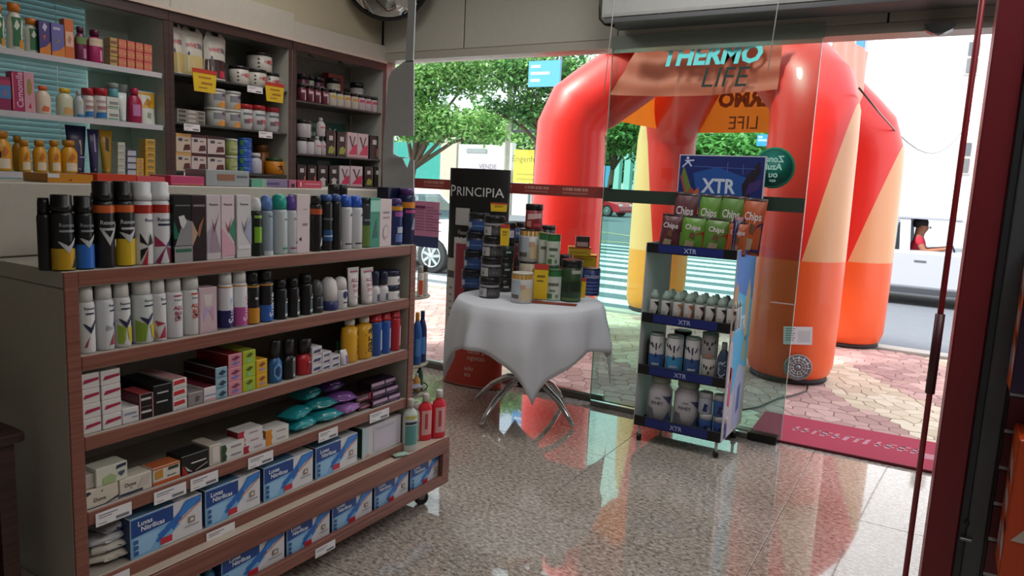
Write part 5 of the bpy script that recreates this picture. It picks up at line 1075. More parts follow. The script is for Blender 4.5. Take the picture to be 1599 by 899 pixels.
cput(bottle, 'shampoo_bottle', 'tall white bottle with dark green label and orange cap', 'bottle', W, 10, 38, 5, A_, body='cfd2c4', cap='d07a22', art=GL, waist=.12, capr=.7, group='green label bottles')
cput(bottle, 'shampoo_bottle', 'shorter white bottle with bright green label and orange cap', 'bottle', W, 38, 63, 29, A_, body='d8dbd0', cap='c87420', art=GL[:2], waist=.15, capr=.75, group='green label bottles')
cput(cart, 'carton_box', 'purple carton with white rosette and orange corner', 'box', W, 62, 80, 33, A_, col='43357e', art=[('p', [(-.4, .8), (0, .95), (.5, .85), (.1, .68)], 'c8c4dc'), ('p', [(-.4, .55), (.2, .6), (0, .4)], 'c05a3a'), ('p', [(-1, 0), (1, 0), (1, .4), (.2, .25), (-1, .15)], 'd8802a')], side='2a1f38')
cput(cart, 'carton_box', 'lighter violet carton with orange corner', 'box', W, 81, 102, 37, A_, col='6a65a8', art=[('r', -.7, .4, .8, .88, 'b8b8d8'), ('p', [(-1, 0), (1, 0), (1, .35), (.2, .2), (-1, .12)], 'd8802a'), ('p', [(-.3, .4), (.3, .45), (.1, .58)], '8a8a58')])
cput(cart, 'carton_box', 'slim orange carton with pale middle', 'box', W, 102, 117, 30, A_, col='d06a28', art=[('r', -.8, .8, .3, .68, 'e0b8a0'), ('p', [(-.5, .45), (0, .35), (.5, .5), (0, .6)], 'c08070')])
cput(bottle, 'shampoo_bottle', 'maroon bottle with green upper label', 'bottle', W, 117, 136, 42, A_, body='6a1f48', cap='4a1230', capr=.6, art=[('r', -.9, .9, .6, .85, '6a8a4a'), ('r', .1, .7, .1, .45, 'b87a98')], group='maroon bottles')
cput(bottle, 'shampoo_bottle', 'magenta bottle with white shoulder and maroon cap', 'bottle', W, 136, 161, 47, A_, body='a81f60', cap='5a1538', capr=.55, art=[('r', -.9, .9, .62, .9, 'd8c0b0'), ('r', .3, .7, .1, .5, 'd890b0'), ('r', -.9, .9, .78, .8, 'b8c040')], group='maroon bottles')
for c_, (p0, p1) in enumerate(((172, 184), (185, 198), (199, 211), (212, 224), (225, 238))):
    for l in range(3):
        nm = ('bottom', 'middle', 'top')[l]
        cput(cart, 'soap_carton', '%s %s carton of the stack' % (nm, 'grey and gold' if c_ == 0 else 'coral pink'), 'box', W, p0, p1, 0, A_, lift=l*.048, fz=.046, col='b89a5a' if c_ == 0 else 'd0705e', art=[('r', -.8, .8, .35, .65, 'd8a070' if c_ else '6a5a48'), ('r', -.5, .5, .45, .55, 'b8503c')], group='small soap carton stacks', depth=.06)
W = 'on left cabinet\'s second shelf'
cput(cart, 'carton_box', 'maroon carton with blue band, cut by the frame', 'box', W, -12, 19, 119, B_, col='8a1f50', art=[('r', -1, 1, .35, .75, '4a78b0'), ('p', [(.2, .5), (.5, .6), (.4, .42)], 'c05a5a'), ('r', -1, 1, .75, .9, 'b0305c')])
cput(cart, 'carton_box', 'tall magenta carton with white upright script', 'box', W, 20, 39, 112, B_, col='a81a58', art=[('r', -.95, -.7, .05, .95, 'd07a7a'), ('t', 'Camomila', .25, .55, .22, 'dcb0c8', PI/2)])
cput(cart, 'carton_box', 'tall pale pink carton with olive oval', 'box', W, 39, 56, 113, B_, col='cf96a4', art=[('p', [(-.4, .5), (0, .42), (.4, .5), (.5, .7), (.2, .85), (-.3, .8)], '9a8a3c'), ('p', [(-.3, .12), (.3, .1), (.1, .25)], 'b8304a')])
cput(bottle, 'lotion_bottle', 'cream bottle with orange cap and orange spot', 'bottle', W, 56, 80, 134, B_, body='d8c8b4', cap='d0622c', capr=.6, capk=.16, art=[('p', [(-.5, .12), (.4, .1), (.6, .3), (-.2, .36)], 'd0643a')], group='lotion bottles of the left cabinet')
cput(bottle, 'lotion_bottle', 'translucent cream bottle with yellow cap', 'bottle', W, 88, 116, 138, B_, body='c8c8b0', cap='d8b020', capr=.6, capk=.16, art=[('p', [(-.4, .1), (.5, .08), (.6, .35), (-.3, .38)], 'c89a5a')], group='lotion bottles of the left cabinet')
cput(bottle, 'lotion_bottle', 'small clear bottle with blue foot', 'bottle', W, 116, 131, 142, B_, body='b4bcc4', cap='b0b8bc', sy=.9, art=[('r', -.7, .7, .0, .14, '2a7ab0'), ('p', [(-.2, .6), (.2, .6), (0, .8)], 'c8b878')], group='lotion bottles of the left cabinet')
for p0, p1, d in ((129, 146, 'white tub with red lid half hidden by its neighbour'), (144, 168, 'white tub with red lid and blue swoosh in front')):
    cput(jar, 'cotton_tub', d, 'tub', W, p0, p1, 138, B_, body='d0ccc8', lid='a8202c', lidh=.24, art=[('r', -.7, .7, .7, .8, 'c0a0a4'), ('r', -.6, .6, .42, .56, 'b07a80'), ('p', [(-.8, .06), (.7, .06), (.8, .34), (-.7, .28)], '2a72b0')], group='red lid tubs')
for l, nm in enumerate(('lower', 'upper')): cput(cart, 'carton_box', '%s small white and green carton of a pair' % nm, 'box', W, 167, 187, 0, B_, lift=l*.062, fz=.06, col='cfd4cc', art=[('r', -.6, .8, .35, .6, '8a8a88'), ('r', -.8, .8, .1, .2, '5a9078')], group='small carton pair')
cput(jar, 'clear_tub', 'clear tub with teal contents standing on the small cartons', 'tub', W, 167, 184, 130, B_, lift=.1255, body='5aa0a8', lid='8a9a98', lidh=.4, group='clear tubs')
cput(squeeze, 'white_tube', 'plain white rounded bottle with blue cap', 'tube', W, 185, 199, 145, B_, body='d0d6d6', cap='c0c8cc')
cput(jar, 'clear_tub', 'clear grey tub next to the magenta bottle', 'tub', W, 187, 200, 132, B_, back=.07, body='8a9a98', lid='a8b0b0', lidh=.3, group='clear tubs')
cput(bottle, 'syrup_bottle', 'magenta bottle with pale label', 'bottle', W, 199, 222, 138, B_, body='a01a48', cap='c0305a', art=[('r', -.5, .5, .25, .65, 'b878a8')], capr=.5)
cput(pouch, 'refill_pouch', 'yellow and white stand-up pouch', 'pouch', W, 222, 251, 143, B_, col='d0d0c8', art=[('r', -.95, .95, .5, .96, 'd8a01c'), ('p', [(-.4, .6), (.2, .52), (.5, .7), (0, .8)], 'b07a18'), ('p', [(-.2, .2), (.2, .18), (.3, .34), (-.1, .36)], '8a9a80')])
W = 'on left cabinet\'s third shelf'
BT = [('r', -.6, .6, .08, .38, 'd8c8b0'), ('p', [(-.4, .5), (0, .42), (.5, .6), (.1, .75)], 'b86a1c')]
cput(bottle, 'baby_shampoo', 'large amber bottle with black label, frame-cut', 'bottle', W, -12, 20, 204, C_, body='d0921c', cap='b87a18', capr=.7, art=BT+[('p', [(-.9, .4), (-.3, .4), (-.3, .6), (-.9, .65)], '1a1410')], group='amber bottles of the left cabinet')
cput(bottle, 'baby_shampoo', 'dim amber bottle standing behind two others', 'bottle', W, 20, 38, 212, C_, back=.1, body='c08618', cap='b07a18', capr=.7, group='amber bottles of the left cabinet')
for p0, p1, d in ((30, 49, 'narrow amber bottle, leftmost whole one of the front row'), (52, 74, 'amber bottle with orange side, second of the front row'), (76, 96, 'amber bottle with pale floral label, third of the front row'), (95, 122, 'amber bottle, widest and rightmost of the front row')):
    cput(bottle, 'baby_shampoo', d, 'bottle', W, p0, p1, 219, C_, body='d4961e', cap='b97d1a', capr=.7, art=BT, sy=.7, group='amber bottles of the left cabinet')
cput(squeeze, 'tall_bottle', 'large dark purple bottle with gold figure', 'bottle', W, 104, 137, 196, C_, body='221c48', cap='1a1638', art=[('p', [(.1, .4), (.3, .4), (.4, .7), (.1, .7)], 'b8a878'), ('r', 0, .8, .33, .36, '8a88b0')], group='tall flat bottles')
cput(squeeze, 'tall_bottle', 'dark purple bottle with pale upright script', 'bottle', W, 138, 156, 202, C_, body='271f50', cap='1a1638', art=[('r', 0, .3, .5, .9, '9a94b8')], group='tall flat bottles')
cput(squeeze, 'tall_bottle', 'golden bottle with dark print', 'bottle', W, 156, 177, 203, C_, body='a87f1e', cap='9a7418', art=[('p', [(-.3, .55), (.3, .5), (.4, .8), (-.1, .85)], '3a2a18')], group='tall flat bottles')
def cstack(px0, px1, z, n, fz, desc, col, art, where, depth=.06, group=None, back=0.):
    for l in range(n):
        cput(cart, 'carton_box', '%s, %s' % (desc, ['lowest', 'second up', 'third up', 'fourth up', 'fifth up', 'sixth up'][l] if l < n-1 else 'topmost'), 'box', where, px0, px1, 0, z, lift=l*(fz+.001), fz=fz, col=col, art=art, group=group or desc+' stack', depth=depth, back=back)
cstack(184, 196, C_, 5, .034, 'white carton of the pale column', 'c0c0b4', [('r', -.8, .6, .3, .5, '9a9a90')], W)
cstack(197, 213, C_, 4, .034, 'white and navy carton', 'b9b8c6', [('p', [(-1, 0), (-.8, 0), (-.7, 1), (-1, 1)], '22243c'), ('r', -1, 1, .85, 1, '3a3a58')], W)
cstack(213, 225, C_, 3, .031, 'small yellow and pink carton', 'c8a040', [('p', [(-.4, .3), (.3, .2), (.5, .7), (-.2, .8)], 'b87a78')], W)
cstack(227, 243, C_, 6, .033, 'yellow carton of the tall column', 'cf9a28', [('p', [(-.7, .3), (.6, .25), (.8, .6), (-.4, .7)], '8a7a3a'), ('r', -.8, .8, .82, .92, 'd8c890')], W)
# middle cabinet
A_, B_, C_ = 2.0, 1.727, 1.45
W = 'on middle cabinet\'s top shelf'
WP = lambda low: [('r', -.95, .95, .04, .42, low), ('t', 'WHEY', -.1, .62, .12, 'b5344a', 0, 1.2), ('r', .35, .8, .58, .68, '6a6e72'), ('p', [(-.6, .45), (-.5, .5), (-.4, .45), (-.5, .4)], '2a3358'), ('p', [(-.3, .98), (.3, .98), (.2, .9), (-.2, .9)], '1a1a1c')]
for p0, p1, pt, d, low in ((272, 293, 34, 'white protein pouch with yellow lower part, by the divider', 'b9a468'), (290, 326, 42, 'wide white protein pouch with pale yellow lower part', 'c0b078'), (326, 361, 50, 'white protein pouch with dark chocolate lower part', '3a2426')):
    cput(pouch, 'protein_pouch', d, 'pouch', W, p0, p1, pt, A_, col='c0bcb2', art=WP(low)+([('p', [(0, .06), (.6, .06), (.5, .2), (.1, .2)], 'b82840')] if low == '3a2426' else [('p', [(.3, .08), (.8, .08), (.7, .2)], 'c88a50')]), depth=.09, group='protein pouches', arch=.14)
CR = [('t', 'CREATINE', .2, .62, .2, 'b53a48', 0, 1.5), ('r', .0, .8, .5, .74, 'b53a48')]+[('p', [(-.7, v), (-.6, v-.06), (-.5, v), (-.6, v+.06)], '222428') for v in (.75, .5, .25)]+[('t', 'CREA', .4, .62, .2, 'e0c0c0', 0, .7)]
for p0, p1, z_, fz, d, bk in ((360, 386, 0, .1, 'white creatine tub with black lid next to the chocolate pouch', 0), (386, 413, 0, .1, 'white creatine tub with black lid under the lifted one', 0), (410, 433, 0, .1, 'white creatine tub behind the right yellow price card', .04), (389, 421, .107, .108, 'white creatine tub raised on top of the others', .02)):
    cput(jar, 'creatine_tub', d, 'tub', W, p0, p1, 0, A_, lift=z_, fz=fz+.012, body='c8c4bc', lid='16171a', art=CR, lidh=.18, back=bk, group='creatine tubs')
def ycard(px0, px1, py0, py1, X, desc, par=None):
    y0, y1 = onx(px0, py0, X).y, onx(px1, py1, X).y; z1, z0 = onx(px0, py0, X).z, onx(px0, py1, X).z
    t = thing('price_card', desc, 'price card', (X, (y0+y1)/2, z0), PI/2, 'yellow price cards'); w, h = (y1-y0)/2, z1-z0
    MB().add([(-w*.85, 0, 0), (w*.85, 0, 0), (w, 0, h), (-w, 0, h), (-w*.85, .003, 0), (w*.85, .003, 0), (w, .003, h), (-w, .003, h)], [(0, 1, 2, 3), (7, 6, 5, 4), (0, 4, 5, 1), (3, 2, 6, 7), (1, 5, 6, 2), (0, 3, 7, 4)], mt('d8b61c', .6)).build('card', t)
    q = MB().poly2([[(-w*1.0, h*.82), (w*1.0, h*.82), (w, h), (-w, h)]], flat(-.0005), mt('b83224', .6))
    q.poly2(grid(-w*.5, w*.5, h*.6, h*.68)+grid(-w*.3, w*.6, h*.34, h*.44)+grid(-w*.5, w*.2, h*.16, h*.22), flat(-.0005), mt('a8741c', .6)); q.build('print', t)
ycard(300, 339, 105, 141, CX+.01, 'yellow price card with red top under the white protein pouches')
ycard(414, 444, 127, 157, CX+.01, 'yellow price card with red top at the right end of the middle cabinet')
W = 'on middle cabinet\'s second shelf'
IC = [('r', -.6, .6, .45, .85, '7e8088'), ('r', .1, .6, .7, .9, '2a3350'), ('p', [(-.4, .05), (.6, .05), (.6, .32), (0, .4)], 'c88a30')]
for p0, p1, c_ in ((322, 349, 'left'), (349, 373, 'right')):
    for l, nm in ((0, 'lower'), (1, 'upper')): cput(jar, 'peanut_tub', '%s white and grey tub of the %s pair' % (nm, c_), 'tub', W, p0, p1, 0, B_, lift=l*.112, fz=.111, body='b8b8b4', lid='c8c8c4', lidh=.13, lk=1.06, art=IC, group='white and grey tubs')
for l in range(3): cput(cart, 'sachet_box', '%s silvery tray of sachets' % ('bottom', 'middle', 'top')[l], 'tray', W, 276, 321, 0, B_, lift=l*.026, fz=.025, col='8f8c86', art=[('r', -.9, -.4, .2, .8, '4a4440'), ('r', -.2, .3, .3, .9, 'b8b4ac'), ('r', .5, .9, .2, .7, '5a5048')], depth=.12, group='silvery trays')
for p0, p1, pt, d in ((373, 392, 163, 'white jar with red lid and pink sash, by the tubs'), (392, 412, 165, 'white jar with red lid and pink sash, in the middle'), (412, 433, 168, 'white jar with red lid, turned aside')):
    cput(jar, 'supplement_jar', d, 'jar', W, p0, p1, pt, B_, body='b9bcbc', lid='a3202a', lidh=.2, art=[('r', -.7, .7, .72, .82, '6a7078'), ('r', -.2, .8, .35, .55, 'c0566a'), ('r', -.6, .0, .3, .5, '6a5a60'), ('p', [(.1, .05), (.6, .05), (.5, .2)], '9a4a48')], group='red lid jars')
W = 'on middle cabinet\'s third shelf'
for p0, p1, col, t1, ca in ((275, 299, 'c8b8a4', 'cream-topped', 'c89a5a'), (299, 323, 'c9b8b4', 'maroon-topped', '4a1f24'), (324, 352, 'c8bcb8', 'wide maroon-topped', '3a1a20')):
    for l, nm in ((0, 'lower'), (1, 'upper')):
        cput(cart, 'bar_box', '%s %s box of chocolate bars' % (nm, t1), 'box', W, p0, p1, 0, C_, lift=l*.108, fz=.107, col=col, art=[('r', -1, 1, .84, 1, ca), ('p', [(-.1, .1), (.9, .15), (.8, .45), (.1, .42)], '5a2a2a'), ('r', -.7, -.2, .6, .75, '3a4258'), ('r', .1, .6, .62, .68, '5a5658')], depth=.14, group='chocolate bar boxes', side=ca)
for l, nm in ((0, 'lower'), (1, 'upper')): cput(jar, 'green_jar', '%s pale green jar with white lid' % nm, 'jar', W, 352, 369, 0, C_, lift=l*.106, fz=.105, body='8f9a58', lid='c0c4b8', lidh=.14, art=[('r', -.7, .7, .2, .75, 'a8b07a'), ('r', -.5, .4, .4, .45, '5a7040')], group='pale green jars')
for l in range(4): cput(jar, 'blue_canister', '%s blue canister of the column' % ('bottom', 'second', 'third', 'top')[l], 'canister', W, 370, 391, 0, C_, lift=l*.056, fz=.0555, body='1f55a8', lid='2a62b8', lidh=.2, lk=1.0, art=[('r', -.8, .8, .1, .2, '4a7ac8'), ('r', -.9, -.6, .2, .9, '4a8a3a')], group='blue canister column')
cput(bottle, 'vitamin_bottle', 'small white bottle beside the blue column', 'bottle', W, 391, 407, 239, C_, body='b4b8c4', cap='c8c8cc', sy=1, capr=.8)
cput(jar, 'amber_jar', 'round brown jar at the back', 'jar', W, 398, 418, 226, C_, back=.09, body='8a5420', lid='6a4018', lidh=.25, lk=.9, group='honey jars')
cput(jar, 'amber_jar', 'squat orange jar with dark star and green lid', 'jar', W, 415, 441, 247, C_, body='c87c1a', lid='2a4a2c', lidh=.2, lk=.8, art=[('p', [(-.2, .2), (0, .45), (.25, .2), (.1, .6), (.3, .7), (0, .68), (-.05, .9), (-.1, .68), (-.35, .65), (-.1, .55)], '2a1a10')], group='honey jars')
# right cabinet
A_, B_, C_ = 1.955, 1.60, 1.385
W = 'on right cabinet\'s top shelf'
nb = [(466, 'maroon'), (478, 'maroon'), (489, 'maroon'), (501, 'maroon'), (513, 'yellow-topped'), (524, 'yellow-topped'), (535, 'orange-topped'), (547, 'orange-topped'), (557, 'pink-topped'), (567, 'pink-topped'), (577, 'pink-topped'), (589, 'pale')]
for px, c in nb:
    bc, tc_ = {'maroon': ('5a1f34', 'c8a8b0'), 'yellow-topped': ('b8b4a8', 'c8a82a'), 'orange-topped': ('b8b0a4', 'c8862a'), 'pink-topped': ('b8a8ac', 'b83a5c'), 'pale': ('b4b4ac', 'b4b4ac')}[c]
    cput(jar, 'vitamin_jar', 'small black-lidded %s jar in the front row' % c, 'jar', W, px, px+10, 0, A_, fz=.115, body=bc, lid='141416', lidh=.2, art=[('r', -.7, .7, .62, .82, tc_), ('r', .1, .6, .1, .6, 'c8c0bc')], neck=False, group='front row vitamin jars', n=14)
for px, w_, c, d in ((466, 14, '5a2a3c', 'taller dark jar with pink label behind the front row'), (481, 8, '8a9a80', 'slim pale green bottle behind the front row'), (489, 15, '4a2a3c', 'tall dark jar with lilac label behind the front row'), (512, 16, 'b0aea0', 'large black-lidded white jar behind the front row'), (549, 15, 'b4a8b0', 'pink-edged white jar behind the front row')):
    cput(jar, 'vitamin_jar', d, 'jar', W, px, px+w_, 0, A_, back=.1, fz=.20 if px < 510 else .215, body=c, lid='161618', lidh=.18, art=[('r', -.5, .6, .3, .8, 'b09aa8' if px < 510 else 'c0c0b8')], group='back row vitamin jars', n=14)
cput(cart, 'carton_box', 'dark red carton at the back', 'box', W, 512, 536, 116, A_, back=.2, depth=.06, col='8a2c24')
W = 'on right cabinet\'s second shelf'
BK = [('r', -.4, .4, .62, .8, 'b8bab8'), ('p', [(-.6, .1), (.5, .1), (.8, .3), (.2, .42), (-.4, .35)], '8a9a3a'), ('r', .75, .9, .05, .95, '9a7a6a')]
BK2 = [('r', -.4, .5, .62, .82, 'b8bab8'), ('r', .5, .9, .1, .45, 'b0604a'), ('r', .8, .92, .05, .95, '9a7a7a')]
VP_ = [('p', [(-.7, .85), (-.4, .85), (.0, .5), (.4, .85), (.6, .85), (.0, .35)], '3a2a30'), ('p', [(-.8, .12), (.9, .12), (.9, .55), (.3, .5)], 'c02f58'), ('r', -.9, .9, .0, .06, 'c08a94')]
cput(jar, 'white_jar', 'white jar with black lid, left of the lower pair', 'jar', W, 465, 477, 0, B_, fz=.11, body='b9b4bc', lid='1a1a1c', lidh=.2, group='white jars of the right cabinet', n=14)
cput(jar, 'white_jar', 'white jar with black lid, right of the lower pair', 'jar', W, 478, 489, 0, B_, fz=.11, body='bcb8c0', lid='1a1a1c', lidh=.2, group='white jars of the right cabinet', n=14)
cput(jar, 'white_jar', 'white jar with black lid standing on the lower pair', 'jar', W, 466, 483, 0, B_, lift=.112, fz=.12, body='b4aeb4', lid='1a1a1c', lidh=.2, group='white jars of the right cabinet', n=14)
cput(bottle, 'small_bottle', 'white bottle with red stripe, left of two', 'bottle', W, 490, 500, 0, B_, fz=.13, body='c0b8bc', cap='b8b4b8', sy=1, art=[('r', -.7, .7, .55, .62, 'c03a4c'), ('r', .5, .7, .1, .7, 'c86a78')], group='red striped white bottles')
cput(bottle, 'small_bottle', 'white bottle with red stripe, right of two', 'bottle', W, 500, 511, 0, B_, fz=.13, body='c0b8bc', cap='b8b4b8', sy=1, art=[('r', -.7, .7, .55, .62, 'c03a4c'), ('r', .5, .7, .1, .7, 'c86a78')], group='red striped white bottles')
cput(bottle, 'small_bottle', 'white bottle with red stripe raised on the two below', 'bottle', W, 495, 506, 0, B_, lift=.1315, fz=.13, body='c0b8bc', cap='b8b4b8', sy=1, art=[('r', -.7, .7, .55, .62, 'c03a4c')], group='red striped white bottles')
for p0, p1, pt, c, a, d in ((509, 524, 204, '141414', BK, 'black carton with olive shape, by the white bottles'), (526, 541, 206, '161616', BK, 'black carton with olive shape, by the pink ones'), (542, 558, 207, 'c4b0b4', VP_, 'pink and grey carton with dark V, left twin'), (558, 575, 209, 'c4b0b4', VP_, 'pink and grey carton with dark V, right twin'), (577, 591, 212, '1a1412', BK2, 'black carton with salmon side, by the grey sheet')):
    cput(cart, 'supplement_carton', d, 'box', W, p0, p1, pt, B_, col=c, art=a, depth=.05, group='supplement cartons')
W = 'on right cabinet\'s third shelf'
ST = [('p', [(-.5, 0), (-.4, .25), (-.7, .3), (0, .42), (.7, .3), (.4, .25), (.5, 0)], 'b8bab4')]
for p0, p1, c, a, d in ((464, 478, '161414', BK2, 'black carton with white tag, leftmost'), (480, 494, '161414', BK2, 'black carton with white tag, second'), (496, 512, '10141a', BK[:1]+ST, 'navy-black carton with white foot star, first'), (514, 529, '10141a', BK[:1]+ST, 'navy-black carton with white foot star, second'), (530, 546, 'c0b4bc', VP_, 'pink and white carton, left twin'), (547, 566, 'c0b4bc', VP_, 'pink and white carton, right twin'), (569, 582, '15130f', BK, 'black carton with olive shape'), (584, 593, '15130f', BK2, 'black carton cut by the grey sheet')):
    cput(cart, 'supplement_carton', d, 'box', W, p0, p1, 257+(p0-464)*.03, C_, col=c, art=a, depth=.05, group='lower supplement cartons')

# ================================================================ ROUND TABLE
TC, TZ, TR = Vector((-2.215, 3.985, 0)), .745, .445
tb = thing('round_table', 'round table with four curved chrome feet under the white cloth', 'table', TC)
MB().lathe([(.002, TZ-.03), (TR, TZ-.03), (TR+.004, TZ-.015), (TR, TZ), (.002, TZ)], mt('b9b4aa', .5), 48).build('tabletop', tb)
MB().lathe([(.03, .2), (.03, TZ-.035), (.12, TZ-.0305)], CHROME, 20).build('column', tb)
MB().lathe([(.055, .19), (.06, .21), (.05, .235), (.028, .25)], DARK, 20).build('hub', tb)
for q, h0 in (((750, 667), 0), ((895, 669), 0), ((745, 624), 0), ((880, 627), 0)):
    p = onz(*q, 0)-TC; d = Vector((p.x, p.y, 0)); L = d.length; d.normalize()
    MB().tube([tuple(d*.04+Vector((0, 0, .225))), tuple(d*.14+Vector((0, 0, .222))), tuple(d*L*.45+Vector((0, 0, .20))), tuple(d*L*.68+Vector((0, 0, .145))), tuple(d*L*.87+Vector((0, 0, .07))), tuple(d*L+Vector((0, 0, .014)))], [.019, .019, .019, .018, .016, .013], CHROME, 12).build('leg', tb)
# square cloth draped over the round top
CS = .71; CA = rad(-55)          # half side; direction of the near corner
cl = MB(); NA, NR = 144, 14; v = []
def cloth_pt(a, t):
    b = a-CA; R_ = CS/max(abs(math.cos(b+PI/4)), abs(math.sin(b+PI/4)))
    s = t*R_; e = TR+.008
    if s <= e: return (s*math.cos(a), s*math.sin(a), TZ+.004)
    drop = s-e; f = min(1, drop/.22); fold = .026*f*math.sin(a*10+.6)+.010*f*math.sin(a*17+.4)
    cornr = max(0, math.cos(2*b))**2
    out = e+.018*min(1, drop/.04)+fold+.03*f+drop*(.04+.04*math.sin(3*a))
    aa = a+.10*f*math.sin(a*9)*.3
    return (out*math.cos(aa), out*math.sin(aa), TZ+.004-drop*.97)
ts = [0, .25, .5]
for i in range(NA):
    a = 2*PI*i/NA; b = a-CA; R_ = CS/max(abs(math.cos(b+PI/4)), abs(math.sin(b+PI/4))); te = (TR+.008)/R_
    for t in [te*.3, te*.7, te*.97, te*1.005]+[te+(1-te)*q for q in (.04, .1, .2, .3, .42, .54, .66, .78, .9, 1)]: v.append(cloth_pt(a, t))
fs = [(i*NR+j, ((i+1) % NA)*NR+j, ((i+1) % NA)*NR+j+1, i*NR+j+1) for i in range(NA) for j in range(NR-1)]
v.append((0, 0, TZ+.004)); fs += [(len(v)-1, ((i+1) % NA)*NR, i*NR) for i in range(NA)]
fs = [f[::-1] for f in fs]
cl.add(v, fs, mt('d4d8e2', .85, scale=160, vary=.05, bump=.05), True)
co = tag(cl.build('tablecloth', None, TC), 'white square tablecloth draped over the round table', 'tablecloth')
md = co.modifiers.new('thick', 'SOLIDIFY'); md.thickness = .0025; md.offset = 1
TT = TZ+.008
W = 'on the round table'
def tput(kind, name, desc, cat, px, pb, wpx, pt, lift=0., rz=27, group=None, h=None, back=None, **k):
    P = onz(px, pb, TT) if back is None else onz(px, back, TT)
    dep = (P-EYEP).dot(_w); r = wpx/2*dep/FPX; d = Vector((P.x, P.y, 0)).normalized(); P = P+d*r
    hh = h or (top_z(pt, P.x, P.y)-TT-lift)
    o = item(name, desc, cat, W, (P.x, P.y, TT+lift+.0006), rad(rz), px, group or (cat+'s on the round table'))
    if kind is cart: cart(o, 2*r, k.pop('depth', 1.6*r), hh, **k)
    else: kind(o, r, hh, **k)
    return o, P, r
KA = [('r', -.95, -.15, .1, .72, 'a9aaac'), ('r', -.1, .9, .15, .66, '4a484c'), ('r', -.9, .9, .8, .96, '8f8d92'), ('r', 0, .8, .3, .45, '6a666c'), ('p', [(-.8, .2), (-.5, .25), (-.6, .55)], '6f7072')]
P0 = onz(765, 466, TT)
Hs = .128
for l in range(4):
    tput(jar, 'supplement_pot', 'black pot with grey label, %s of the front stack' % ('bottom', 'second up', 'third up', 'top')[l], 'pot', 764+l*1.2, 466, 33, 0, lift=l*Hs, h=Hs-.001, body='18181b', lid='121214', lidh=.32, lk=1.02, art=KA, group='black pots front stack')
BA = [('r', -.9, .8, .15, .8, '2d4a80'), ('r', -.6, .5, .4, .5, '5f7aa8'), ('r', -.9, -.5, .3, .7, 'a8b0bc')]
for l in range(4):
    tput(jar, 'supplement_pot', 'dark blue pot, %s of the left stack' % ('bottom', 'second up', 'third up', 'top')[l], 'pot', 736+l*2.5, 452, 32, 0, lift=l*.128, h=.127, body='1b2846', lid='10131c', lidh=.3, art=BA, group='blue pots left stack')
for l in range(4):
    tput(jar, 'supplement_pot', 'black and green pot, %s of the middle stack' % ('bottom', 'second up', 'third up', 'top')[l], 'pot', 785+l*.8, 456, 28, 0, lift=l*.115, h=.114, body=('17191b', '1a2422', '16302a', '1d2a5a')[l], lid='121315', lidh=.3, art=[('r', .1, .6, .35, .5, 'a0a6a8')] if l < 3 else [('r', -.2, .8, .2, .8, 'c0b8c0'), ('r', .0, .8, .3, .6, '7a9ac0')], group='dark pots middle stack')
tput(jar, 'supplement_can', 'dark maroon can behind the white and gold cans', 'can', 803, 444, 30, 0, lift=0, h=.16, body='3c1c22', lid='141416', lidh=.15, art=[('r', -.7, .7, .2, .7, '6a2c34')])
tput(jar, 'supplement_can', 'maroon printed can standing on the dark maroon one', 'can', 803, 444, 30, 0, lift=.161, h=.16, body='4a2228', lid='17171a', lidh=.15, art=[('r', -.7, .7, .2, .8, '7a3a44'), ('r', -.3, .5, .4, .5, 'a86a70')])
tput(jar, 'supplement_pot', 'blue pot with black lid high on the middle stack', 'pot', 803, 444, 26, 0, lift=.322, h=.125, body='22346a', lid='111214', lidh=.3, art=[('r', -.4, .7, .15, .8, '4a68a8'), ('r', -.2, .5, .4, .6, 'c0c8d8')])
WG_ = [('r', -.95, .95, .84, 1, 'b98a35'), ('r', -.95, -.1, .3, .8, 'a8b4bc'), ('r', -.9, -.2, .16, .3, '5f5a52'), ('r', .0, .9, .1, .55, 'c9b490'), ('r', -.1, .3, .5, .65, 'c09a8a')]
tput(jar, 'supplement_can', 'white and gold can at the front edge of the table', 'can', 814, 474, 34, 425, body='c4c4c2', lid='c8c4b8', lidh=.05, lk=1.0, art=WG_)
tput(jar, 'supplement_can', 'white and gold can raised on the back row', 'can', 825, 457, 37, 0, lift=.205, h=.215, body='c6c6c4', lid='1a1a1c', lidh=.05, lk=1.0, art=WG_)
tput(jar, 'supplement_can', 'pale can supporting the raised white and gold one', 'can', 825, 457, 34, 0, h=.204, body='b5a896', lid='1c1c1e', lidh=.05, lk=1.0)
tput(jar, 'supplement_can', 'red can with black lid on top of the stacks', 'can', 828, 457, 27, 0, lift=.421, h=.165, body='8a2c34', lid='191416', lidh=.24, art=[('p', [(-.6, .5), (.8, .6), (.8, .85), (-.6, .8)], 'c8a8a8'), ('p', [(-.7, .15), (-.2, .12), (-.2, .45), (-.7, .42)], 'b87a70'), ('r', 0, .8, .15, .3, 'a8404a')])
tput(jar, 'supplement_can', 'orange and cream can behind the left yellow card', 'can', 843, 468, 28, 420, body='c8a878', lid='b98a4a', lidh=.05, lk=1, art=[('p', [(-.8, .1), (.8, .05), (.6, .4), (-.5, .35)], 'b87a4a'), ('p', [(.2, .05), (.7, .05), (.6, .2)], '2a2a28'), ('r', -.9, .9, .86, 1, 'c88a30')])
GW = [('r', -.95, .95, .82, 1, '2f6a3a'), ('r', -.8, .8, .05, .78, 'c2c8be'), ('r', -.5, .5, .5, .6, '5a6a5a'), ('r', -.4, .2, .3, .38, '6f8a70'), ('p', [(-.6, .08), (-.1, .08), (-.1, .24), (-.6, .24)], '4a7a50'), ('r', .2, .5, .1, .22, '6a8a6a')]
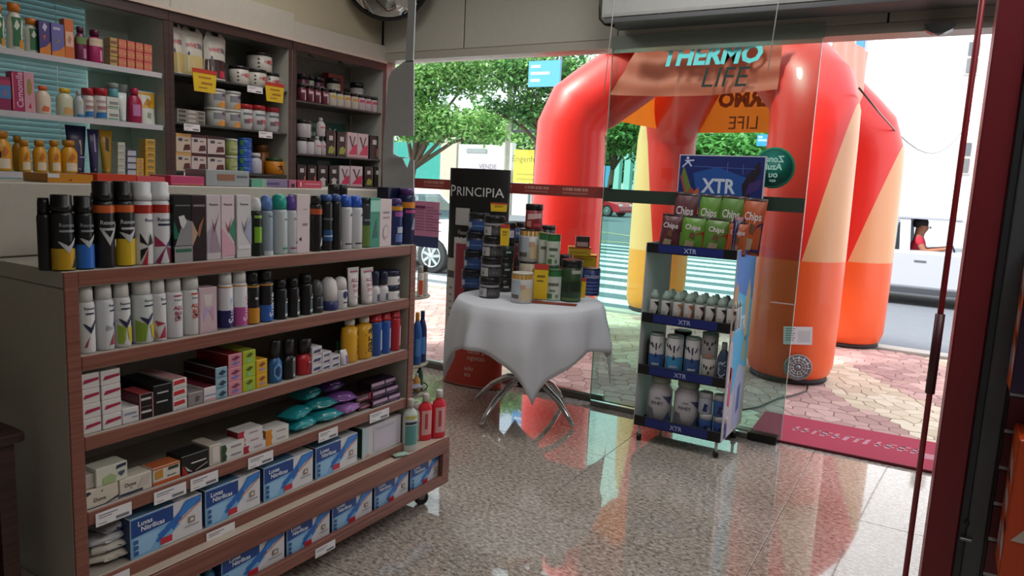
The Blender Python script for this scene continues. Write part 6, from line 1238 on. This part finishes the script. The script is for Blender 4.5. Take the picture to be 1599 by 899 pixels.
tput(jar, 'supplement_can', 'green and white can at the front beside the yellow card', 'can', 863, 470, 27, 420, body='9fc0ae', lid='2d5a38', lidh=.04, lk=1, art=GW)
tput(jar, 'supplement_can', 'green and white can on top of the rear pair', 'can', 860, 464, 22, 0, lift=.20, h=.205, body='b0c0b0', lid='2d5a38', lidh=.04, lk=1, art=GW)
tput(jar, 'supplement_can', 'green and white can under the upper green one', 'can', 861, 464, 22, 0, h=.199, body='9ab0a0', lid='2d5a38', lidh=.04, lk=1, art=GW)
tput(jar, 'supplement_can', 'narrow green can between the gold and green cans', 'can', 846, 460, 18, 0, lift=.2, h=.205, body='a8b8a8', lid='3a6a3a', lidh=.04, lk=1, art=GW[:3])
tput(jar, 'supplement_can', 'cream can under the narrow green one', 'can', 846, 460, 18, 0, h=.199, body='b8ae9c', lid='5a5a48', lidh=.04, lk=1)
tput(jar, 'supplement_can', 'black lid can top seen behind the red can', 'can', 849, 452, 28, 0, h=.44, body='26242a', lid='18181a', lidh=.06, art=[])
tput(jar, 'supplement_jar', 'large dark green jar with black lid and hanging yellow card', 'jar', 890, 472, 33, 405, body='2a4226', lid='15171a', lidh=.17, art=[('r', .0, .8, .82, .92, 'a8b0a4'), ('r', -.8, .8, .3, .6, '1e2f1c'), ('r', -.9, .9, .05, .12, '4a6a3a')])
tput(jar, 'supplement_can', 'navy blue can with white lettering at the right edge', 'can', 921, 462, 29, 418, body='26326a', lid='1c2026', lidh=.05, lk=1, art=[('t', 'COLAGENO', .1, .74, .16, 'b8c0d0', 0, 1.5)]+[('r', -.6, .7, .1+.13*q, .16+.13*q, '4f62a0') for q in range(4)])
tput(jar, 'supplement_jar', 'dark red jar with black lid behind the green jar', 'jar', 879, 455, 22, 397, body='6a1420', lid='141416', lidh=.3)
tput(cart, 'supplement_box', 'dark box with pale red print on the highest yellow box', 'box', 905, 452, 22, 0, lift=.295, h=.075, col='2a2624', art=[('r', -.8, .8, .1, .5, 'b08a88'), ('r', -1, -.85, 0, 1, 'a83a3a')])
tput(cart, 'supplement_box', 'yellow box with red lid strip, upper', 'box', 901, 452, 35, 0, lift=.235, h=.06, col='b8981c', art=[('r', -1, 1, .82, 1, 'a83824'), ('r', -.8, .6, .3, .5, '9a7a1a')])
tput(cart, 'supplement_box', 'yellow box with red lid strip, lower', 'box', 910, 450, 37, 0, lift=.155, h=.08, col='cfae14', art=[('r', -1, 1, .86, 1, 'b03a20'), ('r', -.8, .7, .62, .66, '6a5a14')], side='2a2a20')
tput(jar, 'supplement_can', 'dark can supporting the yellow boxes', 'can', 905, 453, 30, 0, h=.154, body='2a2c30', lid='1a1a1c', lidh=.06)
def tcard(px0, px1, py0, py1, off, desc):
    pm = onz((px0+px1)/2, 470, TT); dep = pm.y-off; a, b_ = ony(px0, py0, dep), ony(px1, py1, dep); w, h = (b_.x-a.x)/2*.92, a.z-b_.z
    t = thing('price_card', desc, 'price card', ((a.x+b_.x)/2, dep, b_.z), rad(27), 'yellow price cards')
    MB().add([(-w, 0, 0), (w, 0, 0), (w*1.08, 0, h), (-w*1.08, 0, h), (-w, .003, 0), (w, .003, 0), (w*1.08, .003, h), (-w*1.08, .003, h)], [(0, 1, 2, 3), (7, 6, 5, 4), (0, 4, 5, 1), (3, 2, 6, 7), (1, 5, 6, 2), (0, 3, 7, 4)], mt('d8b41c', .6)).build('card', t)
    MB().poly2([[(-w*1.06, h*.84), (w*1.06, h*.84), (w*1.08, h), (-w*1.08, h)]], flat(-.0005), mt('b8362c', .6)).poly2(grid(-w*.6, w*.6, h*.62, h*.68)+grid(-w*.6, w*.4, h*.5, h*.54), flat(-.0005), mt('7a601a', .6)).build('print', t)
    return t
tcard(836, 853, 411, 468, .02, 'tall yellow price card before the orange and cream can')
tcard(890, 913, 432, 466, -.02, 'yellow price card hung on the dark green jar')
tcard(783, 794, 350, 384, -.02, 'narrow yellow price card beside the black pots')
t_ = tcard(768, 790, 316, 331, -.12, 'small red and yellow card on top of the pot stacks')
lfp = onz(862, 474, TT); lf = thing('red_leaflet', 'red leaflets lying flat at the front of the table', 'leaflet', (lfp.x, lfp.y, TT+.001), rad(20))
MB().box(-.13, .15, -.03, .04, 0, .003, mt('8a3a30', .5)).build('leaflet', lf)
MB().box(-.19, -.08, -.035, .015, 0, .0025, mt('a04a44', .5)).build('leaflet', lf)

# ================================================================ BLACK AND RED CARDBOARD TOTEM
bn = thing('cardboard_totem', 'tall black and red elliptical cardboard display totem beside the glass', 'display', (-2.845, 4.31, 0), rad(6))
HB = 1.555; TW_, TD_ = .235, .075
def tot(a, z): return (TW_*math.sin(a), -TD_*math.cos(a), z)
b = MB(); RD = mt('b53a2a', .5); BKT = mt('101011', .45)
for s_, z0, z1, m in ((1, .62, HB, BKT), (1, 0, .62, RD)):
    b.sheet(lambda u, v: tot(-PI+2*PI*u, z0+(z1-z0)*v), 36, 3, m)
b.lathe([(.002, HB-.002), (TW_, HB-.002)], BKT, 36, sy=TD_/TW_, cap=False); b.build('body', bn)
MB().lathe([(.236, .0), (.24, .0), (.24, .02), (.236, .02)], mt('8a4a42', .4), 36, sy=.078/.24, cap=False).build('foot_rim', bn)
mpt = lambda u, v: (u, -TD_*math.sqrt(max(0, 1-(u/TW_)**2))-.0015, v)
b = MB(); b.text('P', mpt, mt('c9c9c9', .5), .115, -.185, 1.40); b.text('RINCIPIA', mpt, mt('c9c9c9', .5), .09, .03, 1.398, fit=.36)
b.build('brand_lettering', bn)
b = MB(); pc1, pc2 = mt('c4c2bf', .5), mt('4a4848', .5)
b.poly2(grid(-.15, -.03, 1.22, 1.36-.02, 4), lambda u, v: mpt(u, v-.06), mt('a9a7a5', .5)); b.poly2(grid(-.15, -.02, 1.07, 1.16, 4), mpt, BLACK); b.text('Fator', mpt, mt('b5b3b0', .5), .04, -.08, 1.11)
b.poly2(grid(-.155, -.02, 1.03, 1.075, 4), mpt, pc1)
b.poly2(grid(-.14, -.05, .62, 1.03, 4), mpt, mt('9a3a48', .5)); b.poly2(grid(-.155, -.135, .62, 1.03), mpt, pc1)
b.poly2(grid(-.215, -.14, .28, .92, 4), lambda u, v: (lambda p: (p[0], p[1]-.001, p[2]))(mpt(u, v)), pc1); b.poly2(grid(-.21, -.145, .78, .83, 3), lambda u, v: (lambda p: (p[0], p[1]-.002, p[2]))(mpt(u, v)), pc2)
for k in range(7): b.poly2(grid(-.19, -.16, .40+k*.05, .415+k*.05, 2), lambda u, v: (lambda p: (p[0], p[1]-.002, p[2]))(mpt(u, v)), mt('8f8a88', .5))
b.build('product_print', bn)
b = MB()
for t_, z, u in (('dado por', .272, .085), ('ogistas', .225, .06), ('ado', .145, .01), ('ais', .10, .0)): b.text(t_, mpt, mt('d8b8b0', .5), .05, u, z)
b.build('lower_lettering', bn)

# ================================================================ SNACK DISPLAY STAND (black shelves, blue side print)
xs0, xs1, yf, yb = -1.462, -.945, 3.96, 4.415
st = thing('snack_display', 'wheeled black display stand with blue shelf strips, picture side and blue header', 'display stand', (0, 0, 0))
BL = mt('1c2a72', .4); BLK = mt('101014', .4)
SZ = ((1.172, 1.118), (.772, .716), (.466, .41), (.158, .098))
for z1, z0 in SZ:
    s = MB().box(xs0+.006, xs1-.006, yf, yb, z0+.004, z0+.014, BLK, .001).box(xs0+.006, xs1-.006, yf-.004, yf+.004, z0, z1, BLK, .001).build('shelf_tray', st)
    q = MB(); q.box(xs0+.075, xs1-.075, yf-.0065, yf-.0045, z0+.006, z1-.004, BL); q.text('XTR', flat(yf-.0068), mt('a8b4d8', .5), .036, (xs0+xs1)/2, (z0+z1)/2, bold=.02); q.build('blue_strip', s)
MB().box(xs0, xs0+.005, yf, yb, .098, 1.172, mt('c0c3c6', .5), .001).build('left_panel', st)
rp_ = MB().box(xs1-.005, xs1, yf, yb, .098, 1.172, mt('d2d0d4', .5), .001).build('right_panel', st)
mpr = lambda u, v: (xs1+.001+0*u, yf+u, v)
mk = lambda e: (lambda u, v: (xs1+.0006+e, yf+u, v))
b = MB(); b.poly2([[(0, .1), (.452, .1), (.452, 1.17), (0, 1.17)]], mk(0), mt('c9bfc8', .5))
b.poly2([[(.02, .42), (.14, .34), (.24, .5), (.43, .45), (.44, 1.17), (.0, 1.17)]], mk(.0004), mt('4fb0e6', .5))
b.poly2([[(.03, .95), (.44, .86), (.44, 1.17), (.0, 1.17)]], mk(.0008), mt('3f6cd0', .5))
b.poly2([[(0, .66), (.05, .7), (.09, .95), (.05, 1.0), (0, .95)]], mk(.0012), mt('cf8a5a', .5)); b.poly2([[(.0, .4), (.09, .45), (.07, .66), (0, .68)]], mk(.0012), mt('d0b0b8', .5))
b.poly2([[(.28, .68), (.36, .62), (.38, .9), (.33, 1.0), (.27, .88)]], mk(.0012), mt('cfa57a', .5)); b.poly2([[(.05, .3), (.1, .28), (.12, .5), (.06, .52)]], mk(.0012), mt('d0506a', .5))
b.poly2([[(.22, .12), (.36, .14), (.38, .42), (.3, .5), (.2, .4)]], mk(.0012), mt('b8b8e0', .5)); b.poly2([[(.26, .2), (.33, .22), (.33, .38), (.27, .36)]], mk(.0016), mt('5a62a8', .5))
b.poly2([[(.3, .5), (.38, .52), (.36, .66), (.3, .62)]], mk(.0012), mt('a89a6a', .5)); b.poly2([[(.02, .12), (.2, .13), (.16, .25), (.03, .24)]], mk(.0012), mt('d0b8c4', .5))
b.text('XTR', mk(.002), mt('dfe6f4', .5), .11, .2, .75, bold=.03, fit=.26)
b.build('picture_print', rp_)
# header card
b = MB(); hx0, hx1, hz0, hz1 = -1.432, -.925, 1.17, 1.688
hc = MB().box(hx0, hx1, 4.338, 4.344, hz0, hz1, mt('b9bccb', .5), .001).build('header_card', st)
hm = lambda e: flat(4.3375-e); 
b.poly2([[(hx0+.006, hz0), (hx1-.008, hz0), (hx1-.008, hz1-.006), (hx0+.006, hz1-.006)]], hm(0), mt('182768', .45))
b.poly2([[(-1.30, 1.40), (-1.06, 1.38), (-1.02, 1.56), (-1.2, 1.62), (-1.34, 1.58)]], hm(.0004), mt('204f9a', .45))
b.poly2([[(-1.42, 1.56), (-1.39, 1.6), (-1.35, 1.5), (-1.31, 1.46), (-1.33, 1.36), (-1.38, 1.38), (-1.39, 1.47)]], hm(.0008), mt('9a4a3a', .5))
b.poly2([[(-1.36, 1.44), (-1.30, 1.5), (-1.29, 1.34), (-1.33, 1.32)]], hm(.0012), mt('c05a38', .5)); b.poly2([[(-1.41, 1.58), (-1.40, 1.62), (-1.35, 1.5), (-1.37, 1.46)]], hm(.0012), mt('5f7a3a', .5))
b.poly2([[(-1.05, 1.52), (-1.02, 1.58), (-.96, 1.66), (-.95, 1.6), (-1.0, 1.5), (-1.0, 1.42), (-.95, 1.4), (-.95, 1.34), (-1.08, 1.33), (-1.1, 1.4), (-1.04, 1.44)]], hm(.0008), mt('1c1220', .5))
b.poly2([[(-1.09, 1.33), (-1.05, 1.39), (-.97, 1.39), (-.94, 1.33)]], hm(.0012), mt('8a5a44', .5)); b.poly2([[(-1.03, 1.46), (-.95, 1.5), (-.94, 1.56), (-1.01, 1.53)]], hm(.0012), mt('3a2a6a', .5))
b.text('XTR', hm(.0016), mt('c3cbe0', .5), .115, -1.185, 1.512, bold=.03, fit=.2)
b.poly2([[(-1.40, 1.655), (-1.34, 1.66), (-1.34, 1.652), (-1.37, 1.648), (-1.35, 1.62), (-1.36, 1.618), (-1.376, 1.64), (-1.41, 1.61), (-1.41, 1.62), (-1.385, 1.645)]], hm(.0012), mt('b9c3e6', .5))
b.poly2([[(-1.38+.009*math.cos(a*PI/4), 1.668+.009*math.sin(a*PI/4)) for a in range(8)]], hm(.0012), mt('b9c3e6', .5))
b.poly2([[(-1.34, 1.618), (-.98, 1.612), (-.98, 1.615), (-1.34, 1.622)], [(-1.142, 1.59), (-1.138, 1.59), (-1.138, 1.65), (-1.142, 1.65)], [(-1.052, 1.58), (-1.048, 1.58), (-1.048, 1.64), (-1.052, 1.64)]], hm(.0012), mt('4a62b0', .5))
b.build('header_print', hc)
for x in (xs0+.03, xs1-.03):
    for y in (yf+.03, yb-.03):
        l = MB().tube([(0, 0, .035), (0, 0, .1)], .009, mt('dfe3e6', .3), 10).build('leg', st, (x, y, 0))
        MB().tube([(-.014, 0, 0), (-.012, 0, 0), (.012, 0, 0), (.014, 0, 0)], [.015, .0185, .0185, .015], BLACK, 14).build('caster_wheel', l, (0, 0, .019), (0, 0, .4))
def sx(px0, px1, z, Y): a, c = row_x(px0, Y, z), row_x(px1, Y, z); return (a+c)/2, abs(c-a)
def xtop(py, x, Y):
    k = (449.5-py)/FPX; a = _u-k*_w; return EYE-(x*a.x+Y*a.y)/a.z
W = 'on snack stand\'s top tray'
def chips(px0, px1, pt, Y, z, desc, c, c2, tlt=3, txt=True):
    x, w = sx(px0, px1, z, Y); h = xtop(pt, x, Y)-z
    o = item('chips_bag', desc, 'bag', W, (x, Y, z+.001), 0, x, 'chips bags on the snack stand'); o.rotation_euler = (rad(-6), rad(tlt), rad(4))
    pouch(o, w*1.2, h, .06, c, [('p', [(.1, .05), (.95, .05), (.95, .6), (.4, .5)], c2), ('p', [(-.6, .1), (.2, .08), (.3, .28), (-.4, .3)], 'b0a088'), ('p', [(-.2, .4), (.3, .35), (.3, .52), (-.1, .55)], '6a4a38'), ('t', 'Chips', 0, .68, .2, 'cfc8cc', 0, 1.5), ('r', -.9, .9, .96, 1.0, '3a2a30')], chips=True)
zt = 1.135
for px0, px1, pt, c, c2, d in ((1030, 1056, 334, '5a3038', '42222c', 'maroon chips bag, left end of the front row'), (1062, 1093, 337, '5a8a32', '9a2a2c', 'left green chips bag, front row'), (1098, 1130, 341, '567f34', '9a2a2c', 'right green chips bag, front row'), (1134, 1160, 346, 'b0542e', 'a86a38', 'orange chips bag, right end of the front row')):
    chips(px0, px1, pt, yf+.08, zt, d, c, c2)
for px0, px1, pt, c, c2, d in ((1046, 1076, 300, '5a3038', '42222c', 'maroon chips bag, left end of the back row'), (1084, 1112, 303, '5a8a32', '9a2a2c', 'left green chips bag, back row'), (1117, 1148, 305, '567f34', '9a2a2c', 'right green chips bag, back row'), (1152, 1182, 309, 'b0542e', '2c2450', 'orange chips bag, right end of the back row')):
    chips(px0, px1, pt, yf+.20, zt, d, c, c2)
x, w = sx(1163, 1190, zt, yf+.1)
for dy, d, pt in ((.09, 'front', 352), (.2, 'rear', 320)):
    o = item('striped_packet', 'tall purple and white striped packet, %s one' % d, 'packet', W, (xs1-.035, yf+dy, zt+.001), rad(72), dy, 'striped packets'); pouch(o, .10, .21, .03, '2c2350', [('p', [(-.9+q*.4, .1), (-.75+q*.4, .08), (-.6+q*.4, .85), (-.72+q*.4, .9)], 'b8b4cc') for q in range(4)]+[('r', -.9, .9, .92, 1, '8a2030')], chips=True)
W = 'on snack stand\'s second tray'
z = SZ[1][1]+.015
for r in range(3):
    for i, px in enumerate((1020, 1038, 1056, 1073, 1090, 1107, 1124, 1140)):
        Y = yf+.035+r*.058; x = row_x(px, yf+.035, z)
        if r and not i: continue
        o = item('drink_shot', 'small %s-printed bottle, %s row' % ('orange' if i in (2, 3) else 'dark', ('front', 'middle', 'back')[r]), 'bottle', W, (x, Y, z+.0006), rad(18), x, 'small bottles on the snack stand')
        if 1:
            b = MB(); b.lathe([(.024, 0), (.026, .004), (.026, .115), (.023, .12)], M_('bdbcbb'), 14); b.build('bottle', o)
            MB().lathe([(.0235, 0), (.0235, .022), (.019, .034), (.012, .046), (.012, .052), (.002, .053)], M_('93aaa2'), 14).build('clear_top', o, (0, 0, .12))
            if r == 0:
                c = {2: 'b8743a', 3: 'b05a38', 4: '3a1f1c'}.get(i, '1c1a1c'); decals(o, wrap(.026), .033, .12, [('p', [(-.9, 0), (.9, 0), (.9, .75), (.1, .2), (-.9, .05)], c), ('p', [(-.1, .9), (.9, .9), (.9, .6)], c), ('r', -.6, .1, .35, .38, '8a8684'), ('r', -.6, 0, .45, .48, '8a8684')])
W = 'on snack stand\'s third tray'
z = SZ[2][1]+.015
def xjar(kind, name, px0, px1, pt, desc, cat, Y=None, lift=0., h=None, wh=W, zz=None, group=None, **k):
    Y = Y or yf+.02; z_ = z if zz is None else zz; x, w = sx(px0, px1, z_+lift, Y); r = w/2*.93; hh = min(h or (xtop(pt, x, Y)-z_-lift), .286)
    o = item(name, desc, cat, wh, (x, Y+r, z_+lift+.0006), rad(14), x, group or name+'s on the snack stand'); kind(o, r, hh, **k); return o
PD = lambda low, mid: [('r', -.95, .95, 0, .5, mid), ('r', -.95, .95, 0, .14, low)]+[('p', [(q*.28-.07, .62-abs(q)*-.06), (q*.28+.07, .62+abs(q)*.06), (q*.5+.06, .82+abs(q)*.02), (q*.5-.1, .80)], '1c2440') for q in (-2, -1, 0, 1, 2)]+[('p', [(-.15, .42), (.15, .42), (0, .58)], '1c2440'), ('r', -.4, .4, .2, .26, 'a8b4c8')]
for p0, p1, pt, lo, mi, d in ((1007, 1031, 521, '22203a', '2f5a9a', 'white-topped tin with dark blue foot and petal marks'), (1033, 1060, 525, '2a72a8', '3f92c8', 'white-topped tin with sky blue foot and petal marks'), (1062, 1088, 528, '181a30', '34568f', 'white-topped tin with navy foot and petal marks')):
    xjar(jar, 'petal_tin', p0, p1, pt, d, 'tin', body='c4c4c8', lid='93a3a0', lidh=.06, lk=.98, art=PD(lo, mi), group='petal marked tins')
xjar(jar, 'petal_tin', 1008, 1034, 0, 'dark tin standing behind the front tins, left', 'tin', Y=yf+.15, h=.17, body='1c1c20', lid='2a3a38', lidh=.06, group='dark rear tins')
xjar(jar, 'petal_tin', 1044, 1072, 0, 'dark tin with pale panel behind front tins', 'tin', Y=yf+.15, lift=0, h=.235, body='232428', lid='1d2422', lidh=.06, art=[('r', .3, .9, .1, .9, '8fb0a8')], group='dark rear tins')
PN = [('p', [(q*.3-.09, .45+abs(q)*.08), (q*.3+.09, .5+abs(q)*.08), (q*.35+.1, .66+abs(q)*.06), (q*.35-.1, .62+abs(q)*.06)], '26262c') for q in (-1.6, -.7, .7, 1.6)]+[('p', [(-.12, .4), (0, .3), (.12, .4), (0, .5)], '26262c'), ('p', [(-.3, 0), (.3, 0), (.2, .18), (-.2, .18)], 'b07a6a')]
xjar(jar, 'petal_tin', 1089, 1114, 0, 'grey-white tin with dark petals, lower of two', 'tin', h=.135, body='b4b2b0', lid='a09a96', lidh=.05, lk=1, art=PN, group='grey petal tins')
xjar(jar, 'petal_tin', 1090, 1117, 0, 'grey-white tin with dark petals, upper of two', 'tin', lift=.136, h=.135, body='a09ea0', lid='5f8a80', lidh=.06, lk=1, art=PN, group='grey petal tins')
xjar(bottle, 'protein_bottle', 1114, 1134, 536, 'slate blue bottle with white upright letters', 'bottle', body='3a4a62', cap='9aa2a8', sy=.9, art=[('t', 'XTR', -.2, .4, .3, 'a8b4c0', PI/2)])
W = 'on snack stand\'s bottom tray'; z = SZ[3][1]+.015
WT = [('t', '100%', -.1, .66, .07, '6f6f7c', 0, .8), ('t', 'WHEY', -.15, .54, .11, '4a4a5a', 0, 1.0), ('p', [(-.9, .1), (-.2, .08), (-.4, .4), (-.8, .42)], '6a6c78'), ('p', [(.25, .1), (.9, .15), (.7, .36)], '4a5a80'), ('p', [(.2, .72), (.95, .7), (.8, .5)], '4a4a78'), ('r', -.9, .9, .03, .06, '9a9aa4')]
for p0, p1, pt, d in ((1002, 1041, 579, 'large white protein tub, left of the two'), (1042, 1086, 587, 'large white protein tub, right of the two')):
    xjar(jar, 'protein_tub', p0, p1, pt, d, 'tub', wh=W, body='bdbcc2', lid='8f9a90', lidh=.14, lk=1, neck=True, art=WT, group='large protein tubs')
for p0, p1, lf_, d, bc in ((1086, 1109, 0, 'small pot, lower left of four', '2f4f8a'), (1086, 1109, .122, 'small pot, upper left of four', 'a8b0c0'), (1109, 1131, 0, 'small pot, lower right of four', '2a4684'), (1109, 1131, .122, 'small pot, upper right of four', '3a5a98')):
    xjar(jar, 'small_pot', p0, p1, 0, 'blue and white '+d, 'pot', wh=W, lift=lf_, h=.121, body=bc, lid='c0c2c8', lidh=.25, lk=1.0, art=[('p', [(-.3, .2), (.2, .15), (.3, .6), (-.1, .7)], '1c2a5a'), ('r', .2, .6, .3, .5, '8aa0c8')], group='blue and white pots')

# ================================================================ RED UNIT ON THE RIGHT
def pd(px, py, dd): return EYEP+ray(px, py)*dd
YR_ = 2.25
RDK = mt('74202c', .45); GUP = mt('51565c', .45, .2)
ru = thing('slatwall_unit', 'tall red slat-board display unit with grey upright at the right edge', 'shelf unit', (0, 0, 0))
xa = ony(1495, 450, YR_).x; 
MB().box(.045, .118, YR_-.0, YR_+.35, 0, 2.5, mt('7d1f2b', .4), .004).build('side_panel', ru)
MB().box(.1185, .136, YR_-.012, YR_+.02, 0, 2.5, mt('3b3f44', .4, .4), .002).box(.136, .178, YR_-.018, YR_+.02, 0, 2.5, GUP, .003).box(.178, .186, YR_-.008, YR_+.02, 0, 2.5, mt('2d3034', .4, .4), .002).build('upright_post', ru)
p = ony(1510, 817, YR_-.02); MB().lathe([(.001, 0), (.007, 0), (.007, .003), (.001, .003)], BLACK, 12).build('bolt_hole', ru, (p.x, YR_-.018, p.z), (PI/2, 0, 0))
p = ony(1508, 841, YR_-.02); MB().box(p.x-.014, p.x+.014, YR_-.03, YR_-.018, p.z-.003, p.z+.004, STEEL, .001).build('bracket', ru)
zz = ony(1530, 838, YR_).z; k = -6
while zz+k*.1 < 2.5:
    z0 = zz+k*.1
    if z0 > 0:
        s = MB().box(.187, 1.35, YR_, YR_+.018, z0+.006, z0+.094, mt('641522', .45), .001).build('slat', ru)
        MB().box(.187, 1.35, YR_+.002, YR_+.012, z0-.004, z0+.0055, mt('a0a4aa', .3, .8)).build('groove_rail', ru)
    k += 1
MB().box(.187, 1.35, YR_+.019, YR_+.35, 0, 2.5, mt('5a1620', .5), .002).build('rear_panel', ru)
rdp = thing('red_pole', 'thin red vertical pole with a thicker dark sleeve before the doorway', 'pole', (0, 0, 0))
pa, pb_ = ony(1540, 0, YR_), ony(1413, 899, YR_); xx = (ony(1467, 500, YR_).x)
for n_, r, z0, z1, m in (('pole', .0075, 0, 2.9, mt('8f1c28', .35)), ('sleeve', .012, ony(1460, 615, YR_).z, ony(1468, 490, YR_).z, mt('4a1a26', .4))):
    MB().tube([(xx, YR_, z0), (xx, YR_, z1)], r, m, 14).build(n_, rdp)
W = 'on the red slat-board unit'
for n_, (px0, py1, py0), d, dp_ in ((0, (1557, 613, 384), 'upper orange and purple package with white squares', .13), (1, (1549, 905, 682), 'lower orange package with white pattern on its side', .16)):
    Y = YR_-.02-dp_; a, b_ = ony(px0+20 if n_ == 0 else px0+10, py1, Y), ony(px0, py0, Y); x0 = a.x; z0, z1 = a.z, ony(px0+25, py0, Y).z
    o = item('orange_package', d, 'package', W, (x0+.11, YR_-.02-dp_/2-.004, z0), 0, n_, 'orange packages'); c = '2a1838' if n_ == 0 else 'c8481c'
    b = MB(); b.box(-.11, .11, -dp_/2, dp_/2, 0, z1-z0, M_(c), .003)
    H_ = z1-z0; mps = lambda u, v: (-.1108, -dp_/2+u*dp_, v*H_)
    b.poly2([[(.03, .01), (.97, .01), (.97, .99), (.03, .99)]], mps, M_('d0561e')); b.build('package', o)
    q = MB(); mps2 = lambda u, v: (-.1112, -dp_/2+u*dp_, v*H_)
    q.poly2([[(.1, .1), (.5, .2), (.5, .35), (.1, .25)], [(.3, .4), (.8, .5), (.7, .6), (.25, .52)], [(.2, .65), (.6, .7), (.9, .85), (.4, .8)], [(.6, .1), (.9, .15), (.9, .3), (.65, .28)]], mps2, M_('c0b4bc'))
    q.poly2([[(.1, .3), (.4, .36), (.35, .42), (.1, .38)], [(.5, .62), (.8, .66), (.8, .7), (.5, .68)]], mps2, M_('2a1c30'))
    f = flat(-dp_/2-.0006)
    if n_ == 0:
        for i in range(2):
            for j in range(2): q.poly2(grid(-.075+i*.02, -.06+i*.02, .03+j*.02, .045+j*.02), f, M_('b4b8bc'))
        q.poly2([[(-.1, H_*.5), (.0, H_*.42), (.05, H_*.5), (0, H_*.62), (-.1, H_*.6)]], f, M_('c0c0c0')); q.poly2([[(-.105, H_*.65), (.105, H_*.7), (.105, H_*.98), (-.105, H_*.98)]], f, M_('c8521c'))
    else: q.poly2([[(-.06, .03), (-.03, .09), (.0, .05), (.05, .1), (.05, .0), (-.06, 0)]], f, M_('1a2a2c')); q.poly2([[(-.1, H_*.3), (-.06, H_*.45), (-.07, H_*.3)]], f, M_('c8b8b0'))
    q.build('print', o)

# ================================================================ DARK CORNER ON THE LEFT
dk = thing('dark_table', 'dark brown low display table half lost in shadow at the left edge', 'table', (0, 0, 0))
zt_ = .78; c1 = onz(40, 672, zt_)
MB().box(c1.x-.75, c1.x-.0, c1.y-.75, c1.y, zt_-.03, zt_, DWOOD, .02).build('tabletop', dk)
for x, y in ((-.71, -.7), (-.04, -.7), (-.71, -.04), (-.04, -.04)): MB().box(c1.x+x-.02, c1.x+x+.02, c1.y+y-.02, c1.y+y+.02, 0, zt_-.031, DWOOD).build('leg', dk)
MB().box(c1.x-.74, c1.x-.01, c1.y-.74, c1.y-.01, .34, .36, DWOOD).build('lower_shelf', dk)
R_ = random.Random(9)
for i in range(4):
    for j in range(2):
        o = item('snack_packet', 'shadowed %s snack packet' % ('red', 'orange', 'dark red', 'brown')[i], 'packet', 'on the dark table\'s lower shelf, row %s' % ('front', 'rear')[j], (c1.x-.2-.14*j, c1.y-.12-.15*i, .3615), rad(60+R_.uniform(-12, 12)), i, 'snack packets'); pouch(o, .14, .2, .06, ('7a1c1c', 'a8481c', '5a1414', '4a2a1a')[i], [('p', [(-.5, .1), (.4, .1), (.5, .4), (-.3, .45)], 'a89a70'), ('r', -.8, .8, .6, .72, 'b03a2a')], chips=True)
finish_labels()
bad = [o for o in COL.objects if 'label' in o and not 4 <= len(o['label'].split()) <= 16 and not o.parent]
for o in bad: print('LABEL LEN', len(o['label'].split()), o['label'])
